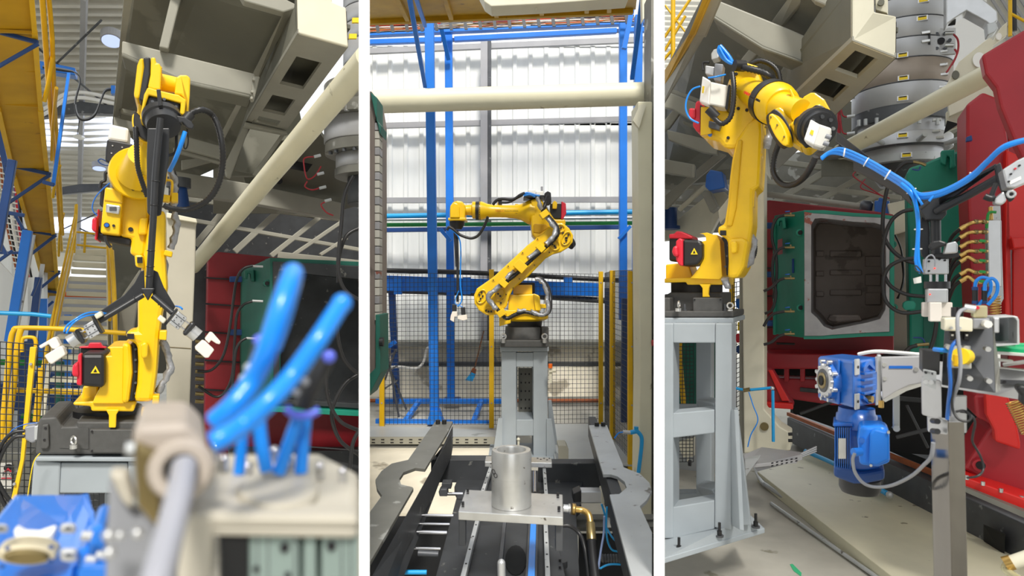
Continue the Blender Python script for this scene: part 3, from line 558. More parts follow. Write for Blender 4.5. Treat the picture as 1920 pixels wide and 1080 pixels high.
# roof seen at upper corners
m = M()
for k in range(26):
    y = -20+k*10; m.slab([(1200, y, 14+k*.35), (1330, y+4, 14+k*.35), (1330, y+10.5, 14.3+k*.35), (1200, y+6.5, 14.3+k*.35)], Vector((0, 0, .05)))
rf = STR('ceiling', m, 'roof_panel'); rf.name = 'ceiling'
PT('roof_sheet', M().poly([(1780, -20), (1960, -20), (1960, 90), (1780, 120)], 14, .05), 'roof_panel', parent=rf)
for k in range(7): PT('roof_rib', M().bar((1830+k*18, -20, 13.9), (1900+k*18, 90, 13.9), 4, 4), 'grey_steel', parent=rf)
STR('trim_5', M().poly([(1786, 0), (1850, 0), (1850, 150), (1786, 170)], 12.5, .1), 'wall_white')
TH('yellow_guardrail', 'yellow guard rail with crossing bars at the top left corner of the right view', 'railing', (1270, 100, 9))
for a, b, r in (((1262, -10, 9), (1262, 130, 9), 4.5), ((1247, 10, 9), (1300, 80, 9), 2), ((1300, -10, 9), (1246, 70, 9), 3), ((1246, 95, 9), (1285, 30, 9), 3), ((1240, 118, 9), (1258, 96, 9), 3)): PT('rail', M().tube([a, b], r, 10, 1), 'yellow_paint')
TH('yellow_guardrail', 'yellow guard rail post with slanted bar at the top right corner of the right view', 'railing', (1895, 68, 7))
PT('post', M().tube([(1894, -15, 7), (1894, 68, 7)], 3.4, 10, 1), 'yellow_paint'); PT('rail', M().tube([(1896, 26, 7), (1940, 50, 7)], 2.6, 10, 1), 'yellow_paint'); PT('dark_cable', M().tube([(1901, -15, 7.2), (1903, 58, 7.2)], 4, 8, 1), 'rubber')
# press head frame (overhead)
TH('overhead_press', 'grey-green welded steel press frame overhead in the right view', 'press frame', (1500, 300, 7))
PT('underside_plate', M().slab([(1340, -30, 6.), (1640, -30, 5.), (1640, 60, 5.4), (1430, 330, 9.6), (1240, 350, 11), (1240, 160, 9.)], Vector((0, 0, .1))), 'olive')
def q(n, pts, ds, ev, m_='olive_light', bv=.012, **k): return PT(n, M().slab([(p[0], p[1], d) for p, d in zip(pts, ds)], ev), m_, bv, **k)
dn = Vector((0, 0, -.1))
# long edge girder with yellow rim
q('edge_girder', [(1304, 60), (1322, 60), (1240, 200), (1240, 165)], [5.6, 5.6, 7.4, 7.4], A*.06, 'olive_light'); q('edge_girder', [(1342, -30), (1362, -30), (1322, 66), (1304, 66)], [4.8, 4.8, 5.6, 5.6], A*.06)
q('yellow_rim', [(1328, -30), (1343, -30), (1304, 62), (1240, 168), (1240, 140), (1292, 62)], [4.7, 4.7, 5.5, 7.4, 7.4, 5.5], A*.04, 'deck_yellow')
# box girder with holes
gd = PT('box_girder_side', M().slab([(1598, -30, 4.6), (1598, 76, 4.6), (1470, 200, 6.2), (1330, 330, 9.2), (1330, 296, 9.2), (1460, 138, 6.2), (1570, -30, 4.9)], A*.04), 'olive', .01)
def quadface(hs, pts, ds):
    """bottom face as strips round rectangular holes; (s0,s1) fractions along, w0,w1 across"""
    a, b, c, d = [P((p[0], p[1], e)) for p, e in zip(pts, ds)]
    at = lambda s, w_: (a.lerp(d, s)).lerp(b.lerp(c, s), w_)
    m = M(); cuts = [0]+[x for h in hs for x in h]+[1]
    for i in range(0, len(cuts), 2): m.slab([at(cuts[i], 0), at(cuts[i], 1), at(cuts[i+1], 1), at(cuts[i+1], 0)], Z*.03)
    for s0, s1 in hs:
        for w0, w1 in ((0, .22), (.74, 1)): m.slab([at(s0, w0), at(s0, w1), at(s1, w1), at(s1, w0)], Z*.03)
    return m
PT('box_girder_underside', quadface([(.03, .135), (.185, .29), (.38, .48)], [(1598, 76), (1680, 108), (1460, 315), (1372, 290)], [4.6, 4.7, 8.2, 8.0]), 'olive_light')
PT('box_girder_roof', M().slab([(1600, 40, 4.9), (1684, 60, 5.), (1462, 300, 8.4), (1374, 270, 8.2)], Z*.03), 'olive')
PT('box_girder_end', M().slab([(1598, -30, 4.6), (1640, -30, 4.62), (1640, 22, 4.62), (1681, 30, 4.7), (1680, 108, 4.7), (1598, 76, 4.6)], A*.03+L(-.01, 0, 0)), 'cream_clean', .01)
PT('box_girder_far_side', M().slab([(1680, 108, 4.72), (1681, 40, 4.72), (1470, 280, 8.2), (1460, 315, 8.2)], A*.02), 'olive')
PT('lifting_lug', M().poly([(1640, -30), (1665, -30), (1665, 28), (1662, 24), (1642, 18)], 4.7, .05), 'cream_clean', .005); PT('lug_eye', M().disc(1652, 4, 4.68, 6, .03, 14), 'olive')
for pts, ds in (([(1338, 4), (1346, 0), (1480, 54), (1541, 81), (1527, 124), (1430, 88), (1337, 30)], [5.6]*7),
                ([(1500, -30), (1560, -30), (1600, -30), (1600, 22), (1584, 26), (1528, 2)], [5.1]*6)):
    q('cross_beam', pts, ds, A*.08)
q('cross_beam_flange', [(1337, 28), (1430, 86), (1527, 122), (1527, 128), (1430, 93), (1337, 35)], [5.55]*6, A*.3, 'olive')
for pts in ([(1240, 170), (1252, 172), (1312, 195), (1312, 236), (1262, 205), (1240, 200)], [(1250, 243), (1345, 265), (1345, 290), (1316, 285), (1253, 262)], [(1240, 297), (1302, 308), (1302, 333), (1240, 323)]):
    q('cross_beam', pts, [7.6]*len(pts), A*.1)
for pts in ([(1262, 205), (1275, 212), (1255, 240), (1240, 250), (1240, 232)], [(1290, 108), (1380, 140), (1376, 147), (1290, 116)], [(1258, 165), (1350, 200), (1346, 206), (1254, 172)], [(1390, 110), (1425, 84), (1432, 88), (1396, 122)], [(1432, 180), (1498, 108), (1510, 114), (1450, 190)], [(1240, 372), (1345, 285), (1362, 290), (1290, 350), (1250, 392), (1240, 392)], [(1280, 226), (1350, 250), (1348, 256), (1280, 232)]):
    q('stiffener', pts, [7.9]*len(pts), A*.06, 'olive_light')
q('long_rib', [(1496, -30), (1530, -30), (1464, 50), (1446, 40)], [5.4, 5.4, 5.9, 5.9], A*.08); q('long_rib', [(1414, 80), (1432, 90), (1400, 122), (1388, 112)], [6.2]*4, A*.06); q('inner_flange', [(1572, 30), (1586, 24), (1540, 84), (1526, 78)], [5.2, 5.2, 5.7, 5.7], A*.05); q('inner_flange', [(1500, 118), (1512, 118), (1470, 156), (1458, 150)], [6.2]*4, A*.05)
pl = q('end_plate', [(1527, 84), (1543, 88), (1541, 122), (1526, 132)], [5.5]*4, A*.04, 'olive_light')
for y in (92, 102, 113): PT('bolt', M().disc(1532, y, 5.45, 2.4, .05, 6), 'olive_light', parent=pl)
ep = q('end_plate', [(1296, 308), (1303, 308), (1303, 333), (1296, 333)], [7.5]*4, A*.04, 'olive_light')
# far grid of beams below the head
TH('overhead_grid', 'pale steel roof grid seen under the press head behind the press', 'frame', (1540, 380, 11))
for a, b, w_ in (((1432, 300, 11), (1660, 330, 11), 10), ((1430, 340, 11), (1690, 372, 11), 9), ((1445, 385, 11), (1600, 290, 11), 12), ((1520, 385, 11), (1640, 318, 11), 10), ((1600, 388, 11), (1700, 340, 11), 8), ((1500, 262, 10), (1420, 318, 10), 26), ((1540, 280, 10.5), (1690, 318, 10.5), 14), ((1240, 352, 10), (1345, 352, 10), 8), ((1240, 380, 10.4), (1345, 384, 10.4), 7), ((1262, 345, 10), (1262, 385, 10), 7), ((1290, 378, 10), (1310, 350, 10), 5)):
    PT('beam', M().bar(a, b, w_, 14), 'olive_light', .01)
PT('roof_plate', M().poly([(1540, 190), (1606, 190), (1606, 330), (1540, 330)], 10.6, .05), 'olive'); PT('roof_plate', M().poly([(1760, 190), (1820, 190), (1820, 310), (1760, 310)], 9.6, .05), 'olive'); PT('beam', M().bar((1760, 262, 9.3), (1815, 228, 9.3), 9, 8), 'olive_light')
PT('roof_plate', M().poly([(1240, 330), (1700, 250), (1720, 420), (1240, 440)], 11.8, .1), 'plate_dark')
PT('bright_strip', M().box(1278, 412, 1340, 424, 11.6, .05), 'white'); PT('bright_strip', M().box(1240, 430, 1300, 436, 11.6, .05), 'white')
# silver sectional cylinder
TH('steel_tower', 'large silver sectional cylinder with yellow tags hanging from the press head', 'cylinder', (1688, 320, 8.6))
cx, cd_ = 1689, 8.6
def seg(y0, y1, r, mt_='tower_alu', nm='section', d=cd_): return PT(nm, M().lathe((cx, y0, d), (cx, y1, d), [(0, r-1.2), (.02, r), (.97, r), (1, r-1.5)], 48), mt_)
ys = [-40, 27, 62, 98, 134, 176, 216]
for k, (a, b) in enumerate(zip(ys, ys[1:])): seg(a, b, 86, 'tower_stained' if k == 4 else 'tower_alu'); PT('seam', M().lathe((cx, b-1.6, cd_), (cx, b-.2, cd_), [(0, 86.3), (1, 86.3)], 48), 'dark_steel')
PT('bolt_flange', M().lathe((cx, 214, cd_), (cx, 238, cd_), [(0, 86), (1, 86)], 48), 'dark_steel'); seg(236, 266, 76); PT('collar', M().lathe((cx, 262, cd_), (cx, 284, cd_), [(0, 84), (.1, 86), (1, 86)], 48), 'tower_alu'); PT('collar_lip', M().lathe((cx, 282, cd_), (cx, 286, cd_), [(0, 85), (1, 80)], 48), 'dark_steel'); seg(282, 300, 70); PT('bottom_flange', M().lathe((cx, 298, cd_), (cx, 312, cd_), [(0, 74), (1, 74)], 40), 'plate_steel'); PT('nozzle', M().lathe((cx, 310, cd_), (cx, 350, cd_), [(0, 56), (.5, 50), (1, 36)], 32), 'dark_steel')
dk = cd_-.56
def ont(x, y):      # a point on the front of the cylinder
    p0 = P((cx, y, cd_)); rr_ = S(p0, 86); u = (x-cx)/86.; q_ = p0+R*(u*rr_)-A*math.sqrt(max(.02, 1-u*u))*rr_; q_.z = H-(y-540)*q_.y/F; return q_
for x, y in ((1719, 1), (1717, 35), (1686, 104), (1687, 147), (1686, 185), (1686, 254), (1692, 291)):
    p = ont(x, y); s_ = p.y/F; n_ = -A; t_ = M().slab([p+L(-9*s_, -.02, 4.6*s_), p+L(9*s_, -.02, 4.6*s_), p+L(9*s_, -.02, -4.6*s_), p+L(-9*s_, -.02, -4.6*s_)], A*.06)
    tg = PT('tag_frame', t_, 'alu'); PT('tag', M().slab([p+L(-7*s_, -.026, 3.5*s_), p+L(7*s_, -.026, 3.5*s_), p+L(7*s_, -.026, -3.5*s_), p+L(-7*s_, -.026, -3.5*s_)], A*.02), 'label_yellow', parent=tg)
    PT('tag_print', M().slab([p+L(-6*s_, -.03, 3.2*s_), p+L(6*s_, -.03, 3.2*s_), p+L(6*s_, -.03, 1.4*s_), p+L(-6*s_, -.03, 1.4*s_)], A*.01), 'ink', parent=tg)
for x, y in ((1752, 97), (1752, 122), (1753, 140), (1751, 163), (1741, 225), (1740, 246), (1746, 258), (1723, 62), (1723, 78)):
    p = ont(x, y); PT('clip', M().slab([p+L(-.04, -.03, .015), p+L(.04, -.03, .015), p+L(.04, -.03, -.015), p+L(-.04, -.03, -.015)], A*.05), 'steel', .005)
p = ont(1748, 78); fp = PT('port_plate', M().slab([p+L(-.14, -.05, .14), p+L(.14, .04, .14), p+L(.14, .04, -.14), p+L(-.14, -.05, -.14)], A*.05), 'alu', .006)
PT('port', M().cyl(p+L(0, -.03, 0), p+L(0, .02, 0), .035, None, 16, False), 'ink', parent=fp)
for k in range(6): a = k*math.pi/3; c_ = p+L(.08*math.cos(a), -.03+.02*math.cos(a), .09*math.sin(a)); PT('screw', M().cyl(c_, c_+A*.03, .018, None, 10, False), 'dark_steel', parent=fp)
PT('hinge_bar', M().bar(ont(1729, 60), ont(1729, 84), 3, 4), 'black'); PT('hinge_bar', M().bar(ont(1765, 76), ont(1765, 98), 3, 4), 'black')
for x in (1616, 1627, 1645, 1668, 1688, 1712, 1742, 1758): p = ont(x, 225+abs(x-1689)**2/900.-2); PT('flange_bolt', M().cyl(p-A*.02+Z*.02, p-A*.02-Z*.05, 3.6/F*p.y, None, 8, False), 'plate_steel')
for x, y in ((1654, 268), (1712, 262), (1756, 270)): p = ont(x, y); PT('spigot', M().cyl(p, p+L((x-cx)*.002, -.12, .03), .028, None, 12, False), 'plate_steel')
for x, y in ((1778, 17), (1778, 40)): PT('rubber_buffer', M().cyl((x, y, 7.9), (x+13, y-2, 7.9), 9), 'rubber')
PT('top_arm', M().poly([(1786, -30), (1812, -20), (1846, 0), (1870, 20), (1871, 38), (1858, 48), (1848, 40), (1812, 20), (1790, 34), (1774, 46), (1774, -30)], 7.8, .2), 'alu', .01); PT('hook_block', M().poly([(1850, 44), (1868, 40), (1872, 52), (1866, 60), (1852, 66)], 7.7, .15), 'plate_steel', .01)
for y0, y1 in ((59, 66), (82, 92)): PT('valve_port', M().cyl((1772, y0+3, 8.), (1788, y0+3, 8.), 4), 'steel')
for pts in ([(1785, 62, 8), (1796, 75, 8), (1795, 100, 8), (1780, 128, 8), (1774, 136, 8)], [(1790, 92, 8), (1794, 102, 8), (1785, 122, 8)]): PT('red_hose', M().tube(pts, 1.8), 'red')
for y in (183, 218, 250):
    PT('side_fitting', M().cyl((1588, y+1, 8.3), (1603, y-1, 8.3), 3.2), 'plate_steel'); PT('red_hose', M().tube([(1589, y+1, 8.3), (1582, y, 8.3), (1578, y-8, 8.3), (1575, y-34, 8.3)], 1.5), 'red')
PT('red_hose', M().tube([(1573, 184, 8.4), (1573, 250, 8.4)], 3.2, 8, 1), 'red')
for pts in ([(1604, 322, 8), (1600, 330, 8), (1620, 345, 8), (1650, 365, 8), (1662, 370, 8)], [(1622, 336, 8), (1614, 352, 8), (1640, 362, 8), (1668, 372, 8)]): PT('red_hose', M().tube(pts, 1.2), 'red')
ONE('diagonal_beam', 'cream tubular brace rising diagonally in front of the silver cylinder', 'beam', M().tube([(1575, 285, 6.9), (1866, 132, 5.5)], 17.5, 28, 1), 'cream')
TH('cream_bracket', 'cream steel bracket with round holes between silver cylinder and red press', 'bracket', (1815, 220, 7.2))
PT('plate', M().poly([(1774, 160), (1798, 116), (1842, 80), (1856, 70), (1862, 76), (1876, 52), (1889, 40), (1888, 66), (1862, 84), (1862, 182), (1780, 218)], 7.2, .06), 'cream_clean', .005)
PT('round_hole', M().poly(circ(1836, 112, 12, 14, 20), 7.17, .02), 'white'); PT('round_hole', M().poly(circ(1873, 68, 5.5, 6.5, 16), 7.17, .02), 'white'); PT('round_hole', M().poly(circ(1792, 140, 7, 8, 16), 7.17, .02), 'olive')
PT('web', M().poly([(1774, 210), (1850, 172), (1876, 188), (1812, 196), (1812, 232), (1776, 246)], 7.3, .06), 'cream_clean', .005); PT('rear_plate', M().poly([(1846, 120), (1900, 120), (1900, 240), (1846, 240)], 7.4, .05), 'cream_clean'); PT('dark_slot', M().poly([(1776, 226), (1798, 232), (1770, 250)], 7.25, .03), 'pit')
# ---- red press at right
TH('red_press_column', 'tall red press column with sloping gusset at the right edge', 'press', (1880, 640, 6.3))
PT('column', M().poly([(1812, 196), (1843, 172), (1878, 186), (1896, 300), (1896, 660), (1826, 660), (1812, 300)], 6.3, .5), 'red', .02)
PT('column_back', M().box(1890, 150, 1960, 700, 6.7, .3), 'red', .01); PT('side_strip', M().poly([(1886, 280), (1930, 300), (1930, 460), (1902, 460), (1896, 450), (1890, 480), (1902, 660), (1884, 660)], 6.2, .3), 'red_bright', .02)
PT('side_strip', M().poly([(1896, 446), (1940, 446), (1940, 462), (1900, 466)], 6.1, .3), 'red_bright', .01)
PT('lower_side', M().box(1898, 462, 1940, 660, 6.5, .3), 'red_bright', .01)
PT('gusset', M().poly([(1841, 103), (1940, 44), (1940, 340), (1920, 300), (1904, 268), (1876, 200), (1868, 164), (1848, 138)], 5.2, .12), 'red', .015)
PT('latch', M().poly([(1812, 257), (1822, 253), (1824, 263), (1812, 265)], 6.2, .05), 'dark_blue', .005)
TH('red_press_foot', 'bright red press foot with bolted flange at lower right', 'press', (1890, 950, 5.4))
PT('foot_body', M().poly([(1826, 740), (1950, 735), (1950, 960), (1806, 880), (1852, 808), (1862, 798), (1830, 782)], 5.5, .5), 'red', .02)
PT('foot_rib', M().poly([(1848, 735), (1890, 740), (1906, 790), (1914, 830), (1914, 844), (1866, 828), (1864, 806), (1850, 778)], 5.35, .1), 'red_bright', .015)
PT('foot_flange', M().slab([(1806, 893, 5.3), (1950, 946, 5.2), (1950, 972, 5.2), (1806, 912, 5.3)], A*.3), 'red_bright', .01)
PT('foot_hole', M().disc(1837, 873, 5.44, 12, .08, 20), 'red')
PT('foot_hole_core', M().disc(1839, 873, 5.43, 8, .08, 20), 'pit')
for x, y in ((1813, 892), (1843, 903), (1877, 916), (1915, 930)): PT('bolt', M().cyl((x, y, 5.25), (x, y+7, 5.25), 3.6), 'steel')
PT('base_shim', M().slab([(1806, 912, 5.25), (1950, 972, 5.1), (1950, 984, 5.1), (1806, 921, 5.25)], A*.3), 'plate_dark')
# green mould at right
TH('green_mould_half', 'closed green mould half with lifting hook right of the hoses', 'mould', (1750, 660, 7.2))
PT('body', M().poly([(1700, 325), (1706, 314), (1736, 305), (1766, 292), (1816, 278), (1820, 664), (1706, 664)], 7.2, .3), 'green', .02)
PT('top_hook', M().poly([(1765, 282), (1790, 280), (1792, 312), (1781, 316), (1781, 294), (1776, 292), (1774, 310), (1765, 306)], 7.1, .08), 'green', .01)
PT('neck_plate', M().box(1732, 358, 1756, 664, 7.15, .04), 'green_dark')
ONE('blue_gearmotor', 'small blue gear motor on a shaft between the two moulds', 'motor', M().box(1640, 376, 1668, 404, 8.6, .2).cyl((1668, 388, 8.7), (1690, 386, 8.7), 7).poly([(1648, 370), (1664, 374), (1662, 378), (1646, 378)], 8.6, .15), 'gear_blue', bv=.01)
ONE('drive_shaft', 'grey drive shaft with dark coupling left of the small blue gear motor', 'shaft', M().cyl((1420, 362, 8.8), (1612, 387, 8.8), 6).cyl((1612, 386, 8.8), (1636, 389, 8.8), 8), 'olive_light'); PT('coupling', M().lathe((1612, 387, 8.8), (1636, 389, 8.8), [(0, 9), (.2, 13), (.8, 13), (1, 9)]), 'dark_steel')
TH('cream_machine_frame', 'cream steel frame seen between the open mould and the green mould half', 'frame', (1690, 650, 8.4))
PT('post', M().box(1672, 396, 1704, 700, 8.6, .2), 'olive_light', .01); PT('arm', M().poly([(1664, 382), (1710, 372), (1710, 430), (1676, 440)], 8.5, .1), 'cream_clean', .01)
# red platen and open mould
TH('red_platen', 'dark red press platen with black grooves behind the open mould', 'press', (1540, 700, 7.6))
PT('platen', M().poly([(1432, 378), (1442, 375), (1640, 396), (1676, 402), (1676, 660), (1640, 668), (1432, 668)], 7.95, .3), 'red_dark', .015)
for y0, y1 in ((464, 467), (501, 504), (554, 556), (613, 615)): PT('groove', M().poly([(1432, y0), (1452, y1-2), (1452, y1), (1432, y0+2.5)], 7.92, .05), 'ink')
PT('lower_beam', M().poly([(1432, 662), (1650, 664), (1650, 692), (1432, 692)], 7.5, .5), 'red', .015); PT('shaft_pin', M().tube([(1456, 644, 7.5), (1490, 645, 7.5)], 2.2), 'ink')
PT('bed_beam', M().poly([(1432, 708), (1650, 716), (1650, 760), (1560, 760), (1440, 742)], 7.7, .3), 'red', .015)
for x in (1470, 1500, 1530): PT('rib', M().box(x, 690, x+9, 716, 7.6, .1), 'red', .01)
PT('foot', M().poly([(1430, 692), (1447, 694), (1482, 752), (1487, 757), (1487, 766), (1430, 758)], 7.02, .2), 'red', .015); PT('foot_gusset', M().poly([(1440, 694), (1448, 694), (1480, 752), (1466, 752)], 6.97, .04), 'red_bright', .006); PT('foot_flange', M().poly([(1438, 754), (1486, 757), (1487, 768), (1430, 764)], 6.93, .08), 'red_bright', .01)
for k, y in enumerate((417, 509, 601)): PT('blue_clamp', M().box(1432, y, 1454, y+11, 7.3, .1), 'dark_blue', .01)
TH('open_mould', 'green framed open mould with brown ribbed cavity marked IN', 'mould', (1570, 636, 7.))
PT('green_side', M().slab([(1452, 404, 7.3), (1508, 394, 6.7), (1508, 634, 6.7), (1450, 626, 7.3)], A*.35), 'green', .01)
PT('side_step', M().box(1449, 410, 1456, 628, 7.25, .3), 'green', .01)
def frame_ring(outer, inner, d, t):
    o = [P((x, y, d)) for x, y in outer]; i_ = [P((x, y, d)) for x, y in inner]; n = len(o); vs = o+i_+[v+A*t for v in o+i_]
    return M().add(vs, [(k, (k+1) % n, n+(k+1) % n, n+k) for k in range(n)]+[(2*n+k, 3*n+k, 3*n+(k+1) % n, 2*n+(k+1) % n) for k in range(n)]+[(k, 2*n+k, 2*n+(k+1) % n, (k+1) % n) for k in range(n)]+[(n+k, n+(k+1) % n, 3*n+(k+1) % n, 3*n+k) for k in range(n)])
inner = [(1521, 422), (1528, 410), (1540, 409), (1600, 416), (1640, 418), (1659, 424), (1661, 480), (1661, 560), (1660, 580), (1650, 598), (1625, 605), (1560, 618), (1545, 612), (1532, 596), (1521, 586), (1521, 500)]
mid = [(1508, 397), (1526, 400), (1545, 401), (1600, 406), (1650, 408), (1668, 411), (1668, 480), (1668, 560), (1668, 600), (1668, 622), (1625, 624), (1560, 628), (1540, 630), (1508, 630), (1508, 590), (1508, 500)]
outr = [(1507, 394), (1526, 394), (1545, 394), (1600, 399), (1650, 402), (1677, 405), (1677, 480), (1677, 560), (1677, 600), (1676, 630), (1625, 631), (1560, 635), (1540, 636), (1507, 636), (1507, 590), (1507, 500)]
PT('green_rim', frame_ring(outr, mid, 6.7, .5), 'green', .004); PT('metal_rim', frame_ring(mid, inner, 6.68, .5), 'mould_rim', .004)
cv = M(); a_ = [P((x, y, 7.1)) for x, y in inner]; bk = [P((1590+(x-1590)*.93+4, 514+(y-514)*.9, 7.75)) for x, y in inner]; n = len(inner)
cv.add(a_+bk, [(k, (k+1) % n, n+(k+1) % n, n+k) for k in range(n)]+[tuple(range(n, 2*n))]); PT('cavity', cv, 'mould')
for x0, y0, x1, y1 in ((1530, 470, 1545, 481), (1556, 470, 1616, 482), (1530, 508, 1545, 518), (1556, 506, 1616, 516), (1530, 546, 1545, 556), (1556, 543, 1616, 554), (1622, 480, 1652, 500), (1622, 514, 1652, 536), (1622, 548, 1652, 572)): PT('pad', M().box(x0, y0, x1, y1, 7.72, .05), 'mould', .01)
PT('pad', M().poly([(1550, 600), (1556, 590), (1612, 590), (1618, 602), (1560, 606)], 7.3, .1), 'mould', .02)
for x, y in ((1500, 436), (1501, 577)): b_ = PT('boss', M().disc(x, y, 6.75, 7, .1, 16), 'green'); PT('boss_hole', M().disc(x+.5, y, 6.73, 4.5, .05, 14), 'pit', parent=b_)
PT('side_hook', M().poly([(1456, 408), (1472, 406), (1474, 428), (1467, 428), (1466, 414), (1461, 414), (1460, 424), (1456, 420)], 6.95, .1), 'green', .01)
PT('red_patch', M().slab([(1458, 450, 7.1), (1467, 447, 7.0), (1467, 476, 7.0), (1458, 478, 7.1)], A*.02), 'red')
t1 = M(); s_ = 6.9/F; text_mesh(t1, 'IN', (1482, 512, 6.9), 36*s_, L(1, -.35, 0), Z); PT('painted_letters', t1, 'dark_blue', label='blue painted letters IN')
for x, y in ((1674, 458), (1676, 576)): PT('rim_boss', M().torus((x, y, 6.8), A, 5, 2), 'green')
for k, (y, yy) in enumerate(((404, 409), (464, 460), (522, 517), (584, 586), (626, 636))):
    ft = PT('hose_fitting', M().cyl((1471, y, 6.6), (1490, y, 6.6), 2.4).cyl((1482, y-5, 6.6), (1484, y+2, 6.6), 1.8), 'brass_dark', label='steel hose fitting with blue lever'); PT('lever', M().tube([(1472, y-7, 6.6), (1481, y-8, 6.6)], 1.3, 6, 1), 'gear_blue', parent=ft)
for pts, lb in (([(1471, 404, 6.6), (1458, 408, 6.6), (1449, 425, 6.6), (1448, 450, 6.6), (1455, 480, 6.6), (1456, 520, 6.6), (1450, 560, 6.6)], 'black hose from the topmost fitting of the open mould'), ([(1471, 463, 6.5), (1458, 470, 6.5), (1450, 485, 6.5), (1449, 520, 6.5), (1455, 550, 6.5), (1448, 580, 6.5), (1434, 588, 6.5)], 'black hose from the second fitting of the open mould'), ([(1471, 522, 6.4), (1460, 526, 6.4), (1448, 538, 6.4), (1432, 546, 6.4)], 'short black hose from the third fitting of the open mould'), ([(1471, 584, 6.4), (1452, 588, 6.4), (1440, 598, 6.4), (1432, 612, 6.4)], 'short black hose from the fourth fitting of the open mould'), ([(1471, 627, 6.4), (1460, 631, 6.4), (1446, 642, 6.4), (1432, 646, 6.4)], 'short black hose from the lowest fitting of the open mould')):
    ONE('coolant_hose', lb, 'hose', M().tube(pts, 2.8), 'rubber', 'hoses on the open mould')
# cream column beside platen
TH('cream_column', 'cream steel column with flared foot behind the right view robot', 'column', (1420, 830, 6.6))
PT('shaft', M().poly([(1398, 320), (1413, 326), (1433, 318), (1433, 768), (1462, 800), (1482, 812), (1482, 845), (1395, 850), (1392, 520)], 6.6, .26), 'cream_clean', .012)
PT('side_flange', M().poly([(1386, 330), (1400, 330), (1396, 850), (1386, 850)], 6.7, .3), 'olive_light', .01); PT('round_hole', M().disc(1433, 800, 6.58, 8, .05, 20), 'brass_dark')
for y in (814, 826): PT('bolt', M().cyl((1478, y, 6.5), (1486, y, 6.5), 3.2), 'black')
PT('upper_arm_box', M().poly([(1350, 420), (1346, 395), (1398, 330), (1410, 296), (1434, 268), (1440, 330), (1432, 330)], 6.9, .3), 'cream_clean', .01)
TH('diagonal_strut', 'broad cream strut rising behind the robot at left of the right view', 'beam', (1300, 440, 8.6))
PT('strut', M().slab([(1240, 452, 8.8), (1240, 436, 8.8), (1345, 350, 8.), (1368, 368, 8.), (1330, 442, 8.2)], A*.15), 'cream_clean', .01)
PT('box_foot', M().poly([(1315, 362), (1330, 355), (1346, 388), (1332, 398)], 7.8, .2), 'olive_light', .01); PT('thin_pipe', M().tube([(1274, 393, 8.2), (1322, 350, 8.)], 4.6, 12, 1), 'cream_clean')
ONE('blue_screw_motor', 'blue gear motor box above the cream strut behind the robot', 'motor', M().poly([(1324, 328), (1332, 318), (1354, 322), (1360, 352), (1330, 358), (1322, 350)], 7.55, .25), 'gear_blue', bv=.01)
ONE('blue_screw_motor', 'darker blue motor flange low at the left edge of the right view', 'motor', M().cyl((1256, 390, 8.4), (1256, 425, 8.4), 14).cyl((1256, 424, 8.4), (1256, 430, 8.4), 20), 'dark_blue')
# ---- fence bits and signs behind the pedestal
TH('rear_fence', 'wire mesh fence with yellow post behind the right view pedestal', 'fence', (1372, 860, 7.4))
PT('post', M().box(1367, 520, 1377, 850, 7.5, .06), 'yellow_paint', .004); PT('post', M().tube([(1276, 640, 8), (1274, 660, 8), (1282, 760, 8)], 5, 8), 'yellow_paint')
wire_panel((1374, 530, 7.4), (1388, 528, 7.2), (1388, 830, 7.2), (1374, 840, 7.4), 2, 34, .004); wire_panel((1240, 600, 7.6), (1300, 600, 7.6), (1300, 800, 7.6), (1240, 800, 7.6), 9, 28, .004); wire_panel((1240, 800, 7.2), (1300, 800, 7.2), (1300, 866, 7.2), (1240, 866, 7.2), 9, 10, .004)
PT('cabinet_panel', M().box(1240, 600, 1345, 800, 8.4, .1), 'green_dark'); PT('lower_panel', M().box(1240, 810, 1345, 960, 8.2, .1), 'floor_grey')
ONE('oval_sign', 'oval blue and white sign on the fence behind the robot base', 'sign', M().slab([(x, y, 7.15) for x, y in circ(1385, 566, 5.5, 13, 18)], A*.01), 'gear_blue'); PT('white_half', M().slab([(x, y, 7.13) for x, y in circ(1385, 560, 4, 7, 14, 180, 360)], A*.008), 'off_white')
for k, (y0, y1, nm) in enumerate(((583, 602, 'upper'), (604, 620, 'lower'))):
    ONE('warning_sign', nm+' yellow warning sign on the cream column behind the robot', 'sign', M().box(1383, y0, 1391, y1, 7.1, .01), 'label_yellow'); t1 = M(); text_mesh(t1, 'EATH' if k == 0 else 'ATT', (1383.5, y0+8, 7.08), 4*7/F, R, Z, .001); PT('lettering', t1, 'ink')
ONE('round_sign', 'small round red and white sign above a blue one', 'sign', M().slab([(x, y, 7.15) for x, y in circ(1384, 634, 5, 9, 16)], A*.01), 'motor_red')
ONE('round_sign', 'small round blue sign lowest on the cream column', 'sign', M().slab([(x, y, 7.15) for x, y in circ(1385, 655, 5, 8, 16)], A*.01), 'dark_blue')
ONE('trolley_leg', 'cream trolley leg with castor seen through the lower pedestal opening', 'trolley', M().poly([(1272, 830), (1300, 822), (1300, 856), (1280, 858)], 7.6, .1).cyl((1290, 858, 7.6), (1290, 866, 7.6), 2), 'cream_clean'); PT('castor', M().cyl(P((1291, 868, 7.55)), P((1291, 868, 7.55))+R*.03, .035, None, 14, False), 'black')
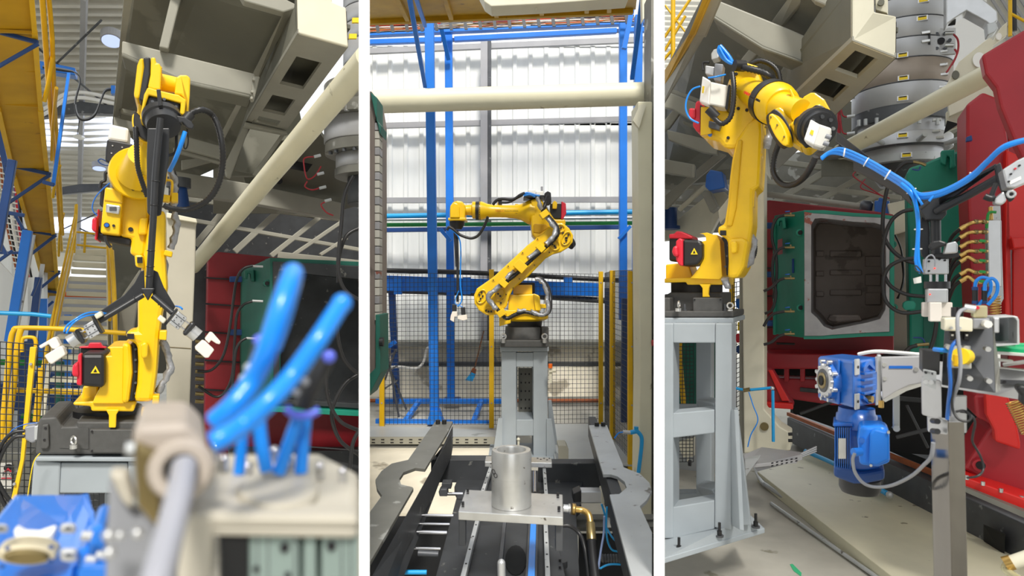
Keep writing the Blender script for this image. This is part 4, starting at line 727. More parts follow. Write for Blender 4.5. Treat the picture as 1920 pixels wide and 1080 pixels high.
# ---- pedestal
TH('robot_pedestal', 'grey welded steel pedestal with two openings carrying the right view robot', 'pedestal', (1320, 1010, 5.))
pd = 5.
PT('top_plate', M().box(1230, 596, 1375, 606, pd+.12, .65), 'pedestal_grey', .008)
PT('front_post', M().slab([(1341, 606, pd), (1372, 606, pd), (1372, 994, pd), (1340, 990, pd)], A*.22), 'pedestal_grey', .01); PT('front_post', M().box(1228, 606, 1262, 1010, pd, .22), 'pedestal_grey', .01)
PT('crosspiece', M().box(1262, 606, 1341, 643, pd+.01, .2), 'pedestal_grey', .008); PT('crosspiece', M().slab([(1258, 775, pd+.01), (1340, 768, pd+.01), (1340, 812, pd+.01), (1258, 822, pd+.01)], A*.2), 'pedestal_grey', .008); PT('crosspiece', M().slab([(1256, 952, pd+.01), (1340, 938, pd+.01), (1340, 992, pd+.01), (1256, 1012, pd+.01)], A*.2), 'pedestal_grey', .008)
PT('rear_post', M().box(1305, 606, 1334, 960, pd+.75, .15), 'pedestal_grey', .01)
for y in (762, 925): PT('rear_crosspiece', M().box(1230, y, 1310, y+14, pd+.75, .15), 'pedestal_grey', .01); 
for y in (757, 915): PT('side_crosspiece', M().bar((1352, y+8, pd+.2), (1320, y, pd+.75), 24, 24), 'pedestal_grey', .01)
PT('gusset', M().slab([(1376, 765, pd+.1), (1382, 765, pd+.1), (1408, 985, pd+.1), (1376, 985, pd+.1)], A*.04), 'pedestal_grey', .006); PT('gusset', M().slab([(1370, 768, pd+.0), (1377, 768, pd-.06), (1387, 994, pd-.25), (1370, 984, pd+.05)], R*.03), 'pedestal_grey', .006)
PT('floor_plate', M().slab([(1200, 1018, pd+.06), (1380, 978, pd+.1), (1408, 966, pd+.7), (1434, 990, pd+.3), (1434, 1000, pd+.28), (1200, 1068, pd-.6)][:4]+[(1200, 1060, pd-.62)], Vector((0, 0, -.04))), 'pedestal_grey', .006)
for x, y, d in ((1273, 1026, 4.75), (1349, 998, 4.95), (1417, 981, 5.2)):
    b_ = PT('anchor_bolt', M().cyl((x, y-18, d), (x, y+8, d), 2.8).cyl((x, y-3, d), (x, y+5, d), 5, None, 6), 'black'); PT('washer', M().cyl((x, y+5, d), (x, y+8, d), 8), 'dark_steel', parent=b_)
# ---- floor level structures
STR('trim_6', M().slab([G(1420, 884, .12), G(1555, 838, .12), G(1980, 1082, .12), G(1800, 1180, .12)], Vector((0, 0, -.12))), 'cream', .006)
tr_ = STR('trim_7', M().slab([G(1476, 783, .42), G(1500, 775, .42), G(2000, 985, .42), G(2000, 1018, .42)], Vector((0, 0, -.34))), 'dark_steel', .008)
PT('rail_head', M().bar(G(1478, 776, .46), G(1990, 985, .46), .05, .05, Z, False), 'rust', .004, parent=tr_)
PT('side_pocket', M().slab([G(1845, 985, .3), G(1885, 1002, .3), G(1883, 1046, .08), G(1845, 1022, .08)], A*.03), 'pit', parent=tr_)
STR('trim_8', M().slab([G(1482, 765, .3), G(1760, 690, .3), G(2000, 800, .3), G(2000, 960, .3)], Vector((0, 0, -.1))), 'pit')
TH('press_underbody', 'black machinery in the pit between platen and conveyor', 'machine', (1640, 800, 7))
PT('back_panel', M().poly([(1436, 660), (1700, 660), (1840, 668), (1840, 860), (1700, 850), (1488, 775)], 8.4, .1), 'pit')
for a, b, w_ in (((1500, 776, 7.2), (1590, 742, 7.2), 5), ((1500, 730, 7.6), (1740, 752, 7.6), 8), ((1680, 820, 6.6), (1760, 800, 6.6), 6), ((1600, 690, 8.2), (1740, 700, 8.2), 14), ((1700, 760, 7), (1740, 840, 7), 5)): PT('frame_bar', M().bar(a, b, w_, 8), 'machine_black', .006)
TH('cable_channel', 'galvanised cable channel junction on the cream floor plate', 'cable channel', (1450, 872, 6.2))
PT('lid', M().slab([(1394, 852, 5.9), (1428, 838, 6.4), (1504, 848, 6.2), (1494, 862, 5.8), (1398, 872, 5.6)], Vector((0, 0, -.03))), 'grey_steel', .004); sd = PT('side', M().slab([(1412, 872, 5.7), (1504, 852, 5.9), (1504, 862, 5.9), (1420, 884, 5.7)], A*.03), 'grey_steel')
for k in range(6):
    for j in (0, 1): PT('slot', M().slab([(1446+k*9, 868-k*1.8+j*5, 5.6), (1450+k*9, 867-k*1.8+j*5, 5.6), (1450+k*9, 869-k*1.8+j*5, 5.6), (1446+k*9, 870-k*1.8+j*5, 5.6)], A*.01), 'ink', parent=sd)
PT('drop_section', M().slab([(1396, 862, 5.6), (1424, 858, 5.6), (1398, 894, 5.3), (1396, 900, 5.3)], A*.1), 'plate_steel', .004)
for k in range(3): PT('conduit', M().tube([(1500, 852+k*3, 6), (1530, 838+k*4, 6.4)], 2, 8, 1), 'alu')
ONE('steel_conduit', 'galvanised conduit running along the edge of the cream floor plate', 'conduit', M().tube([G(1416, 870, .15), G(1423, 892, .07), G(1434, 908, .05), G(1450, 918, .05), G(1700, 1086, .05), G(1760, 1130, .05)], 6), 'alu')
ONE('steel_conduit', 'second thinner conduit just outside the first along the floor plate', 'conduit', M().tube([G(1446, 944, .03), G(1704, 1124, .03)], 4, 10, 1), 'plate_steel')
ONE('blue_air_pipe', 'blue air pipe lying on the cream floor plate under the blue gear motor', 'pipe', M().tube([G(1510, 846, .2), G(1565, 870, .2), G(1640, 912, .2), G(1664, 926, .2)], 5), 'pipe_blue'); PT('elbow', M().ball(G(1668, 928, .2), 7), 'plate_steel')
TH('blue_air_line', 'blue air pipe with elbow and valve on the cream column', 'pipe', (1450, 828, 6.3))
PT('pipe', M().tube([(1376, 727, 6.3), (1400, 731, 6.3), (1447, 727, 6.3)], 2.8), 'pipe_blue'); PT('pipe', M().tube([(1449, 732, 6.3), (1450, 828, 6.3)], 3, 8, 1), 'pipe_blue'); PT('elbow', M().ball((1448, 728, 6.3), 4), 'alu'); PT('valve', M().cyl((1394, 732, 6.25), (1406, 730, 6.25), 4), 'brass_dark'); PT('thin_hose', M().tube([(1404, 735, 6.2), (1412, 760, 6.2), (1421, 788, 6.2), (1408, 815, 6.2), (1402, 838, 6.2)], 1.1), 'hose_blue')
ONE('floor_mark', 'small bright green paint dab on the concrete floor', 'mark', M().flat([(1481, 1058), (1486, 1057), (1503, 1074), (1502, 1080), (1488, 1070)], .004, .003), 'green_belt')
ONE('hose_coupling', 'cream hose coupling with brass nut at the bottom right corner', 'coupling', M().cyl((1894, 1056, 3.1), (1940, 1040, 3.1), 13), 'cream_clean'); PT('nut', M().cyl((1884, 1058, 3.1), (1898, 1054, 3.1), 15, None, 8), 'brass'); PT('hose', M().tube([(1890, 1056, 3.1), (1886, 1068, 3.1), (1905, 1082, 3.05), (1925, 1092, 3.)], 8), 'clear_plastic')
# --- right robot
TH('industrial_robot', 'yellow robot arm reaching up on the right view pedestal beside the open mould', 'robot', (1315, 595, 5.5))
D = 5.2
PT('base_plate', M().poly([(1230, 583), (1375, 583), (1375, 595), (1230, 595)], D-.05, .6), 'casting', .01)
PT('base_casting', M().poly([(1257, 548), (1353, 548), (1354, 584), (1230, 584), (1230, 552), (1250, 552)], D+.15, .5), 'casting', .012)
bc = PT('base_cover', M().box(1299, 558, 1354, 592, D-.03, .2), 'casting', .008)
for x, y in ((1302, 562), (1351, 562), (1302, 589), (1351, 589)): PT('screw', M().disc(x, y, D-.04, 1.8, .02, 8), 'ink', parent=bc)
PT('side_block', M().poly([(1230, 558), (1256, 558), (1256, 592), (1230, 592)], D, .2), 'casting', .01)
PT('bearing_ring', M().lathe((1306, 551, D+.45), (1306, 528, D+.45), [(0, 49), (1, 49)], 28), 'black')
PT('swivel_plate', M().poly([(1230, 523), (1252, 522), (1354, 518), (1354, 534), (1288, 534), (1286, 529), (1250, 530), (1230, 530)], D+.05, .6), 'yellow', .01)
PT('pointer_tab', M().poly([(1311, 533), (1332, 533), (1329, 540), (1328, 552), (1330, 557), (1317, 557), (1317, 540)], D-.0, .04), 'yellow', .005)
PT('motor_shelf', M().poly([(1248, 496), (1290, 492), (1300, 524), (1248, 524)], D+.25, .3), 'yellow', .01)
PT('gear_housing', M().poly([(1294, 522), (1300, 515), (1312, 500), (1318, 484), (1315, 453), (1324, 451), (1323, 444), (1318, 439), (1311, 438), (1326, 436), (1338, 440), (1344, 440), (1350, 452), (1354, 518), (1349, 524)], D, .5), 'yellow', .03)
PT('housing_flange', M().lathe((1344, 482, D+.3), (1358, 481, D+.27), [(0, 38), (1, 38)], 28), 'yellow')
PT('black_ring', M().lathe((1354, 481, D+.28), (1367, 480, D+.24), [(0, 39), (.3, 38), (1, 38)], 28), 'black')
arm = [(1372, 300), (1380, 262), (1402, 230), (1428, 214), (1429, 250), (1426, 320), (1424, 350), (1412, 356), (1411, 420), (1407, 450), (1398, 500), (1386, 520), (1364, 522), (1366, 470), (1363, 448), (1346, 440), (1345, 424), (1357, 422), (1364, 380), (1368, 330)]
la = PT('lower_arm', M().poly(arm, D-.12, .32), 'yellow', .035)
PT('arm_edge', M().poly([(1366, 392), (1376, 300), (1384, 262), (1392, 262), (1380, 392), (1372, 424), (1362, 424)], D-.14, .04), 'yellow_paint', .01, parent=la)
PT('arm_tab', M().poly([(1412, 350), (1416, 350), (1413, 388), (1409, 388)], D-.1, .1), 'yellow', .006, parent=la)
PT('arm_rim', M().poly([(1364, 447), (1392, 445), (1404, 452), (1396, 500), (1384, 521), (1366, 522)], D-.16, .1), 'yellow', .03, parent=la)
PT('arm_boss', M().poly([(1369, 455), (1376, 451), (1382, 455), (1381, 473), (1371, 475)], D-.22, .1), 'yellow', .012, parent=la)
PT('window', M().box(1350, 432, 1361, 441, D-.14, .03), 'ink', parent=la); PT('hose_bracket', M().box(1401, 422, 1408, 437, D-.1, .08), 'yellow', .006, parent=la)
for x, y in ((1368, 460), (1366, 480), (1363, 500)): PT('ring_bolt', M().disc(x-3, y, D-.02, 2, .03, 8), 'dark_steel')
mo = PT('motor', M().poly([(1279, 449), (1312, 450), (1317, 458), (1317, 485), (1308, 497), (1279, 499)], D-.08, .3), 'black', .02)
PT('motor_cap', M().poly([(1267, 452), (1274, 446), (1280, 449), (1280, 499), (1274, 498), (1267, 488)], D-.1, .32), 'motor_red', .01, parent=mo); PT('motor_plug', M().poly([(1261, 462), (1270, 459), (1272, 482), (1262, 481), (1259, 472)], D-.14, .15), 'motor_red', .02, parent=mo)
PT('warning_triangle', M().poly([(1295, 477), (1308, 477), (1301.5, 465)], D-.09, .01), 'label_yellow', parent=mo); PT('triangle_mark', M().poly([(1299, 475), (1304, 475), (1301.5, 469)], D-.092, .01), 'ink', parent=mo)
PT('rear_motor', M().poly([(1254, 444), (1292, 441), (1294, 490), (1254, 490)], D+.3, .25), 'black', .02); PT('rear_motor_cap', M().poly([(1254, 439), (1264, 438), (1268, 433), (1278, 434), (1298, 443), (1298, 448), (1254, 447)], D+.28, .25), 'motor_red', .01)
PT('silver_sleeve', M().hose([(1400, 438, D), (1410, 452, D), (1412, 470, D), (1404, 488, D), (1394, 502, D)], 9, 1.1, 10), 'silver_cloth'); PT('sleeve_seam', M().hose([(1408, 440, D+.05), (1416, 458, D+.05), (1414, 480, D+.05), (1398, 502, D+.05)], 4), 'rubber')
PT('silver_sleeve', M().hose([(1358, 522, D-.1), (1362, 535, D-.1), (1374, 536, D-.1)], 7, 1.1, 10), 'silver_cloth')
PT('eye_bolt', M().torus((1369, 573, D-.1), A, 5.5, 1.8).cyl((1369, 580, D-.1), (1369, 583, D-.1), 5), 'steel'); PT('eye_bolt', M().torus((1273, 571, D-.1), R, 6, 2).cyl((1272, 578, D-.1), (1272, 584, D-.1), 6), 'steel')
for x in (1284, 1359): PT('stud', M().cyl((x, 570, D), (x, 584, D), 2.2).cyl((x, 580, D), (x, 584, D), 4.5, None, 6), 'dark_steel')
# elbow and upper arm
PT('elbow_casting', M().poly([(1312, 255), (1316, 230), (1319, 200), (1340, 196), (1366, 205), (1370, 160), (1375, 132), (1391, 113), (1421, 123), (1424, 140), (1436, 175), (1426, 205), (1416, 232), (1392, 268), (1376, 279), (1357, 277), (1347, 265)], D-.1, .5), 'yellow', .03)
PT('elbow_top_flange', M().poly([(1389, 114), (1421, 124), (1421, 130), (1388, 120)], D-.15, .3), 'yellow', .008)
ua = PT('upper_arm', M().lathe((1384, 158, D+.1), (1446, 192, D-.35), [(0, 22), (.15, 27), (.5, 25), (.75, 27), (1, 32)], 28), 'yellow')
t1 = M(); xd = P((1430, 190, D-.5))-P((1395, 172, D-.3)); s_ = 5/F; text_mesh(t1, 'FANUC', (1394, 175, D-.43), 7*s_, xd, Z+R*.4); PT('lettering', t1, 'ink_red', parent=ua, label='red lettering')
t1 = M(); text_mesh(t1, 'Robot R-2000iA', (1405, 182, D-.5), 5.5*s_, xd, Z+R*.4); PT('lettering', t1, 'ink', parent=ua, label='black lettering')
PT('forearm_ring', M().lathe((1441, 188, D-.3), (1452, 194, D-.38), [(0, 41), (.2, 43), (1, 43)], 32), 'black')
PT('forearm_flange', M().lathe((1451, 193, D-.37), (1466, 200, D-.48), [(0, 42), (.3, 42), (.9, 37), (1, 32)], 32), 'yellow')
PT('forearm_neck', M().lathe((1463, 199, D-.46), (1502, 208, D-.62), [(0, 31), (.3, 26), (1, 22)], 28), 'yellow')
for k in range(9):
    a = math.radians(120+k*24); PT('flange_bolt', M().disc(1466+31*math.cos(a)*.62+2, 199-31*math.sin(a)*.9, D-.52, 2.6, .03, 10), 'yellow_paint')
PT('wrist_ear', M().poly([(1478, 165), (1484, 167), (1498, 196), (1490, 200)], D-.6, .05), 'yellow', .01)
PT('wrist_fork', M().poly([(1441, 232), (1450, 205), (1462, 200), (1482, 216), (1500, 262), (1506, 275), (1500, 276), (1480, 262), (1462, 240)], D-.62, .2), 'yellow', .03)
PT('cover_ring', M().slab([(x, y, D-.66) for x, y in circ(1468, 238, 13, 38, 24, tilt=-27)], L(-.05, .12, 0)), 'black', .01)
PT('cover_disc', M().slab([(x, y, D-.72) for x, y in circ(1459, 243, 11.5, 34, 24, tilt=-27)], L(.03, .08, 0)), 'yellow', .015)
for x, y in ((1445, 219), (1457, 234), (1470, 256)): PT('cover_screw', M().disc(x, y, D-.735, 1.8, .02, 8), 'brass_dark')
PT('wrist_lobe', M().poly([(1500, 190), (1508, 180), (1520, 173), (1528, 173), (1546, 186), (1556, 204), (1559, 216), (1556, 221), (1540, 210), (1524, 216), (1506, 202)], D-.6, .3), 'yellow', .03)
PT('wrist_block', M().poly([(1480, 232), (1500, 214), (1533, 192), (1542, 196), (1556, 226), (1540, 260), (1516, 280), (1506, 277), (1498, 268)], D-.66, .25), 'yellow', .02)
PT('flange_plate', M().poly([(1487, 230), (1490, 222), (1530, 196), (1542, 198), (1552, 205), (1558, 228), (1530, 268), (1510, 276), (1502, 266)], D-.7, .06), 'black', .008)
fc = P((1527, 238, D-.68)); fa = L(.35, -.85, -.35).normalized()
PT('tool_flange', M().lathe(fc, fc+fa*.1, [(0, .125), (.5, .125), (.55, .108), (1, .1)], 28, px=False), 'grip_black')
for k in range(8):
    a = k*math.pi/4; u = fa.cross(Z).normalized(); v = fa.cross(u); c_ = fc+fa*.1+(u*math.cos(a)+v*math.sin(a))*.075; PT('flange_screw', M().cyl(c_, c_+fa*.015, .012, None, 8, False), 'dark_steel')
bx = PT('junction_box', M().poly([(1508, 262), (1521, 224), (1536, 232), (1560, 240), (1553, 262), (1543, 279), (1524, 273)], D-.95, .1), 'off_white', .012)
PT('box_lid', M().poly([(1507, 262), (1520, 223), (1538, 234), (1526, 272)], D-.97, .05), 'white', .008, parent=bx); PT('yellow_label', M().poly([(1518, 250), (1521, 243), (1526, 245), (1524, 254)], D-.975, .01), 'label_yellow', parent=bx)
for x, y in ((1553, 256), (1549, 269)): PT('cable_gland', M().cyl((x-5, y-1, D-1.), (x+5, y+2, D-1.), 4.5, None, 10), 'cable_grey', parent=bx)
# control boxes on the elbow
cb = PT('control_box', M().slab([(1330, 152, D-.3), (1366, 160, D-.2), (1360, 202, D-.2), (1328, 196, D-.3)], A*.16), 'off_white', .012); PT('box_lid', M().slab([(1317, 142, D-.25), (1332, 151, D-.33), (1329, 197, D-.33), (1311, 190, D-.25)], A*.1), 'white', .01, parent=cb); PT('yellow_label', M().slab([(1317, 161, D-.31), (1321, 162, D-.33), (1319, 175, D-.33), (1316, 174, D-.31)], A*.005), 'label_yellow', parent=cb)
PT('valve_block', M().poly([(1340, 118), (1356, 120), (1352, 152), (1338, 150)], D-.12, .1), 'cable_grey', .008); PT('valve_block', M().poly([(1322, 122), (1340, 125), (1338, 142), (1322, 138)], D-.1, .1), 'alu', .008); PT('valve_fitting', M().tube([(1318, 132, D-.1), (1318, 118, D-.1), (1330, 117, D-.1)], 2.6), 'black')
PT('back_plate', M().poly([(1366, 158), (1370, 160), (1364, 206), (1360, 204)], D-.2, .2), 'black'); PT('sensor_cluster', M().poly([(1338, 92), (1346, 90), (1348, 108), (1334, 112), (1333, 100)], D-.1, .1), 'steel', .008)
PT('hose_coil', M().tube([(1350, 86, D-.2), (1358, 95, D-.2), (1368, 108, D-.2), (1372, 118, D-.2), (1358, 110, D-.2), (1348, 96, D-.2), (1350, 86, D-.2)], 4), 'hose_blue'); PT('hose_coil', M().tube([(1349, 90, D-.22), (1362, 112, D-.22), (1374, 120, D-.22)], 2.4), 'hose_blue')
PT('conduit_clamp', M().disc(1377, 123, D-.25, 11, .08, 18, ax=L(.8, .6, 0)), 'black')
PT('ribbed_conduit', M().hose([(1382, 124, D-.2), (1400, 128, D-.25), (1425, 134, D-.25), (1442, 142, D-.25), (1454, 156, D-.2)], 7), 'rubber')
PT('ribbed_conduit', M().hose([(1408, 120, D), (1425, 114, D), (1444, 120, D), (1458, 134, D), (1463, 156, D)], 5.5), 'rubber')
PT('ribbed_conduit', M().hose([(1373, 136, D-.25), (1376, 165, D-.28), (1374, 200, D-.28), (1368, 222, D-.28), (1354, 232, D-.28), (1342, 224, D-.28), (1336, 212, D-.25)], 5.6), 'rubber'); PT('conduit_end', M().cyl((1328, 204, D-.28), (1344, 220, D-.26), 9), 'rubber')
PT('ribbed_conduit', M().hose([(1461, 268, D-.5), (1452, 295, D-.4), (1451, 325, D-.4), (1466, 345, D-.5), (1488, 346, D-.6), (1508, 332, D-.8), (1522, 310, D-.95), (1530, 292, D-1.)], 6.2), 'rubber')
PT('connector_panel', M().poly([(1314, 200), (1330, 200), (1334, 250), (1313, 254)], D-.16, .08), 'yellow', .006); PT('connector', M().poly([(1329, 226), (1352, 232), (1348, 244), (1328, 238)], D-.2, .06), 'dark_steel', .006); PT('round_port', M().disc(1331, 252, D-.15, 4, .02, 14), 'gear_blue')
for x, y in ((1384, 203), (1400, 206), (1365, 258), (1380, 138), (1416, 204)): PT('screw_hole', M().disc(x, y, D-.115, 3, .02, 10), 'ink')
m3 = PT('side_motor', M().poly([(1304, 190), (1312, 187), (1318, 195), (1316, 245), (1306, 247), (1298, 235)], D-.1, .25), 'motor_red', .015); PT('side_motor_body', M().poly([(1312, 195), (1320, 200), (1318, 243), (1312, 246)], D-.12, .25), 'black', .01); PT('motor_plug', M().box(1291, 202, 1304, 222, D-.12, .12), 'motor_red', .015, parent=m3)
PT('air_tube', M().tube([(1313, 162, D-.3), (1298, 168, D-.3), (1288, 185, D-.3), (1286, 205, D-.3), (1294, 222, D-.3), (1310, 231, D-.3)], 1.9), 'hose_blue'); PT('air_tube', M().tube([(1328, 146, D-.35), (1342, 144, D-.35), (1360, 140, D-.3)], 1.8), 'hose_blue')
PT('elbow_sleeve', M().hose([(1440, 232, D), (1444, 250, D), (1436, 272, D), (1428, 285, D)], 9, 1.1, 10), 'silver_cloth'); PT('sleeve_clamp', M().poly([(1424, 284), (1430, 288), (1424, 304), (1416, 300)], D-.1, .1), 'yellow', .006)
# --- tool of the right robot
TH('gripper_tool', 'black three-armed gripper tool with blue hoses held by the right robot', 'gripper', (1752, 620, 3.6))
def q3(n, pts, d, t=.02, m_='grip_black', bv=.004, **k): return PT(n, M().slab([(p[0], p[1], (p[2] if len(p) > 2 else d)) for p in pts], A*t), m_, bv, **k)
PT('main_tube', M().tube([(1574, 279, 4.1), (1640, 318, 3.9), (1728, 378, 3.6)], 9, 14, 1), 'grip_black')
PT('mounting_stub', M().tube([(1537, 291, 4.3), (1556, 291, 4.2), (1582, 287, 4.08)], 9, 12), 'grip_black')
q3('side_plate', [(1568, 246, 4.1), (1638, 300, 3.85), (1636, 309, 3.85), (1590, 284, 4.), (1567, 266, 4.1)], 0)
q3('web_plate', [(1600, 300, 3.95), (1700, 352, 3.6), (1712, 388, 3.6), (1690, 366, 3.65), (1600, 318, 3.95)], 0)
q3('hub', [(1728, 360), (1760, 356), (1775, 382), (1775, 402), (1766, 412), (1738, 412), (1726, 396)], 3.55, .1)
PT('side_tube', M().tube([(1756, 396, 3.55), (1815, 366, 3.45), (1872, 334, 3.35)], 8, 14, 1), 'grip_black'); q3('side_web', [(1760, 372, 3.5), (1800, 346, 3.42), (1868, 306, 3.35), (1872, 314, 3.35), (1800, 364, 3.45), (1762, 384, 3.55)], 0)
PT('down_tube', M().tube([(1754, 405, 3.6), (1755, 480, 3.6)], 9, 14, 1), 'grip_black'); q3('down_web', [(1728, 400), (1740, 400), (1744, 430), (1744, 490), (1728, 480), (1722, 440)], 3.62)
gp = PT('guide_block', M().box(1735, 484, 1779, 514, 3.5, .12), 'alu', .005)
for x, y in ((1742, 490), (1742, 508), (1762, 486), (1772, 488)): PT('screw', M().disc(x, y, 3.49, 2, .01, 8), 'ink', parent=gp)
PT('red_light', M().disc(1753, 503, 3.49, 1.3, .01, 8), 'red_light', parent=gp)
q3('carrier_plate', [(1752, 476), (1790, 470), (1799, 474), (1798, 481), (1784, 484), (1736, 482)], 3.48, .14)
for x in (1745, 1757, 1773): PT('guide_rod', M().cyl((x, 514, 3.56), (x, 530, 3.56), 2.2), 'chrome')
PT('collar', M().lathe((1757, 528, 3.56), (1757, 541, 3.56), [(0, 22), (1, 22)], 24), 'grip_black'); PT('gripper_body', M().box(1739, 541, 1778, 568, 3.5, .1), 'alu', .006); PT('red_light', M().disc(1744, 552, 3.49, 1.3, .01, 8), 'red_light')
for x0, x1, y1, d in ((1730, 1745, 594, 3.52), (1743, 1766, 603, 3.44), (1764, 1786, 594, 3.52)): PT('claw', M().box(x0, 567, x1, y1, d, .06), 'claw', .004)
PT('sensor_body', M().poly([(1741, 462), (1748, 452), (1762, 450), (1775, 454), (1776, 460), (1760, 464), (1748, 470)], 3.42, .04), 'rubber', .008); PT('solenoid', M().poly([(1775, 456), (1792, 452), (1796, 458), (1796, 474), (1770, 476)], 3.42, .06), 'alu', .006)
q3('end_plate', [(1866, 310), (1876, 304), (1884, 330), (1898, 352), (1903, 372), (1896, 378), (1882, 364), (1870, 336)], 3.3, .03)
g2 = PT('side_gripper', M().poly([(1880, 318), (1908, 300), (1940, 285), (1940, 336), (1904, 352), (1888, 352)], 3.2, .1), 'alu', .006)
for x, y in ((1896, 326), (1892, 340), (1912, 310)): PT('screw', M().disc(x, y, 3.19, 2, .01, 8), 'ink', parent=g2)
PT('red_light', M().disc(1904, 316, 3.19, 2, .01, 8), 'motor_red', parent=g2); PT('side_label', M().poly([(1893, 340), (1914, 330), (1915, 336), (1894, 346)], 3.195, .01), 'white', parent=g2)
PT('elbow_plug', M().tube([(1846, 368, 3.2), (1858, 372, 3.2), (1866, 370, 3.2)], 6.5), 'rubber'); PT('elbow_plug', M().tube([(1857, 372, 3.2), (1863, 356, 3.2), (1868, 344, 3.2)], 4.5), 'rubber'); PT('solenoid', M().poly([(1866, 372), (1882, 358), (1888, 376), (1880, 384), (1866, 382)], 3.18, .06), 'alu', .006); PT('bushing', M().torus((1896, 364, 3.18), A, 6, 2.6), 'steel')
for off, r in ((0, 4.5), (6, 4), (-5, 3.5)):
    PT('air_hose', M().tube([(1540, 297+off*.3, 4.), (1556, 286+off*.3, 4.), (1580, 284+off, 3.95), (1625, 303+off, 3.8), (1665, 326+off, 3.65), (1700, 348+off, 3.5), (1722, 366+off*.6, 3.45), (1755, 364+off*.6, 3.4), (1790, 350+off*.5, 3.35), (1825, 328+off*.5, 3.3), (1852, 302+off*.3, 3.25), (1885, 274+off*.3, 3.2), (1940, 258+off*.2, 3.2)], r), 'hose_blue')
for off, r in ((0, 3.6), (5, 3)):
    PT('air_hose', M().tube([(1690, 344+off, 3.48), (1708, 360+off, 3.45), (1718-off*.3, 385, 3.45), (1722-off*.3, 420, 3.45), (1721-off*.3, 455, 3.45), (1722-off, 490, 3.45), (1728-off*.4, 512, 3.45)], r), 'hose_blue')
PT('air_hose', M().tube([(1710, 352, 3.46), (1722, 372, 3.42), (1732, 388, 3.42)], 2.4), 'hose_blue'); PT('air_hose', M().tube([(1770, 358, 3.4), (1752, 366, 3.4), (1740, 380, 3.4)], 2.4), 'hose_blue')
for x, y, a, r in ((1583, 286, 10, 7), (1624, 304, 30, 8), (1664, 328, 30, 9), (1709, 358, 60, 8), (1722, 430, 0, 6), (1720, 467, 0, 7), (1772, 360, -20, 6), (1824, 330, -35, 8)):
    p = P((x, y, 3.5 if x > 1650 else 3.8)); ax = L(math.cos(math.radians(a)), 0, -math.sin(math.radians(a))) if a else Z; PT('cable_tie', M().torus(p, ax, r+.5, 1.3), 'white')
PT('tee_fitting', M().tube([(1725, 392, 3.4), (1735, 384, 3.4), (1742, 378, 3.4)], 3.5), 'rubber')
PT('wire', M().tube([(1733, 506, 3.4), (1736, 486, 3.4), (1746, 478, 3.4), (1753, 486, 3.4), (1753, 500, 3.4)], 1.4), 'cable_grey'); PT('wire', M().tube([(1728, 512, 3.42), (1716, 506, 3.42), (1718, 498, 3.42), (1730, 512, 3.42)], 1.2), 'wire_black'); PT('paper_tag', M().poly([(1712, 522), (1727, 518), (1728, 530), (1714, 532)], 3.45, .004), 'off_white')
# --- hoses on the green mould half
for pts, lb in (([(1712, 304, 6.2), (1696, 306, 6.2), (1678, 322, 6.2), (1664, 352, 6.2), (1656, 400, 6.2), (1657, 440, 6.2), (1672, 468, 6.2), (1698, 488, 6.2), (1722, 494, 6.2)], 'thick black hose arching from the top fitting of the green mould half'), ([(1712, 393, 6.1), (1690, 398, 6.1), (1670, 416, 6.1), (1658, 450, 6.1), (1655, 500, 6.1), (1668, 534, 6.1), (1700, 552, 6.1), (1738, 556, 6.1)], 'thick black hose looping from the middle of the green mould half'), ([(1714, 484, 6.), (1690, 488, 6.), (1666, 502, 6.), (1656, 530, 6.), (1662, 566, 6.), (1690, 586, 6.), (1730, 584, 6.)], 'thick black hose making the lowest loop beside the open mould'), ([(1756, 604, 6.), (1752, 630, 6.), (1744, 656, 6.)], 'short black hose hanging under the white gripper claws'), ([(1720, 648, 6.), (1706, 652, 6.), (1690, 668, 6.)], 'short black hose at the lower fitting of the green mould half')):
    ONE('mould_hose', lb, 'hose', M().tube(pts, 3.8, 10), 'rubber', 'hoses looping beside the open mould')
for pts, lb in (([(1678, 440, 7.7), (1690, 470, 7.7), (1694, 520, 7.7), (1684, 560, 7.7)], 'longer thin black hose bowed in front of the cream machine frame'), ([(1682, 560, 7.85), (1694, 530, 7.85), (1690, 480, 7.85)], 'shorter thin black hose beside the longer one at the cream machine frame')): ONE('thin_hose', lb, 'hose', M().tube(pts, 1.6), 'rubber', 'thin hoses before the cream frame')
TH('brass_fitting', 'steel and brass valve fitting with blue lever on top of the green mould half', 'fitting', (1725, 308, 6.2)); PT('body', M().tube([(1711, 303, 6.2), (1726, 306, 6.2), (1736, 310, 6.2)], 3), 'brass_dark'); PT('lever', M().tube([(1710, 317, 6.2), (1722, 319, 6.2), (1726, 312, 6.2)], 1.6), 'dark_blue')
TH('brass_fitting', 'steel valve fitting with blue lever low on the green mould half', 'fitting', (1735, 646, 6.2)); PT('body', M().tube([(1716, 647, 6.2), (1742, 645, 6.2)], 3.4, 10, 1), 'brass_dark'); PT('lever', M().tube([(1712, 633, 6.2), (1728, 634, 6.2), (1734, 642, 6.2)], 1.6), 'dark_blue')
ONE('green_handwheel', 'green octagonal valve handle beside the white gripper claws', 'handle', M().poly([(1694, 568), (1700, 564), (1714, 564), (1718, 570), (1716, 580), (1698, 582), (1693, 576)], 6.1, .1), 'green', bv=.008)
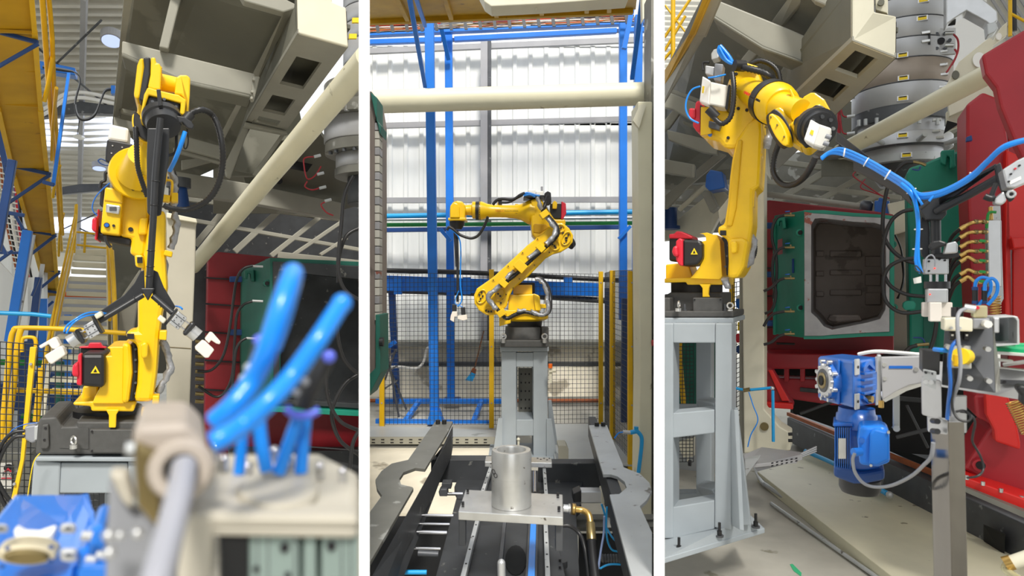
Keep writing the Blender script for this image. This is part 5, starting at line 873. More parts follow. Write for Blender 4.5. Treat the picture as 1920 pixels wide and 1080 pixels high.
# --- manifold
TH('coolant_manifold', 'upright aluminium manifold bar on a steel plate at the red column', 'manifold', (1866, 570, 5.8))
PT('mounting_plate', M().poly([(1856, 386), (1876, 386), (1882, 560), (1876, 572), (1858, 568)], 5.85, .02), 'plate_steel', .003); PT('bar', M().poly([(1851, 411), (1878, 412), (1880, 538), (1853, 538)], 5.7, .1), 'alu', .008)
PT('top_valve', M().tube([(1858, 412, 5.7), (1857, 388, 5.7)], 4), 'brass'); PT('green_handle', M().tube([(1850, 428, 5.65), (1852, 406, 5.65), (1856, 398, 5.65), (1868, 398, 5.65)], 2.6), 'pipe_green')
for k, (y, y2) in enumerate(((416, 428), (435, 444), (453, 462), (471, 478), (490, 489), (511, 513), (529, 526))):
    f_ = PT('brass_fitting', M().tube([(1801, y2+1, 5.5), (1815, y2-7, 5.5), (1830, y, 5.5), (1850, y, 5.6)], 3.6), 'brass'); PT('nut', M().cyl((1826, y, 5.5), (1834, y, 5.5), 5.2, None, 6), 'brass_dark', parent=f_); PT('nut', M().cyl((1842, y, 5.55), (1850, y, 5.55), 5, None, 6), 'brass_dark', parent=f_); PT('hose_end', M().tube([(1800, y2+2, 5.5), (1810, y2-4, 5.5)], 4.6, 10, 1), 'brass', parent=f_)
    if k > 1: PT('green_lever', M().bar((1836, y-2, 5.45), (1848, y-1, 5.45), 5, 4), 'pipe_green', .003, parent=f_)
    PT('rubber_hose', M().tube([(1803, y2, 5.5), (1790, y2+10, 5.6), (1780, y2+26+k, 5.8), (1776, y2+50, 6.2)], 3.4), 'rubber')
TH('blue_loops', 'two bright blue air hose loops on black fittings below the manifold', 'hose', (1850, 578, 4.6))
for pts in ([(1828, 545, 4.6), (1830, 528, 4.6), (1842, 520, 4.6), (1856, 526, 4.6), (1857, 545, 4.6), (1846, 560, 4.6), (1832, 574, 4.6)], [(1846, 545, 4.5), (1848, 530, 4.5), (1860, 522, 4.5), (1870, 532, 4.5), (1868, 552, 4.5), (1852, 572, 4.5)]): PT('loop', M().tube(pts, 3.3), 'hose_blue')
for x in (1828, 1846): PT('fitting', M().cyl((x, 540, 4.6), (x, 566, 4.6), 5), 'rubber'); PT('collar', M().cyl((x, 538, 4.6), (x, 544, 4.6), 5.4), 'dark_blue'); PT('collar', M().cyl((x, 564, 4.6), (x, 570, 4.6), 5.4), 'dark_blue')
def coil(nm, lb, a, b, r, turns, wr, mt_):
    a, b = P(a), P(b); d = (b-a).normalized(); u = d.cross(A).normalized(); v = d.cross(u); k = a.y/F; pts = [a.lerp(b, i/(turns*10))+(u*math.cos(i*math.pi/5)+v*math.sin(i*math.pi/5))*r*k for i in range(turns*10+1)]
    ONE(nm, lb, 'spring', M().rings(pts, wr*k, 5), mt_)
coil('coil_spring', 'beige coil spring standing beside the valve block', (1865, 556, 4.85), (1866, 600, 4.85), 9, 9, 1.1, 'brass')
coil('coil_spring', 'beige coil spring slanting down in front of the red press foot', (1900, 752, 4.4), (1930, 812, 4.4), 13, 14, 1.1, 'brass')
# --- conveyor end: gear motor, side plate, belt, post
TH('gear_motor', 'bright blue worm gearbox with electric motor hanging below it', 'motor', (1610, 922, 2.9))
fl, fm, fr = 3.25, 2.95, 3.15
c1, c2, c3, c4 = (1533, 666), (1600, 675), (1600, 767), (1533, 750); c5, c6 = (1648, 669), (1648, 759)
a1, a2, a3 = P((1533, 668, fl)), P((1600, 676, fm)), P((1648, 670, fr)); 
up_ = Vector((0, 0, (a2.z-P((1600, 766, fm)).z))); bk_ = a1+(a3-a2)
gb = PT('gearbox', M().slab([a1-up_, a2-up_, a3-up_, bk_-up_], up_), 'gear_blue', .012)
fn = (a2-a1).cross(Z).normalized(); fn = fn if fn.dot(CAM-a1) > 0 else -fn; fx = (a2-a1).normalized(); fcn = (a1+a2)/2-up_/2; hh = up_.z/2
rn = (a3-a2).cross(Z).normalized(); rn = rn if rn.dot(CAM-a2) > 0 else -rn; rx = (a3-a2).normalized()
PT('flange_plate', M().slab([fcn+fx*(-.092)+Z*hh*.98, fcn+fx*.06+Z*hh*.98, fcn+fx*.06-Z*hh*.98, fcn-fx*.092-Z*hh*.98], fn*.012), 'gear_blue', .006, parent=gb)
fc_ = fcn-fx*.015
PT('flange_ring', M().lathe(fc_, fc_+fn*.03, [(0, .083), (1, .078)], 32, px=False), 'gear_blue', parent=gb)
fr_ = PT('silver_flange', M().lathe(fc_+fn*.025, fc_+fn*.042, [(0, .07), (.7, .07), (1, .064)], 32, px=False), 'alu', parent=gb)
for k in range(14): a = k*math.pi/7; p = fc_+fn*.03+(fx*math.cos(a)+Z*math.sin(a))*.068; PT('tooth', M().cyl(p, p+fn*.012, .008, None, 8, False), 'alu', parent=gb)
PT('bore_ring', M().lathe(fc_+fn*.04, fc_+fn*.046, [(0, .052), (1, .05)], 28, px=False), 'dark_steel', parent=gb); PT('bore_ring', M().lathe(fc_+fn*.045, fc_+fn*.05, [(0, .036), (1, .034)], 28, px=False), 'brass_dark', parent=gb); PT('bore', M().lathe(fc_+fn*.05, fc_+fn*.053, [(0, .022), (1, .022)], 20, px=False), 'pit', parent=gb)
for k in range(8): a = (k+.5)*math.pi/4; p = fc_+fn*.02+(fx*math.cos(a)+Z*math.sin(a))*.088; PT('cap_screw', M().cyl(p, p+fn*.018, .0085, None, 10, False), 'steel', parent=gb)
L2 = (a3-a2).length; rc = (a2+a3)/2-up_/2
for s1 in (-1, 1):
    for s2 in (-1, 1):
        p = rc+rx*s1*L2*.40+Z*s2*hh*.72; PT('pad', M().slab([p+rx*-.017+Z*.033, p+rx*.017+Z*.033, p+rx*.017-Z*.033, p-rx*.017-Z*.033], rn*.008), 'alu', .003, parent=gb); PT('pad_hole', M().cyl(p+rn*.006, p+rn*.01, .006, None, 10, False), 'ink', parent=gb)
for k in range(4): p = rc+Z*(.04-k*.027); PT('cooling_fin', M().slab([p-rx*.05+Z*.005, p+rx*.05+Z*.005, p+rx*.05-Z*.005, p-rx*.05-Z*.005], rn*.016), 'gear_blue', .002, parent=gb)
for z_ in (.075, -.075): PT('corner_rib', M().slab([rc+rx*x_+Z*(z_*(1-.35*abs(x_)/.05)) for x_ in (-.05, -.025, 0, .025, .05)]+[rc+rx*x_+Z*(z_*(1-.35*abs(x_)/.05)+.014*(1 if z_ > 0 else -1)) for x_ in (.05, .025, 0, -.025, -.05)], rn*.012), 'gear_blue', parent=gb)
PT('oil_plug', M().cyl(rc-Z*.068, rc-Z*.068+rn*.025, .015, None, 8, False), 'brass', parent=gb)
PT('neck', M().lathe((1606, 764, 3.1), (1606, 800, 3.1), [(0, 32), (.3, 33), (.35, 36), (.9, 38), (1, 40)], 28), 'gear_blue')
mb = PT('motor_body', M().box(1566, 796, 1650, 884, 3.02, .2), 'gear_blue', .01); PT('top_lug', M().box(1562, 793, 1600, 800, 3., .15), 'gear_blue', .004); PT('top_lug', M().box(1640, 790, 1655, 800, 3.05, .15), 'gear_blue', .004)
for k in range(8): PT('motor_fin', M().box(1565+k*4, 802, 1566.5+k*4, 880, 2.985, .05), 'gear_blue', parent=mb)
PT('name_plate', M().box(1572, 822, 1586, 860, 2.978, .006), 'steel', label='grey metal name plate')
jb = PT('terminal_box', M().poly([(1612, 800), (1656, 800), (1668, 808), (1669, 868), (1646, 876), (1612, 872), (1608, 830)], 2.86, .14), 'blue', .012)
PT('box_lid', M().poly([(1631, 812), (1640, 804), (1664, 810), (1668, 818), (1668, 862), (1645, 873), (1629, 872)], 2.84, .03), 'blue', .008, parent=jb)
for x, y in ((1633, 873), (1666, 811)): PT('lid_screw', M().disc(x, y, 2.83, 2.6, .02, 10), 'steel', parent=jb)
PT('knockout', M().disc(1616, 826, 2.85, 5.5, .02, 16), 'gear_blue', parent=jb); PT('cable_gland', M().cyl((1600, 848, 2.82), (1614, 847, 2.84), 8.5, None, 8), 'blue', parent=jb)
PT('fan_cowl', M().poly([(1563, 874), (1600, 879), (1608, 888), (1620, 888), (1659, 880), (1659, 900), (1622, 908), (1600, 908), (1563, 894)], 2.98, .2), 'dark_blue', .012); PT('fan_cap', M().lathe((1612, 896, 3.1), (1612, 922, 3.1), [(0, 37), (.7, 37), (1, 33)], 28), 'black')
PT('power_cable', M().tube([(1603, 850, 2.8), (1599, 862, 2.8), (1603, 885, 2.8), (1618, 905, 2.8), (1640, 913, 2.8), (1672, 910, 2.75), (1708, 893, 2.65), (1732, 872, 2.5), (1746, 856, 2.44), (1750, 830, 2.42)], 3.3), 'cable_grey')
TH('conveyor', 'conveyor end with grey side plate and white belt on aluminium profile', 'conveyor', (1700, 760, 2.8))
PT('side_plate', M().poly([(1652, 670), (1735, 668), (1770, 690), (1770, 720), (1735, 717), (1705, 722), (1680, 734), (1655, 750)], 2.8, .03), 'grey_steel', .003)
PT('plate_edge', M().box(1645, 666, 1652, 756, 2.84, .05), 'alu', .003)
PT('slot', M().box(1667, 686, 1711, 691, 2.797, .01), 'gear_blue')
for x, y in ((1658, 684), (1659, 710), (1718, 693)): PT('plate_screw', M().disc(x, y, 2.795, 4, .015, 14), 'steel')
PT('belt', M().tube([(1610, 664, 3.0), (1640, 659, 2.95), (1680, 661, 2.9), (1735, 666, 2.82)], 3.6), 'white'); PT('belt_return', M().slab([(1655, 750, 2.82), (1680, 733, 2.82), (1705, 721, 2.82), (1735, 716, 2.82), (1735, 722, 2.84), (1700, 733, 2.84), (1680, 744, 2.84), (1660, 754, 2.84)], A*.2), 'white')
rs = [2.72, 2.6]
PT('profile', M().slab([(1740, 716, 2.7), (1760, 680, 2.7), (1870, 690, 2.55), (1980, 700, 2.5), (1980, 762, 2.5), (1868, 742, 2.55), (1766, 726, 2.68)], A*.06), 'alu', .004); PT('profile_slot', M().slab([(1876, 712, 2.545), (1980, 716, 2.49), (1980, 727, 2.49), (1876, 720, 2.545)], A*.01), 'dark_steel')
for x in (1884, 1900, 1914): PT('slot_nut', M().disc(x, 716+(x-1884)*.05, 2.535, 2.6, .01, 8), 'ink')
PT('green_belt', M().slab([(1870, 652, 2.6), (1980, 660, 2.5), (1980, 669, 2.5), (1870, 660, 2.6)], A*.15), 'green_belt'); PT('green_belt', M().slab([(1904, 647, 2.7), (1980, 648, 2.7), (1980, 655, 2.7), (1904, 652, 2.7)], A*.1), 'green_belt')
PT('guide_bar', M().slab([(1864, 659, 2.58), (1980, 668, 2.48), (1980, 672, 2.48), (1864, 664, 2.58)], A*.03), 'white'); PT('guide_rod', M().tube([(1882, 684, 2.5), (1940, 676, 2.45)], 4, 12, 1), 'alu'); PT('guide_bar', M().slab([(1864, 672, 2.6), (1900, 676, 2.55), (1900, 680, 2.55), (1864, 677, 2.6)], A*.03), 'off_white')
PT('clamp_knob', M().poly([(1906, 728), (1912, 722), (1940, 726), (1940, 775), (1915, 755), (1916, 742)], 2.4, .05), 'black', .01)
PT('hinge_link', M().box(1674, 738, 1687, 804, 2.95, .015), 'plate_steel', .004); PT('hinge_pin', M().disc(1681, 804, 2.93, 6, .03, 14), 'plate_steel'); PT('link_rod', M().tube([(1673, 801, 3.), (1682, 804, 2.98)], 1.5, 8, 1), 'steel')
ONE('grease_nipple', 'small brass plug at the edge of the conveyor side plate', 'plug', M().cyl((1652, 751, 2.78), (1652, 764, 2.78), 5, None, 8), 'brass')
TH('conveyor_post', 'square polished stainless steel post under the valve plate', 'post', (1780, 1150, 2.5))
pa, pb_, pc = [(1744, 800), (1778, 800), (1807, 800)], 0, 0
t0 = [P((1744, 790, 2.62)), P((1778, 790, 2.5)), P((1808, 790, 2.6))]; t0.append(t0[0]+t0[2]-t0[1])
bt = [Vector((v.x+.015, v.y, P((1780, 1190, 2.5)).z)) for v in t0]
PT('tube', M().add(t0+bt, [(0, 1, 2, 3), (7, 6, 5, 4), (0, 4, 5, 1), (1, 5, 6, 2), (2, 6, 7, 3), (3, 7, 4, 0)]), 'inox', .003)
PT('upper_bracket', M().slab([(1728, 706, 2.52), (1765, 714, 2.46), (1766, 788, 2.46), (1729, 778, 2.52)], A*.02), 'alu', .004); PT('lower_bracket', M().slab([(1739, 780, 2.52), (1777, 786, 2.45), (1777, 816, 2.45), (1740, 810, 2.52)], A*.02), 'alu', .004); PT('rear_bracket', M().box(1780, 742, 1813, 812, 2.66, .02), 'alu', .003)
for y in (789, 808): PT('black_screw', M().cyl((1749, y, 2.47), (1758, y+1, 2.42), 5.5), 'black')
PT('black_cap_block', M().slab([(1729, 656, 2.5), (1763, 660, 2.44), (1762, 704, 2.44), (1729, 698, 2.5)], A*.1), 'black', .004)
sp = PT('small_plate', M().slab([(1731, 692, 2.46), (1756, 697, 2.42), (1755, 731, 2.42), (1733, 722, 2.46)], A*.012), 'plate_steel', .003)
for x in (1736, 1746): PT('bolt', M().disc(x, 716+(x-1736)*.1, 2.41, 4.6, .02, 8), 'alu', parent=sp)
for x, y in ((1736, 699), (1749, 701)): PT('screw', M().disc(x, y, 2.43, 2.4, .02, 8), 'black', parent=sp)
TH('valve_plate', 'dark steel mounting plate with valve, sensor and screws on the conveyor', 'plate', (1815, 740, 2.5))
PT('plate', M().slab([(1772, 612, 2.5), (1861, 596, 2.5), (1867, 737, 2.42), (1766, 722, 2.5)], A*.012), 'dark_steel', .003); PT('bent_edge', M().slab([(1861, 596, 2.5), (1867, 737, 2.42), (1876, 734, 2.46), (1874, 690, 2.5), (1864, 680, 2.52)], A*.01), 'plate_dark', .003)
PT('box_bracket', frame_ring([(1862, 594), (1900, 592), (1908, 594), (1911, 600), (1912, 646), (1864, 650)], [(1865, 597), (1900, 595), (1904, 597), (1907, 602), (1907, 644), (1866, 646)], 2.52, .12), 'plate_steel', .002); PT('box_back', M().poly([(1864, 596), (1908, 596), (1908, 646), (1866, 648)], 2.66, .01), 'dark_steel'); PT('profile_stub', M().box(1863, 596, 1874, 624, 2.5, .05), 'alu', .003)
for x, y in ((1779, 651), (1812, 653), (1853, 655), (1819, 710), (1855, 715)): PT('cap_screw', M().disc(x, y, 2.4, 5, .04, 14), 'steel')
sb_ = PT('sensor_bracket', M().slab([(1776, 648, 2.46), (1820, 648, 2.44), (1822, 692, 2.42), (1776, 690, 2.46)], A*.008), 'plate_steel', .003)
PT('yellow_sensor', M().cyl((1800, 668, 2.36), (1810, 668, 2.44), 16), 'label_yellow'); PT('yellow_connector', M().box(1788, 664, 1798, 688, 2.36, .03), 'yellow_paint', .004); PT('black_plug', M().cyl((1792, 690, 2.36), (1793, 712, 2.36), 6), 'rubber')
for x in (1781, 1808): w_ = PT('push_terminal', M().box(x, 624, x+10, 638, 2.46, .03), 'black', .003); PT('terminal_dot', M().box(x+3, 627, x+7, 630, 2.455, .01), 'white', parent=w_)
PT('valve_block', M().slab([(1770, 597, 2.42), (1806, 594, 2.42), (1824, 598, 2.42), (1824, 622, 2.42), (1770, 620, 2.42)], A*.08), 'cream_clean', .004)
for x in (1784, 1800): PT('block_screw', M().disc(x, 615, 2.41, 3, .02, 10), 'steel')
PT('valve_actuator', M().box(1824, 597, 1856, 617, 2.43, .06), 'cable_grey', .004); PT('adjuster_knob', M().disc(1853, 608, 2.38, 7.5, .06, 8), 'off_white')
PT('solenoid_coil', M().box(1825, 573, 1852, 596, 2.43, .05), 'clear_plastic', .005); PT('coil_light', M().disc(1833, 577, 2.42, 3.5, .02, 12), 'motor_red'); PT('din_plug', M().cyl((1808, 577, 2.42), (1828, 580, 2.42), 8), 'alu')
for x in (1789, 1800): PT('push_fitting', M().cyl((x, 576, 2.45), (x, 594, 2.45), 5.5), 'rubber')
PT('grey_cable', M().tube([(1810, 579, 2.38), (1800, 584, 2.36), (1795, 600, 2.34), (1797, 640, 2.33), (1801, 680, 2.33), (1798, 715, 2.34), (1788, 745, 2.38), (1784, 780, 2.4)], 3.6), 'cable_grey')
PT('blue_hose', M().tube([(1794, 638, 2.34), (1784, 652, 2.33), (1780, 680, 2.33), (1782, 720, 2.34), (1778, 760, 2.38), (1776, 786, 2.4)], 3.4), 'gear_blue')
PT('blue_hose', M().tube([(1752, 655, 2.45), (1770, 657, 2.42), (1790, 659, 2.45)], 4.5, 10), 'hose_blue')
PT('black_cable', M().tube([(1793, 710, 2.36), (1786, 735, 2.36), (1786, 765, 2.37), (1796, 785, 2.36), (1814, 790, 2.36), (1820, 780, 2.38), (1808, 770, 2.4), (1792, 772, 2.4)], 2.4), 'rubber')
PT('black_cable', M().tube([(1800, 772, 2.4), (1815, 775, 2.4), (1828, 790, 2.42), (1824, 815, 2.44), (1824, 830, 2.46), (1838, 855, 2.48), (1844, 878, 2.48), (1834, 892, 2.46), (1812, 896, 2.46)], 2.2), 'rubber')
# ======================= LEFT BAY =======================
bay(336, [(673.5, -1)])
# --- roof: folded sheets, rafters, skylights
rs_ = STR('ceiling', M().slab([(-60, -40, 11.6), (330, -40, 11.6), (330, 500, 24.6), (-60, 500, 24.6)], Vector((0, 0, .1))), 'roof_panel')
def roofp(x, y): t = (y+40)/540.; return P((x, y, 1/((1-t)/11.5+t/24.4)))
yy = -34.; k = 0
while yy < 470:
    st = 15.5-yy*.018; sky = 213 < yy < 262 or 400 < yy < 428
    PT('roof_rib', M().slab([roofp(-40, yy), roofp(300, yy+3), roofp(300, yy+3+st*.32), roofp(-40, yy+st*.32)], Vector((0, -.05, -.11))), 'skylight' if sky else 'roof_panel', parent=rs_); yy += st
for y0, y1 in ((214, 266), (404, 430)): PT('skylight_sheet', M().slab([roofp(60, y0), roofp(235, y0+2), roofp(235, y1), roofp(60, y1+4)], Vector((0, 0, -.05))), 'skylight', parent=rs_)
PT('ridge_beam', M().bar(roofp(158, -40)+Vector((0, 0, -.3)), roofp(147, 460)+Vector((0, 0, -.3)), 6.5, 6), 'grey_steel', parent=rs_)
PT('rafter', M().slab([(60, 208, 14.2), (150, 190, 14.2), (235, 200, 14.2), (235, 214, 14.2), (150, 212, 14.2), (60, 222, 14.2)], A*.2), 'dark_steel', .01, parent=rs_)
PT('rafter', M().slab([(100, 353, 17.4), (150, 345, 17.4), (205, 344, 17.4), (205, 356, 17.4), (150, 361, 17.4), (100, 366, 17.4)], A*.2), 'dark_steel', .01, parent=rs_)
for a, b in (((190, -10), (70, 110)), ((70, 42), (212, 168)), ((205, 360), (120, 400)), ((150, 400), (200, 425))): PT('tie_rod', M().rings([roofp(*a)+Vector((0, 0, -.4)), roofp(*b)+Vector((0, 0, -.4))], .018, 6), 'dark_steel', parent=rs_)
for x, y, rx, ry, lb in ((209, 77, 18, 16, 'round roof light nearest, beside the grey platform edge'), (186, 316, 12, 7, 'round roof light farther away beside the robot elbow')):
    p = CAM+(roofp(x, y)-CAM)*.93; s_ = p.y/F
    TH('dome_light', lb, 'light', p); PT('ring', M().slab([p+R*rx*s_*math.cos(a)+L(0, 1.0, -.5)*(-ry*s_*math.sin(a)) for a in [i*math.pi/12 for i in range(24)]], Z*.12), 'grey_steel', .01); PT('lens', M().slab([p+Z*-.01+R*.88*rx*s_*math.cos(a)+L(0, 1.0, -.5)*(-.86*ry*s_*math.sin(a)) for a in [i*math.pi/12 for i in range(24)]], Z*.05), 'dome_glow')
TH('hanging_lamp', 'small round lamp hanging from the roof below the skylight', 'lamp', (145, 258, 14)); PT('shade', M().slab([(x, y, 14) for x, y in circ(145, 256, 8.5, 4.5, 20)], L(0, .5, .08)), 'off_white', .01); PT('cord', M().tube([(145, 252, 14), (149, 226, 14)], .7, 6, 1), 'black')
for k, (d0, lb) in enumerate(((0, 'upper white bent duct strip crossing under the roof'), (10, 'lower white bent duct strip crossing under the roof'))): ONE('roof_duct', lb, 'duct', M().tube([(80, 205+d0, 13.5), (96, 196+d0, 13.5), (120, 177+d0, 13.5), (150, 173+d0, 13.5), (180, 177+d0, 13.5), (222, 186+d0, 13.5)], 3.6), 'white')
TH('blue_tray', 'blue cable tray arm with hanging cable loop above the yellow walkway', 'cable tray', (110, 128, 9)); PT('tray', M().poly([(66, 112, 0), (141, 127, 0), (141, 141, 0), (66, 128, 0)], 9, .2), 'blue', .01)
for o_ in (0, 3): PT('cable_loop', M().tube([(80, 124+o_, 8.8), (120, 130+o_, 8.8), (140, 136, 8.8), (150, 152, 8.8), (141, 190+o_, 8.8), (146, 216+o_, 8.8), (160, 223+o_, 8.8), (178, 213+o_, 8.8), (190, 186, 8.8), (198, 168+o_, 8.8), (213, 165+o_, 8.8)], 1.7), 'rubber' if o_ else 'cable_grey')
PT('end_clip', M().box(208, 160, 216, 175, 8.7, .1), 'blue')
ONE('blue_stay', 'bright blue inclined stay bar dropping beside the yellow guard rail', 'bar', M().bar((129, 138, 6.9), (100, 346, 5.9), 5.5, 6), 'blue', bv=.005); PT('foot', M().bar((80, 341, 5.9), (102, 347, 5.9), 7, 8), 'dark_blue', .005)
# --- yellow walkway overhead at left
TH('yellow_walkway', 'yellow steel walkway seen from below running away on blue brackets', 'walkway', (60, 560, 9))
dk_ = lambda t: 4.2+9.8*t**1.3
LE = [(-30, -30, 0), (-30, 60, .1), (0, 205, .3), (30, 330, .52), (62, 440, .72), (92, 555, 1)]; RE = [(60, -30, 0), (68, 60, .1), (79, 205, .3), (92, 330, .52), (103, 440, .72), (112, 555, 1)]
for (l0, l1, r0, r1) in zip(LE, LE[1:], RE, RE[1:]): PT('deck_plate', M().slab([(l0[0], l0[1], dk_(l0[2])), (r0[0], r0[1], dk_(r0[2])), (r1[0], r1[1], dk_(r1[2])), (l1[0], l1[1], dk_(l1[2]))], Vector((0, 0, .03))), 'deck_yellow')
def edge(E, t):
    for a, b in zip(E, E[1:]):
        if t <= b[2]+1e-6: f = (t-a[2])/(b[2]-a[2]); return a[0]+(b[0]-a[0])*f, a[1]+(b[1]-a[1])*f
for t in (.1, .2, .29, .38, .44, .5, .56, .61, .66, .71, .75, .79, .83, .87, .9, .93, .96, .99):
    l, r = edge(LE, t), edge(RE, t); PT('cross_rib', M().bar((l[0], l[1]-4, dk_(t)-.03), (r[0], r[1]+2, dk_(t)-.03), 5.5-2.5*t, 5), 'deck_yellow')
for E, w_ in ((RE, 8), (LE, 8)):
    for a, b in zip(E, E[1:]): PT('edge_beam', M().bar((a[0]-3, a[1], dk_(a[2])-.04), (b[0]-3, b[1], dk_(b[2])-.04), w_*(1-.4*a[2]), 8), 'yellow_paint')
for a, b, t in (((-10, 58), (72, 80), .12), ((8, 308), (96, 327), .5), ((44, 431), (106, 441), .72), ((78, 503), (113, 510), .88), ((84, 545), (112, 549), .97)): PT('bracket', M().bar((a[0], a[1], dk_(t)-.1), (b[0], b[1], dk_(t)-.1), 8*(1-.4*t), 8), 'dark_blue', .004)
for a, b, t in (((72, 82), (-12, 130), .12), ((94, 328), (-4, 394), .5), ((105, 441), (38, 492), .72), ((112, 511), (76, 540), .88), ((100, 565), (76, 586), .97)): PT('brace', M().bar((a[0], a[1], dk_(t)-.15), (b[0], b[1], dk_(t)-.15), 7*(1-.4*t), 6), 'dark_blue', .004)
TH('walkway_railing', 'yellow tubular guard rail along the right side of the walkway', 'railing', (110, 500, 8))
for pts, r in (([(78, -20, 5.2), (86, 90, 5.6), (94, 200, 6.6), (106, 330, 8.6), (116, 470, 11)], 3.6), ([(90, -20, 5.2), (97, 60, 5.5), (99, 105, 5.7), (104, 220, 6.8), (112, 330, 8.4), (118, 440, 10)], 3.4), ([(99, 104, 5.7), (92, 150, 5.8), (83, 190, 5.9)], 4), ([(112, 310, 8), (104, 340, 8.2), (99, 370, 8.4)], 3), ([(106, 165, 6), (99, 240, 7.0), (97, 300, 7.7)], 3), ([(119, 400, 9.6), (112, 440, 10), (110, 480, 10.4)], 2.4)): PT('rail', M().tube(pts, r), 'yellow_paint')
# --- blue rack at left
TH('blue_rack', 'blue steel rack columns below the walkway at the left edge', 'frame', (30, 640, 9))
for a, b, w_, t in (((24, 300), (-6, 470), 13, 6.6), ((52, 432), (18, 640), 15, 8), ((73, 520), (52, 700), 11, 9.5), ((83, 570), (72, 680), 8, 11), ((-6, 230), (16, 330), 9, 9.0), ((26, 330), (42, 440), 6, 11.4)): PT('column', M().bar((a[0], a[1], t), (b[0], b[1], t), w_, 14), 'blue' if w_ > 14 else 'dark_blue', .005)
for a, b, w_, t in (((8, 398), (46, 404), 7, 7.4), ((-4, 448), (12, 478), 6, 7.2), ((-4, 490), (24, 470), 5, 7.4), ((28, 402), (44, 430), 5, 7.6), ((0, 474), (42, 474), 5, 8), ((60, 555), (74, 520), 4, 9)): PT('brace', M().bar((a[0], a[1], t), (b[0], b[1], t), w_, 8), 'dark_blue', .004)
PT('grey_post', M().bar((62, 440, 8.4), (30, 620, 8.4), 8, 8), 'plate_steel', .003); PT('grey_post', M().bar((80, 495, 9.6), (62, 620, 9.6), 6, 8), 'plate_steel', .003)
TH('rack_cable_ladder', 'perforated cable ladder packed with cables seen through the blue rack', 'cable ladder', (30, 450, 9.2))
for k in range(22): y = 292+k*10.5; x0 = -4+max(0, (k-2))*1.6; PT('rung', M().bar((x0, y, 9.2), (x0+27, y+6, 9.2), 2.6, 3), 'off_white')
for k in range(6): PT('cable', M().tube([(0+k*5, 285, 9.4), (4+k*6, 340, 9.4), (14+k*5.5, 430, 9.4), (34+k*5, 520, 9.4)], 2.0, 6, 3), ['rust', 'black', 'white', 'cable_grey', 'motor_red', 'black'][k])
STR('trim_9', clad_sheet(-11, -7.4, .1, 3.6, 10.2, 14), 'clad', clip=False)
STR('trim_10', M().slab([(-30, 460, 9.8), (26, 520, 9.8), (8, 640, 9.8), (-30, 640, 9.8)], A*.05), 'clad')
ONE('blue_water_pipe', 'light blue pipe crossing horizontally at left below the walkway', 'pipe', M().tube([(-20, 586, 6.5), (60, 589, 6.5), (96, 593, 6.5)], 4.2, 12, 1), 'pipe_blue')
# --- stairs
TH('staircase', 'cream steel staircase rising to the yellow landing in the left view', 'stairs', (160, 700, 8))
tr = [(478, 137, 203), (491, 135, 201), (504, 133, 201), (518, 130, 202), (532, 128, 202), (546, 124, 202), (561, 120, 202), (576, 117, 202), (593, 113, 202), (610, 110, 203), (628, 107, 204), (647, 103, 204), (667, 99, 204), (688, 97, 205), (710, 93, 205), (733, 91, 206)]
for k, (y, x0, x1) in enumerate(tr):
    d = 10.4-k*.2; PT('tread', M().slab([(x0, y, d), (x1, y+3, d), (x1, y+12.5-k*.2, d), (x0, y+9.5-k*.2, d)], A*.22), 'cream_clean', .004)
PT('stringer', M().slab([(135, 466, 10.6), (141, 466, 10.6), (100, 640, 8.2), (84, 780, 7.2), (76, 780, 7.2), (92, 640, 8.2)], A*.05), 'cream_clean', .004); PT('stringer', M().slab([(198, 478, 10.4), (205, 478, 10.4), (210, 640, 8.2), (210, 780, 7.2), (203, 780, 7.2), (201, 640, 8.2)], A*.05), 'cream_clean', .004); PT('landing_edge', M().box(140, 468, 202, 480, 10.7, .3), 'cream_clean', .006)
TH('stair_railing', 'yellow tubular handrails on both sides of the cream staircase', 'railing', (150, 640, 8))
for pts, r in (([(144, 383, 10.5), (141, 430, 10.3), (118, 530, 9), (88, 680, 7.6)], 2.2), ([(141, 402, 10.3), (126, 470, 9.8), (100, 590, 8.4), (80, 690, 7.4)], 2.4), ([(143, 384, 10.5), (138, 474, 10.4)], 3), ([(137, 470, 10.2), (118, 560, 8.8), (106, 620, 8.2)], 1.8), ([(207, 455, 10.2), (212, 540, 9.4), (217, 680, 7.8)], 2.8), ([(202, 455, 10.4), (205, 530, 9.6), (206, 600, 8.8)], 3), ([(144, 435, 10.8), (175, 438, 10.8), (207, 442, 10.8)], 2), ([(144, 459, 10.8), (207, 466, 10.8)], 2), ([(160, 437, 10.8), (158, 474, 10.8)], 2.2), ([(211, 470, 9.9), (216, 560, 9), (219, 690, 7.8)], 3)): PT('rail', M().tube([(x, y, d-.4) for x, y, d in pts], r), 'yellow_paint')
# --- far clutter behind the stairs
for k, (x0, x1, y, h_, m_, nm, lb, ct) in enumerate(((120, 205, 552, 5, 'orange', 'orange_beam', 'thin orange rack beam seen between the stair treads', 'beam'), (0, 84, 679, 6, 'pipe_green', 'green_pipe', 'upper green pipe behind the lower left fence', 'pipe'), (40, 150, 780, 5, 'pipe_green', 'green_pipe', 'lower bright green pipe behind the fence beside the base casting', 'pipe'))):
    ONE(nm, lb, ct, M().tube([(x0, y, 9.8), (x1, y+2, 9.8)], h_, 10, 1), m_)
    if k == 2:
        for xs_ in (60, 138): q_ = P((xs_, y+2, 9.8)); PT('support', M().rings([q_-Z*q_.z, q_-Z*.03], .025, 8), 'dark_steel')
ONE('green_standpipe', 'dark green vertical pipe behind the fence left of the motor', 'pipe', M().tube([P((112, 678, 8.8)), P((112, 678, 8.8))*1-Z*P((112, 678, 8.8)).z], 8, 12, 1), 'green_dark')
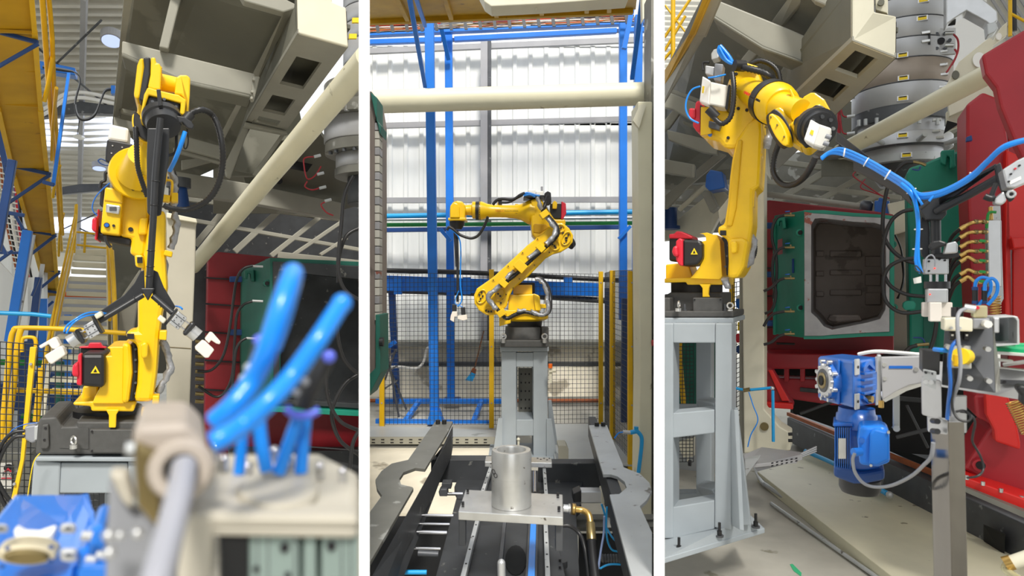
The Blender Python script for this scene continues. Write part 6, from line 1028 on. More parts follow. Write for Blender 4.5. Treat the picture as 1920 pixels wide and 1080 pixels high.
for k, (x, y0, y1, m_) in enumerate(((20, 620, 850, 'blue'), (45, 640, 860, 'dark_blue'), (82, 560, 862, 'blue'), (128, 590, 860, 'blue'), (106, 700, 862, 'dark_blue'))):
    ONE('rack_upright', ['blue rack upright nearest the left edge behind the fence', 'dark blue rack upright second from the left edge behind the fence', 'blue rack upright left of the staircase stringer', 'blue rack upright seen through the stair treads', 'dark blue rack upright left of the dark green pipe'][k], 'frame', M().bar((x, y0, 10.6), (x-6, y1, 10.6), 12, 10), m_, 'blue rack uprights in the background', bv=.005)
ONE('background_panel', 'pale grey wall panel far behind the staircase', 'panel', M().box(-20, 520, 230, 900, 14.8, .1), 'grey_steel')
ONE('back_shelving', 'grey and blue machine bodies in the background below the stairs', 'machine', M().box(60, 700, 150, 760, 12, .3).box(-10, 720, 60, 770, 12, .3), 'dark_blue', bv=.01)
ONE('control_cabinet', 'grey control cabinet behind the fence at lower left', 'cabinet', M().box(-20, 848, 58, 1010, 7.4, .5), 'plate_dark', bv=.01)
pn = PT('sign_plate', M().box(1, 868, 23, 916, 7.37, .01), 'off_white'); PT('sign_mark', M().disc(15, 877, 7.36, 7, .01, 16), 'ink', parent=pn); PT('sign_mark', M().poly([(8, 884), (15, 877), (22, 884), (20, 886), (15, 881), (10, 886)], 7.355, .01), 'motor_red', parent=pn)
t1 = M(); text_mesh(t1, 'Frigo', (4, 893, 7.35), 9*7.4/F, R, Z, .001); PT('lettering', t1, 'ink', parent=pn); PT('red_line', M().box(2, 896, 22, 898, 7.355, .01), 'motor_red', parent=pn)
ONE('floor_machine', 'grey machine bed low behind the fence left of the pedestal', 'machine', M().box(-20, 838, 110, 850, 7.8, .5).box(40, 850, 60, 1010, 7.8, .3), 'plate_dark', bv=.01)
ONE('dark_machine_side', 'dark machine side seen between the staircase and the robot arm', 'machine', M().poly([(207, 440), (330, 430), (330, 700), (212, 700)], 11.2, .1), 'olive'); PT('cream_bracket', M().poly([(225, 560), (262, 505), (266, 512), (250, 620), (222, 630)], 8.8, .1), 'olive_light', .01)
# --- lower left fence
TH('corner_fence', 'wire mesh fence with yellow tubes at the lower left corner', 'fence', (30, 985, 6))
PT('post', M().poly([(56, 651), (68, 651), (45, 862), (21, 980), (9, 985), (38, 862)], 5.6, .05), 'yellow', .003)
for x, y in ((57, 683), (26, 908)): PT('bolt', M().disc(x, y, 5.58, 2.6, .02, 8), 'grey_steel')
for pts, r in (([(2, 830, 5.9), (14, 700, 5.9), (20, 640, 5.9), (26, 620, 5.9), (38, 615, 5.9), (120, 617, 5.9), (236, 625, 5.9)], 5), ([(12, 830, 5.8), (26, 720, 5.8), (34, 640, 5.8), (40, 616, 5.8)], 5.5), ([(41, 660, 5.8), (41, 640, 5.8), (46, 633, 5.8), (62, 633, 5.8), (67, 640, 5.8), (67, 654, 5.8)], 3.6), ([(20, 731, 5.9), (152, 736, 5.9)], 5), ([(78, 690, 6.6), (68, 790, 6.6)], 6)): PT('tube', M().tube(pts, r, 10, 5), 'yellow_paint')
wire_panel((-12, 640, 5.7), (192, 655, 5.7), (184, 1010, 5.7), (-12, 1010, 5.7), 18, 30, .0034)
# --- pedestal
TH('robot_pedestal', 'grey welded steel pedestal with square opening carrying the left robot', 'pedestal', (150, 1010, 4.6))
PT('top_plate', M().poly([(66, 857), (300, 858), (300, 866), (63, 865)], 4.47, .6), 'pedestal_grey', .006); PT('left_post', M().poly([(63, 862), (114, 868), (104, 1090), (46, 1090)], 4.5, .2), 'pedestal_grey', .01)
PT('crosspiece', M().poly([(114, 868), (240, 868), (240, 925), (111, 925)], 4.51, .18), 'pedestal_grey', .008); PT('right_post', M().box(240, 864, 300, 1090, 4.5, .2), 'pedestal_grey', .01); PT('rear_post', M().box(196, 925, 216, 1060, 4.95, .15), 'pedestal_grey', .01)
ONE('ribbed_hose', 'black ribbed hose crossing behind the left pedestal opening', 'hose', M().hose([(100, 972, 5.3), (130, 958, 5.3), (155, 938, 5.3), (162, 918, 5.3)], 4.5), 'rubber')
ONE('dark_backdrop_box', 'dark machine body behind the left pedestal opening', 'machine', M().box(105, 900, 240, 1060, 6.4, .3), 'machine_black', bv=.01)
# --- robot 1
TH('industrial_robot', 'yellow robot arm standing upright in the left view holding a black Y-shaped tool', 'robot', (165, 853, 4.6))
D = 4.5
PT('base_casting', M().poly([(66, 853), (70, 800), (75, 783), (106, 781), (117, 800), (143, 799), (143, 790), (263, 790), (263, 853)], D, .6), 'casting', .015)
bc = PT('base_cover', M().box(168, 805, 250, 850, D-.04, .1), 'casting', .008)
for x, y in ((172, 809), (172, 846)): PT('screw', M().disc(x, y, D-.05, 1.8, .02, 8), 'ink', parent=bc)
lp_ = PT('lug_panel', M().poly([(79, 797), (91, 795), (92, 836), (88, 842), (76, 842)], D-.02, .04), 'casting', .006)
for x, y in ((85, 803), (83, 825)): PT('panel_hole', M().disc(x, y, D-.025, 2.2, .01, 10), 'ink', parent=lp_)
PT('recess', M().poly([(112, 804), (166, 802), (166, 842), (112, 840)], D-.004, .02), 'casting')
PT('bearing_ring', M().lathe((203, 791, D+.35), (203, 764, D+.35), [(0, 59), (1, 58)], 28), 'black')
PT('swivel_plate', M().poly([(137, 754), (171, 752), (256, 752), (252, 768), (250, 772), (171, 771), (170, 762), (137, 760)], D, .6), 'yellow', .01)
PT('motor_shelf', M().poly([(156, 724), (184, 722), (184, 756), (150, 756)], D+.15, .3), 'yellow', .01)
PT('pointer_tab', M().poly([(198, 768), (224, 768), (218, 778), (217, 802), (204, 802), (204, 779)], D-.05, .04), 'yellow', .005)
PT('gear_housing', M().poly([(173, 757), (178, 744), (190, 722), (195, 707), (196, 668), (208, 667), (206, 655), (200, 652), (212, 650), (232, 650), (234, 757)], D-.02, .5), 'yellow', .03)
PT('housing_flange', M().poly([(230, 642), (246, 645), (249, 700), (242, 755), (228, 757), (229, 700)], D-.05, .5), 'yellow', .02)
PT('black_ring', M().poly([(246, 643), (258, 645), (260, 700), (252, 752), (238, 753), (246, 700)], D-.03, .45), 'black', .015)
for y in (655, 675, 697, 718, 738): PT('ring_bolt', M().disc(254, y, D-.04, 2.4, .03, 8), 'dark_steel')
la = PT('lower_arm', M().poly([(284, 394), (310, 394), (310, 465), (314, 540), (304, 590), (300, 620), (298, 640), (294, 700), (287, 754), (251, 754), (257, 720), (259, 680), (257, 645), (236, 636), (236, 620), (258, 620), (258, 570), (262, 520), (270, 470), (278, 420)], D-.1, .35), 'yellow', .03)
PT('arm_boss', M().poly([(264, 645), (272, 641), (278, 646), (277, 670), (266, 673), (264, 664)], D-.18, .1), 'yellow', .012, parent=la); PT('window', M().box(238, 626, 251, 636, D-.12, .03), 'ink', parent=la); PT('window', M().box(257, 482, 267, 493, D-.16, .03), 'ink', parent=la); PT('arm_ear', M().poly([(252, 478), (268, 478), (270, 503), (254, 500)], D-.13, .1), 'yellow', .01, parent=la)
mo = PT('motor', M().poly([(151, 664), (197, 664), (197, 724), (190, 727), (150, 724)], D-.08, .3), 'black', .02)
PT('motor_cap', M().poly([(146, 664), (153, 662), (153, 724), (143, 722)], D-.1, .06), 'motor_red', .01, parent=mo); PT('motor_plug', M().poly([(135, 685), (147, 677), (148, 708), (134, 706)], D-.12, .15), 'motor_red', .02, parent=mo); PT('warning_triangle', M().poly([(170, 700), (187, 700), (179, 686)], D-.09, .01), 'label_yellow', parent=mo); PT('triangle_mark', M().poly([(175, 698), (182, 698), (179, 691)], D-.092, .01), 'ink', parent=mo)
PT('rear_motor', M().box(150, 652, 196, 668, D+.25, .25), 'black', .01); PT('rear_motor_cap', M().poly([(149, 650), (165, 649), (168, 643), (188, 643), (192, 649), (199, 651), (199, 653), (149, 653)], D+.22, .05), 'motor_red', .01)
PT('eye_bolt', M().torus((138, 826, D-.06), R*.8+A*.6, 8, 2.2).cyl((138, 834, D-.06), (138, 841, D-.06), 7), 'steel')
# elbow
PT('elbow_body', M().poly([(224, 356), (250, 360), (275, 366), (280, 404), (276, 441), (272, 478), (262, 484), (243, 476), (247, 447), (225, 443), (222, 400)], D-.02, .45), 'yellow', .02)
PT('elbow_hole', M().disc(245, 430, D-.03, 4.4, .02, 14), 'ink'); PT('elbow_rib', M().poly([(262, 408), (278, 408), (276, 440), (258, 440)], D-.06, .06), 'yellow', .012)
fp_ = PT('front_panel', M().poly([(197, 350), (231, 356), (224, 441), (188, 437), (192, 395)], D-.1, .2), 'yellow', .01)
PT('connector', M().poly([(199, 382), (226, 386), (223, 402), (198, 398)], D-.12, .05), 'steel', .006, parent=fp_); PT('connector_core', M().box(205, 388, 218, 395, D-.13, .04), 'dark_steel', parent=fp_); PT('round_port', M().disc(200, 422, D-.11, 5, .03, 16), 'ink', parent=fp_); PT('round_port', M().disc(200, 422, D-.12, 3.8, .03, 16), 'gear_blue', parent=fp_); PT('round_port', M().disc(213, 423, D-.11, 2.6, .03, 12), 'ink', parent=fp_)
PT('panel_seam', M().poly([(196, 374), (229, 379), (229, 381), (196, 376)], D-.105, .01), 'deck_yellow', parent=fp_)
PT('side_motor', M().poly([(182, 405), (188, 437), (247, 447), (245, 461), (180, 448), (178, 430)], D-.0, .25), 'black', .01); PT('motor_cap', M().poly([(183, 392), (186, 392), (181, 450), (177, 449)], D-.05, .25), 'motor_red', .006); PT('motor_plug', M().poly([(172, 409), (183, 405), (181, 436), (171, 432)], D-.08, .15), 'motor_red', .015)
PT('flange_ear', M().poly([(211, 308), (224, 308), (224, 341), (208, 338)], D-.05, .15), 'yellow', .01)
ef = P((258, 326, D-.08)); ax = L(.1, -.95, -.1).normalized()
PT('elbow_flange', M().lathe(ef, ef+ax*.08, [(0, .152), (.8, .152), (1, .146)], 36, px=False), 'yellow'); PT('forearm_root', M().lathe(ef+ax*.07, P((266, 290, D-.35)), [(0, .115), (.5, .085), (1, .07)], 28, px=False), 'yellow')
for x, y in ((238, 299), (227, 311), (226, 327), (234, 343), (249, 353), (267, 356)): PT('flange_bolt', M().disc(x, y, D-.19, 3.2, .04, 10), 'black')
PT('forearm', M().poly([(262, 254), (284, 258), (284, 330), (256, 330), (251, 300), (254, 275)], D-.4, .2), 'yellow', .04)
PT('forearm_ring', M().slab([(x, y, D-.48) for x, y in circ(281, 226, 31, 38, 24, 60, 190)+[(252, 206), (262, 216), (270, 236), (286, 250)]], A*.05), 'black', .005); PT('forearm_flange', M().slab([(x, y, D-.44) for x, y in circ(281, 226, 34, 42, 24, 70, 195)+[(256, 208)]], A*.05), 'yellow', .01)
PT('forearm_tip', M().poly([(258, 188), (272, 190), (270, 224), (280, 244), (262, 240), (256, 224)], D-.46, .15), 'yellow', .02)
PT('silver_bag', M().poly([(207, 343), (214, 340), (226, 350), (222, 356), (208, 352)], D-.06, .1), 'silver_cloth', .01)
# wrist
W_ = D-.55
PT('cover_disc', M().poly([(262, 109), (269, 108), (271, 125), (264, 178), (260, 186), (252, 183), (251, 175), (257, 122)], W_, .32), 'yellow', .025)
PT('cover_ring', M().poly([(269, 109), (274, 106), (282, 107), (282, 139), (272, 191), (260, 187), (266, 150), (270, 125)], W_-.02, .36), 'black', .015)
PT('wrist_casting', M().poly([(283, 107), (291, 107), (293, 118), (299, 118), (303, 128), (301, 168), (289, 168), (277, 164), (282, 140)], W_-.03, .36), 'yellow', .03)
PT('wrist_neck', M().lathe((299, 154, W_+.1), (332, 160, W_+.1), [(0, 20), (.1, 17), (1, 15.5)], 24), 'yellow')
for k in range(8): PT('neck_bolt', M().disc(302, 126+k*5, W_+.0, 1.6, .03, 8), 'yellow_paint')
PT('wrist_lobe', M().poly([(330, 145), (338, 140), (350, 140), (357, 146), (356, 178), (353, 211), (346, 216), (349, 188), (340, 178), (327, 176)], W_-.03, .3), 'yellow', .025)
PT('wrist_yoke', M().poly([(277, 163), (289, 167), (336, 178), (349, 187), (346, 216), (337, 214), (339, 193), (279, 178), (270, 206), (267, 226), (262, 222), (270, 177)], W_-.06, .2), 'yellow', .012)
PT('flange_plate', M().poly([(279, 179), (304, 181), (333, 189), (339, 195), (336, 214), (330, 222), (272, 226), (269, 210), (273, 187)], W_-.04, .12), 'black', .01)
tf = P((303, 218, W_-.05)); ax = L(.12, -.6, -.7).normalized(); PT('tool_flange', M().lathe(tf, tf+ax*.09, [(0, .095), (.4, .095), (.45, .085), (1, .08)], 28, px=False), 'grip_black')
for x, y in ((286, 190), (330, 200), (308, 186)): PT('flange_screw', M().disc(x, y, W_-.06, 2.8, .04, 10), 'dark_steel')
PT('strap', M().poly([(293, 167), (301, 167), (305, 198), (297, 199)], W_-.16, .02), 'rubber', .003); PT('side_bracket', M().poly([(324, 215), (345, 219), (360, 228), (364, 236), (361, 242), (352, 240), (342, 229), (328, 232)], W_-.12, .04), 'grip_black', .005)
# white box etc.
PT('junction_box', M().poly([(206, 232), (242, 240), (240, 268), (201, 262)], D-.1, .18), 'off_white', .015); PT('box_plate', M().poly([(201, 261), (249, 270), (251, 286), (236, 291), (214, 309), (197, 301), (198, 280)], D-.12, .04), 'black', .008)
for x, y in ((211, 273), (229, 276), (209, 287), (226, 290)): PT('plate_hole', M().disc(x, y, D-.125, 1.4, .01, 8), 'grey_steel')
PT('valve_fitting', M().tube([(208, 324, D-.05), (198, 324, D-.05), (197, 338, D-.05), (190, 342, D-.05), (188, 352, D-.05)], 2.8), 'black'); PT('valve_cluster', M().poly([(188, 356), (196, 352), (195, 390), (186, 384)], D, .08), 'rubber', .008)
PT('air_tube', M().tube([(186, 300, D), (190, 298, D), (200, 303, D), (208, 309, D), (198, 310, D), (188, 306, D), (184, 301, D), (188, 298, D)], 1.2), 'dark_blue'); PT('air_tube', M().tube([(206, 343, D-.1), (190, 357, D-.1), (178, 372, D-.1), (173, 388, D-.1), (176, 398, D-.1), (183, 404, D-.1)], 1.2), 'gear_blue')
PT('cable_tail', M().tube([(197, 442, D-.1), (201, 455, D-.1), (208, 464, D-.1)], 3), 'rubber')
PT('ribbed_conduit', M().hose([(254, 238, D-.5), (256, 270, D-.5), (258, 310, D-.45), (266, 340, D-.4), (276, 368, D-.35)], 5.2), 'rubber')
PT('ribbed_conduit', M().hose([(350, 222, W_-.05), (362, 210, W_-.05), (380, 206, W_-.05), (398, 216, W_), (410, 240, W_), (417, 275, W_), (417, 310, W_+.05), (408, 348, W_+.1), (388, 376, W_+.15), (355, 392, W_+.2), (322, 391, W_+.2), (304, 383, W_+.2)], 6.6), 'rubber'); PT('conduit_end', M().cyl((346, 228, W_-.08), (356, 216, W_-.06), 10), 'rubber')
PT('cable_loop', M().tube([(350, 236, W_), (353, 262, W_), (350, 277, W_), (345, 276, W_), (346, 250, W_)], 1.3), 'rubber'); PT('cable_loop', M().tube([(333, 235, W_), (331, 255, W_), (329, 285, W_), (314, 292, W_)], 3), 'rubber')
for pts, r in (([(316, 316), (324, 330), (328, 345), (326, 368), (328, 395), (331, 420), (328, 445), (316, 470)], 7), ([(308, 486), (311, 500), (308, 530)], 4.5), ([(302, 640), (312, 655), (318, 675), (319, 695), (308, 712), (300, 728), (294, 744)], 8)): PT('silver_sleeve', M().hose([(x, y, D-.02) for x, y in pts], r, 1.0, 10), 'silver_cloth')
PT('sleeve_seam', M().hose([(326, 320, D+.02), (333, 345, D+.02), (331, 362, D+.02)], 3.4), 'rubber')
for p_ in ([(321, 361), (334, 361), (334, 378), (321, 378)], [(305, 364), (320, 366), (318, 378), (304, 376)], [(309, 468), (324, 472), (322, 482), (306, 478)], [(299, 620), (313, 620), (312, 638), (298, 637)], [(265, 767), (291, 767), (290, 782), (264, 781)], [(286, 742), (299, 742), (298, 758), (285, 758)]): PT('hose_clamp', M().poly(p_, D-.14, .1), 'yellow', .006)
PT('clamp_hook', M().tube([(311, 338, D-.1), (322, 340, D-.1), (322, 360, D-.1), (318, 378, D-.1)], 2.4), 'yellow')
# --- Y tool
G_ = W_-.22
TH('gripper_tool', 'black Y-shaped gripper tool with two white-jawed grippers in the left view', 'gripper', (277, 680, G_))
PT('side_plate', M().poly([(277, 240), (318, 240), (316, 300), (302, 402), (297, 405), (280, 403), (276, 398), (275, 300)], G_+.06, .02), 'grip_black', .005)
PT('main_tube', M().tube([(301, 222, G_), (292, 320, G_), (288, 400, G_), (283, 480, G_), (279, 545, G_)], 6.2, 16), 'grip_black')
for x, y in ((292, 340), (289, 385), (283, 470), (282, 500), (280, 518)): PT('cable_tie', M().torus((x, y, G_), Z, 6.8, .9), 'rubber')
PT('left_web', M().poly([(264, 508), (270, 506), (272, 548), (262, 556), (186, 598), (180, 588), (233, 553), (252, 531)], G_+.04, .015), 'grip_black', .003); PT('right_web', M().poly([(288, 506), (296, 510), (307, 538), (329, 575), (324, 584), (286, 556), (286, 530)], G_+.04, .015), 'grip_black', .003)
PT('hub', M().poly([(263, 540), (290, 540), (277, 564)], G_-.04, .08), 'grip_black', .005); PT('left_tube', M().tube([(268, 553, G_-.01), (186, 602, G_-.05)], 5.6, 14, 1), 'grip_black'); PT('right_tube', M().tube([(287, 555, G_-.01), (324, 587, G_-.05)], 5.6, 14, 1), 'grip_black')
for x, y, sx in ((254, 561, 1), (219, 583, 1), (300, 567, -1), (304, 571, -1)): PT('tie', M().torus((x, y, G_-.02), L(.85*sx, 0, .5), 6.2, .9), 'rubber')
def gripper(s, ox, oy, ang, up_):
    """one parallel gripper: local x runs along the tool axis away from the hub"""
    ca, sa = math.cos(math.radians(ang)), math.sin(math.radians(ang)); t = lambda u, v: (ox+u*ca-v*sa, oy+u*sa+v*ca)
    g = G_-.08
    PT('end_plate', M().poly([t(-2, -16), t(3, -16), t(3, 24*up_ if up_ > 0 else 22), t(-2, 24 if up_ > 0 else 22)], g, .1), 'grip_black', .004)
    b_ = PT('guide_block', M().poly([t(4, -14), t(26, -14), t(26, 14), t(4, 14)], g, .1), 'alu', .004)
    for v in (-7, 7): PT('groove', M().poly([t(4, v-.7), t(26, v-.7), t(26, v+.7), t(4, v+.7)], g-.003, .01), 'dark_steel', parent=b_)
    for u, v in ((9, -3), (20, -3), (9, 4), (20, 4), (20, -11), (20, 11)): x, y = t(u, v); PT('screw', M().disc(x, y, g-.004, 1.1, .01, 8), 'ink', parent=b_)
    for v in (-8, 6): PT('guide_rod', M().cyl((*t(26, v), g+.04), (*t(38, v), g+.04), 1.8), 'chrome')
    PT('collar', M().poly([t(36, -15), t(45, -15), t(45, 15), t(36, 15)], g-.01, .12), 'grip_black', .012); PT('gripper_body', M().lathe((*t(45, 0), g+.04), (*t(62, 0), g+.04), [(0, 13), (1, 13)], 20), 'alu')
    PT('jaw', M().poly([t(60, -20), t(80, -20), t(80, -2) if False else t(72, -12), t(92, -12) if False else t(92, -18), t(92, -24), t(60, -26)], g-.02, .08), 'claw', .004) if False else None
    PT('solenoid', M().poly([t(-18, 12), t(-3, 12), t(-3, 22), t(-18, 22)], g-.02, .06), 'cream_clean', .006)
gripper(1, 184, 611, 180-30, -1); gripper(2, 322, 592, 38, 1)
for pts, d in (([(72, 649), (101, 632), (106, 634), (113, 648), (104, 655), (96, 653), (91, 645), (76, 654)], .0), ([(83, 667), (112, 649), (118, 652), (123, 665), (97, 683), (91, 680)], -.05)): PT('claw', M().poly(pts, G_-.1+d, .07), 'claw', .005)
for pts, d in (([(384, 636), (394, 623), (399, 624), (414, 641), (412, 646), (405, 644), (396, 638), (392, 644)], .0), ([(366, 651), (380, 638), (386, 641), (402, 656), (391, 671), (384, 671), (366, 655)], -.05)): PT('claw', M().poly(pts, G_-.1+d, .07), 'claw', .005)
for o_ in (0, 5): PT('air_hose', M().tube([(120+o_, 622+o_*.6, G_-.12), (126+o_, 610+o_*.6, G_-.12), (142, 598+o_*.8, G_-.12), (160, 588+o_, G_-.1), (180, 585+o_, G_-.05), (200, 588, G_)], 1.7), 'hose_blue')
PT('blue_bundle', M().tube([(347, 247, W_-.16), (341, 266, W_-.16), (330, 296, W_-.12), (318, 320, W_-.04)], 4.2), 'hose_blue'); PT('air_hose', M().tube([(330, 574, G_), (338, 576, G_-.1), (342, 580, G_-.1)], 1.8), 'hose_blue')
# connectors and cables at left of the base
TH('base_connectors', 'grey plug connectors with black cables at the left of the robot base', 'connector', (60, 830, 4.7)); PT('plug', M().poly([(46, 800), (68, 796), (72, 826), (60, 832), (46, 824)], 4.6, .1), 'cable_grey', .01); PT('latch', M().poly([(64, 800), (72, 798), (72, 824), (64, 826)], 4.58, .05), 'plate_steel', .004)
for pts, r in (([(46, 808, 4.6), (25, 811, 4.6), (8, 826, 4.6), (-4, 850, 4.6), (-12, 880, 4.6)], 3.6), ([(46, 818, 4.6), (28, 820, 4.6), (12, 836, 4.6), (0, 860, 4.6), (-8, 890, 4.6)], 3.6), ([(-10, 905, 4.6), (5, 940, 4.6), (24, 970, 4.6), (34, 1000, 4.6)], 4), ([(-10, 890, 4.6), (8, 925, 4.6), (30, 955, 4.6), (42, 1000, 4.6)], 4)): PT('cable', M().tube(pts, r), 'rubber')
PT('blue_wire', M().tube([(70, 793, 4.6), (50, 795, 4.6), (25, 805, 4.6), (10, 826, 4.6)], 1.1), 'gear_blue'); PT('earth_wire', M().tube([(75, 850, 4.4), (62, 870, 4.4), (52, 930, 4.4), (44, 990, 4.4)], .9), 'label_yellow')
# --- overhead press frame
TH('overhead_press', 'grey-green welded steel press frame overhead in the left view', 'press frame', (420, 300, 6))
PT('underside_plate', M().slab([(236, -30, 5.6), (560, -30, 4.9), (556, 64, 5.2), (440, 300, 8), (340, 345, 9.2), (212, 228, 8.2)], Vector((0, 0, .08))), 'olive')
def q1(n, pts, d, t=.08, m_='olive_light', bv=.01, **k): return PT(n, M().slab([(p[0], p[1], p[2] if len(p) > 2 else d) for p in pts], A*t), m_, bv, **k)
q1('edge_girder', [(234, -30, 5.), (254, -30, 5.), (238, 104, 6.2), (225, 214, 7.6), (222, 300, 8), (211, 300, 8), (211, 228, 7.6)], 0)
q1('cross_beam', [(229, 76), (340, 104), (478, 138), (478, 180), (340, 150), (228, 100)], 5.6); q1('beam_flange', [(228, 98), (340, 148), (470, 178), (470, 184), (340, 156), (228, 106)], 5.5, .3, 'olive')
q1('cross_beam', [(326, -30), (346, -30), (316, 92), (298, 88)], 5.5, .1); q1('cross_beam', [(440, -30), (480, -30), (556, 8), (553, 16), (532, 23), (458, 2)], 5., .1)
q1('inner_flange', [(532, 22, 5.), (554, 14, 5.), (486, 142, 6.), (474, 138, 6.)], 0, .06); q1('inner_flange', [(451, 180, 6.2), (462, 180, 6.2), (420, 262, 7.2), (408, 262, 7.2)], 0, .06)
for p_ in ([(237, 113), (268, 121), (268, 128), (236, 120)], [(226, 202), (262, 210), (262, 218), (225, 210)], [(213, 218), (262, 232), (262, 246), (213, 236)]): q1('cross_rib', p_, 7.4)
q1('cross_beam', [(330, 250), (424, 276), (422, 300), (330, 276)], 7.4); q1('cross_beam', [(325, 276), (424, 304), (424, 310), (325, 284)], 7.5)
pl = q1('end_plate', [(474, 142), (488, 143), (476, 190), (470, 190)], 5.45, .04)
for y in (148, 171, 183): PT('bolt', M().disc(476-(y-148)*.12, y, 5.4, 2.6, .05, 6), 'olive_light', parent=pl)
PT('box_girder_side', M().slab([(556, -30, 4.6), (558, 62, 4.6), (460, 230, 7.0), (424, 302, 8.2), (422, 270, 8.2), (500, 110, 6.0), (553, 12, 4.9)], A*.04), 'olive', .006)
PT('box_girder_underside', quadface([(.17, .45), (.58, .80), (.88, .965)], [(558, 62), (653, 88), (536, 245), (460, 228)], [4.6, 4.65, 7.0, 7.0]), 'olive_light'); PT('box_girder_roof', M().slab([(560, 30, 4.8), (657, 54, 4.85), (538, 226, 7.2), (462, 208, 7.2)], Z*.03), 'olive')
PT('box_girder_end', M().poly([(556, -30), (623, -30), (623, 3), (649, 14), (653, 88), (558, 62)], 4.6, .03), 'cream_clean', .01); PT('box_girder_far_side', M().slab([(653, 88, 4.68), (650, 20, 4.68), (538, 212, 7.1), (536, 245, 7.1)], A*.02), 'olive')
q1('end_gusset', [(460, 228), (538, 246), (540, 252), (458, 236)], 6.95, .1); q1('gusset', [(458, 232), (468, 238), (432, 334), (424, 330), (420, 310)], 7.1); q1('gusset', [(528, 250), (535, 252), (482, 330), (474, 326)], 7.1); PT('inner_web', M().poly([(466, 240), (528, 252), (476, 326), (440, 318)], 7.6, .05), 'olive'); q1('gusset_foot', [(424, 300), (482, 316), (480, 330), (424, 330)], 7.8, .1, 'olive')
q1('main_beam', [(325, 320), (466, 344), (640, 380), (640, 412), (466, 380), (325, 362)], 8.4, .2); q1('cross_beam', [(340, 300), (408, 292), (408, 300), (340, 318)], 8.)
PT('upper_deck', M().slab([(400, 180, 8.6), (560, 200, 8.6), (600, 400, 9.4), (400, 400, 9.4)], A*.05), 'olive'); PT('rear_deck', M().slab([(440, 280, 8.2), (600, 250, 7.4), (690, 380, 8.6), (620, 400, 9), (466, 360, 8.8)], Z*.05), 'olive'); PT('slot', M().poly([(545, 300), (586, 308), (576, 322), (540, 314)], 7.9, .03), 'pit'); PT('pipe_hole', M().disc(524, 339, 8.35, 6, .03, 16), 'ink')
TH('overhead_grid', 'steel roof grid above the dark red platen in the left view', 'frame', (540, 430, 9.6))
PT('roof_plate', M().slab([(316, 340, 10.4), (690, 380, 10.4), (690, 500, 10.4), (316, 510, 10.4)], A*.1), 'machine_black')
for a, b, w_ in (((366, 460), (432, 380), 11), ((440, 472), (526, 392), 11), ((508, 480), (598, 408), 9), ((538, 486), (640, 416), 7), ((600, 478), (650, 446), 6), ((366, 414), (673, 468), 7), ((340, 372), (640, 412), 8), ((520, 478), (673, 494), 12)): PT('beam', M().bar((*a, 9.6), (*b, 9.6), w_, 12), 'olive_light', .008)
ONE('diagonal_beam', 'cream tubular brace dropping diagonally from upper right to the cream column', 'beam', M().tube([(700, 98, 3.55), (366, 497, 8.0)], 29, 32, 1) if False else M().lathe(P((690, 110, 3.5)), P((362, 500, 7.2)), [(0, .073), (1, .07)], 32, px=False), 'cream')
TH('steel_tower', 'silver flanged cylinder section at the right edge of the left view', 'cylinder', (700, 400, 6.4))
def sg(y0, y1, r, m_='tower_alu', n='section'): return PT(n, M().lathe((712, y0, 6.4), (712, y1, 6.4), [(0, r-1.5), (.04, r), (.96, r), (1, r-1.5)], 48), m_)
for a, b in ((-30, 28), (30, 58), (60, 90), (92, 130), (132, 170)): sg(a, b, 70)
sg(170, 214, 106, 'plate_dark'); sg(214, 236, 120, 'plate_dark', 'bolt_flange'); sg(236, 276, 106); sg(276, 296, 104, 'plate_dark', 'bolt_flange'); sg(296, 322, 84); sg(322, 336, 86, 'plate_dark', 'bolt_flange'); sg(336, 385, 62, 'machine_black')
for k in range(9):
    a = math.radians(185+k*13); p0 = P((712, 222, 6.4)); rr_ = S(p0, 116); p = p0+R*math.cos(a)*rr_+A*math.sin(a)*rr_; PT('flange_bolt', M().cyl(p, p-Z*.08, .025, None, 8, False), 'steel')
for k in range(8):
    a = math.radians(188+k*13); p0 = P((712, 290, 6.4)); rr_ = S(p0, 99); p = p0+R*math.cos(a)*rr_+A*math.sin(a)*rr_; PT('flange_bolt', M().cyl(p, p-Z*.06, .02, None, 8, False), 'dark_steel')
for x, y in ((667, 38), (661, 68)): PT('tag', M().box(x-6, y-5, x+8, y+4, 5.95, .03), 'label_yellow')
for pts in ([(596, 294, 6), (572, 296, 6), (570, 310, 6), (576, 335, 6), (590, 330, 6), (602, 312, 6)], [(576, 340, 6), (572, 350, 6), (585, 356, 6), (600, 352, 6)], [(612, 378, 6), (602, 384, 6), (612, 398, 6), (625, 404, 6)]): PT('red_hose', M().tube(pts, 1.4), 'red')
for x, y in ((594, 293), (600, 326), (604, 352), (614, 376)): PT('side_fitting', M().cyl((x-5, y+1, 5.95), (x+7, y-2, 5.95), 3), 'plate_steel')
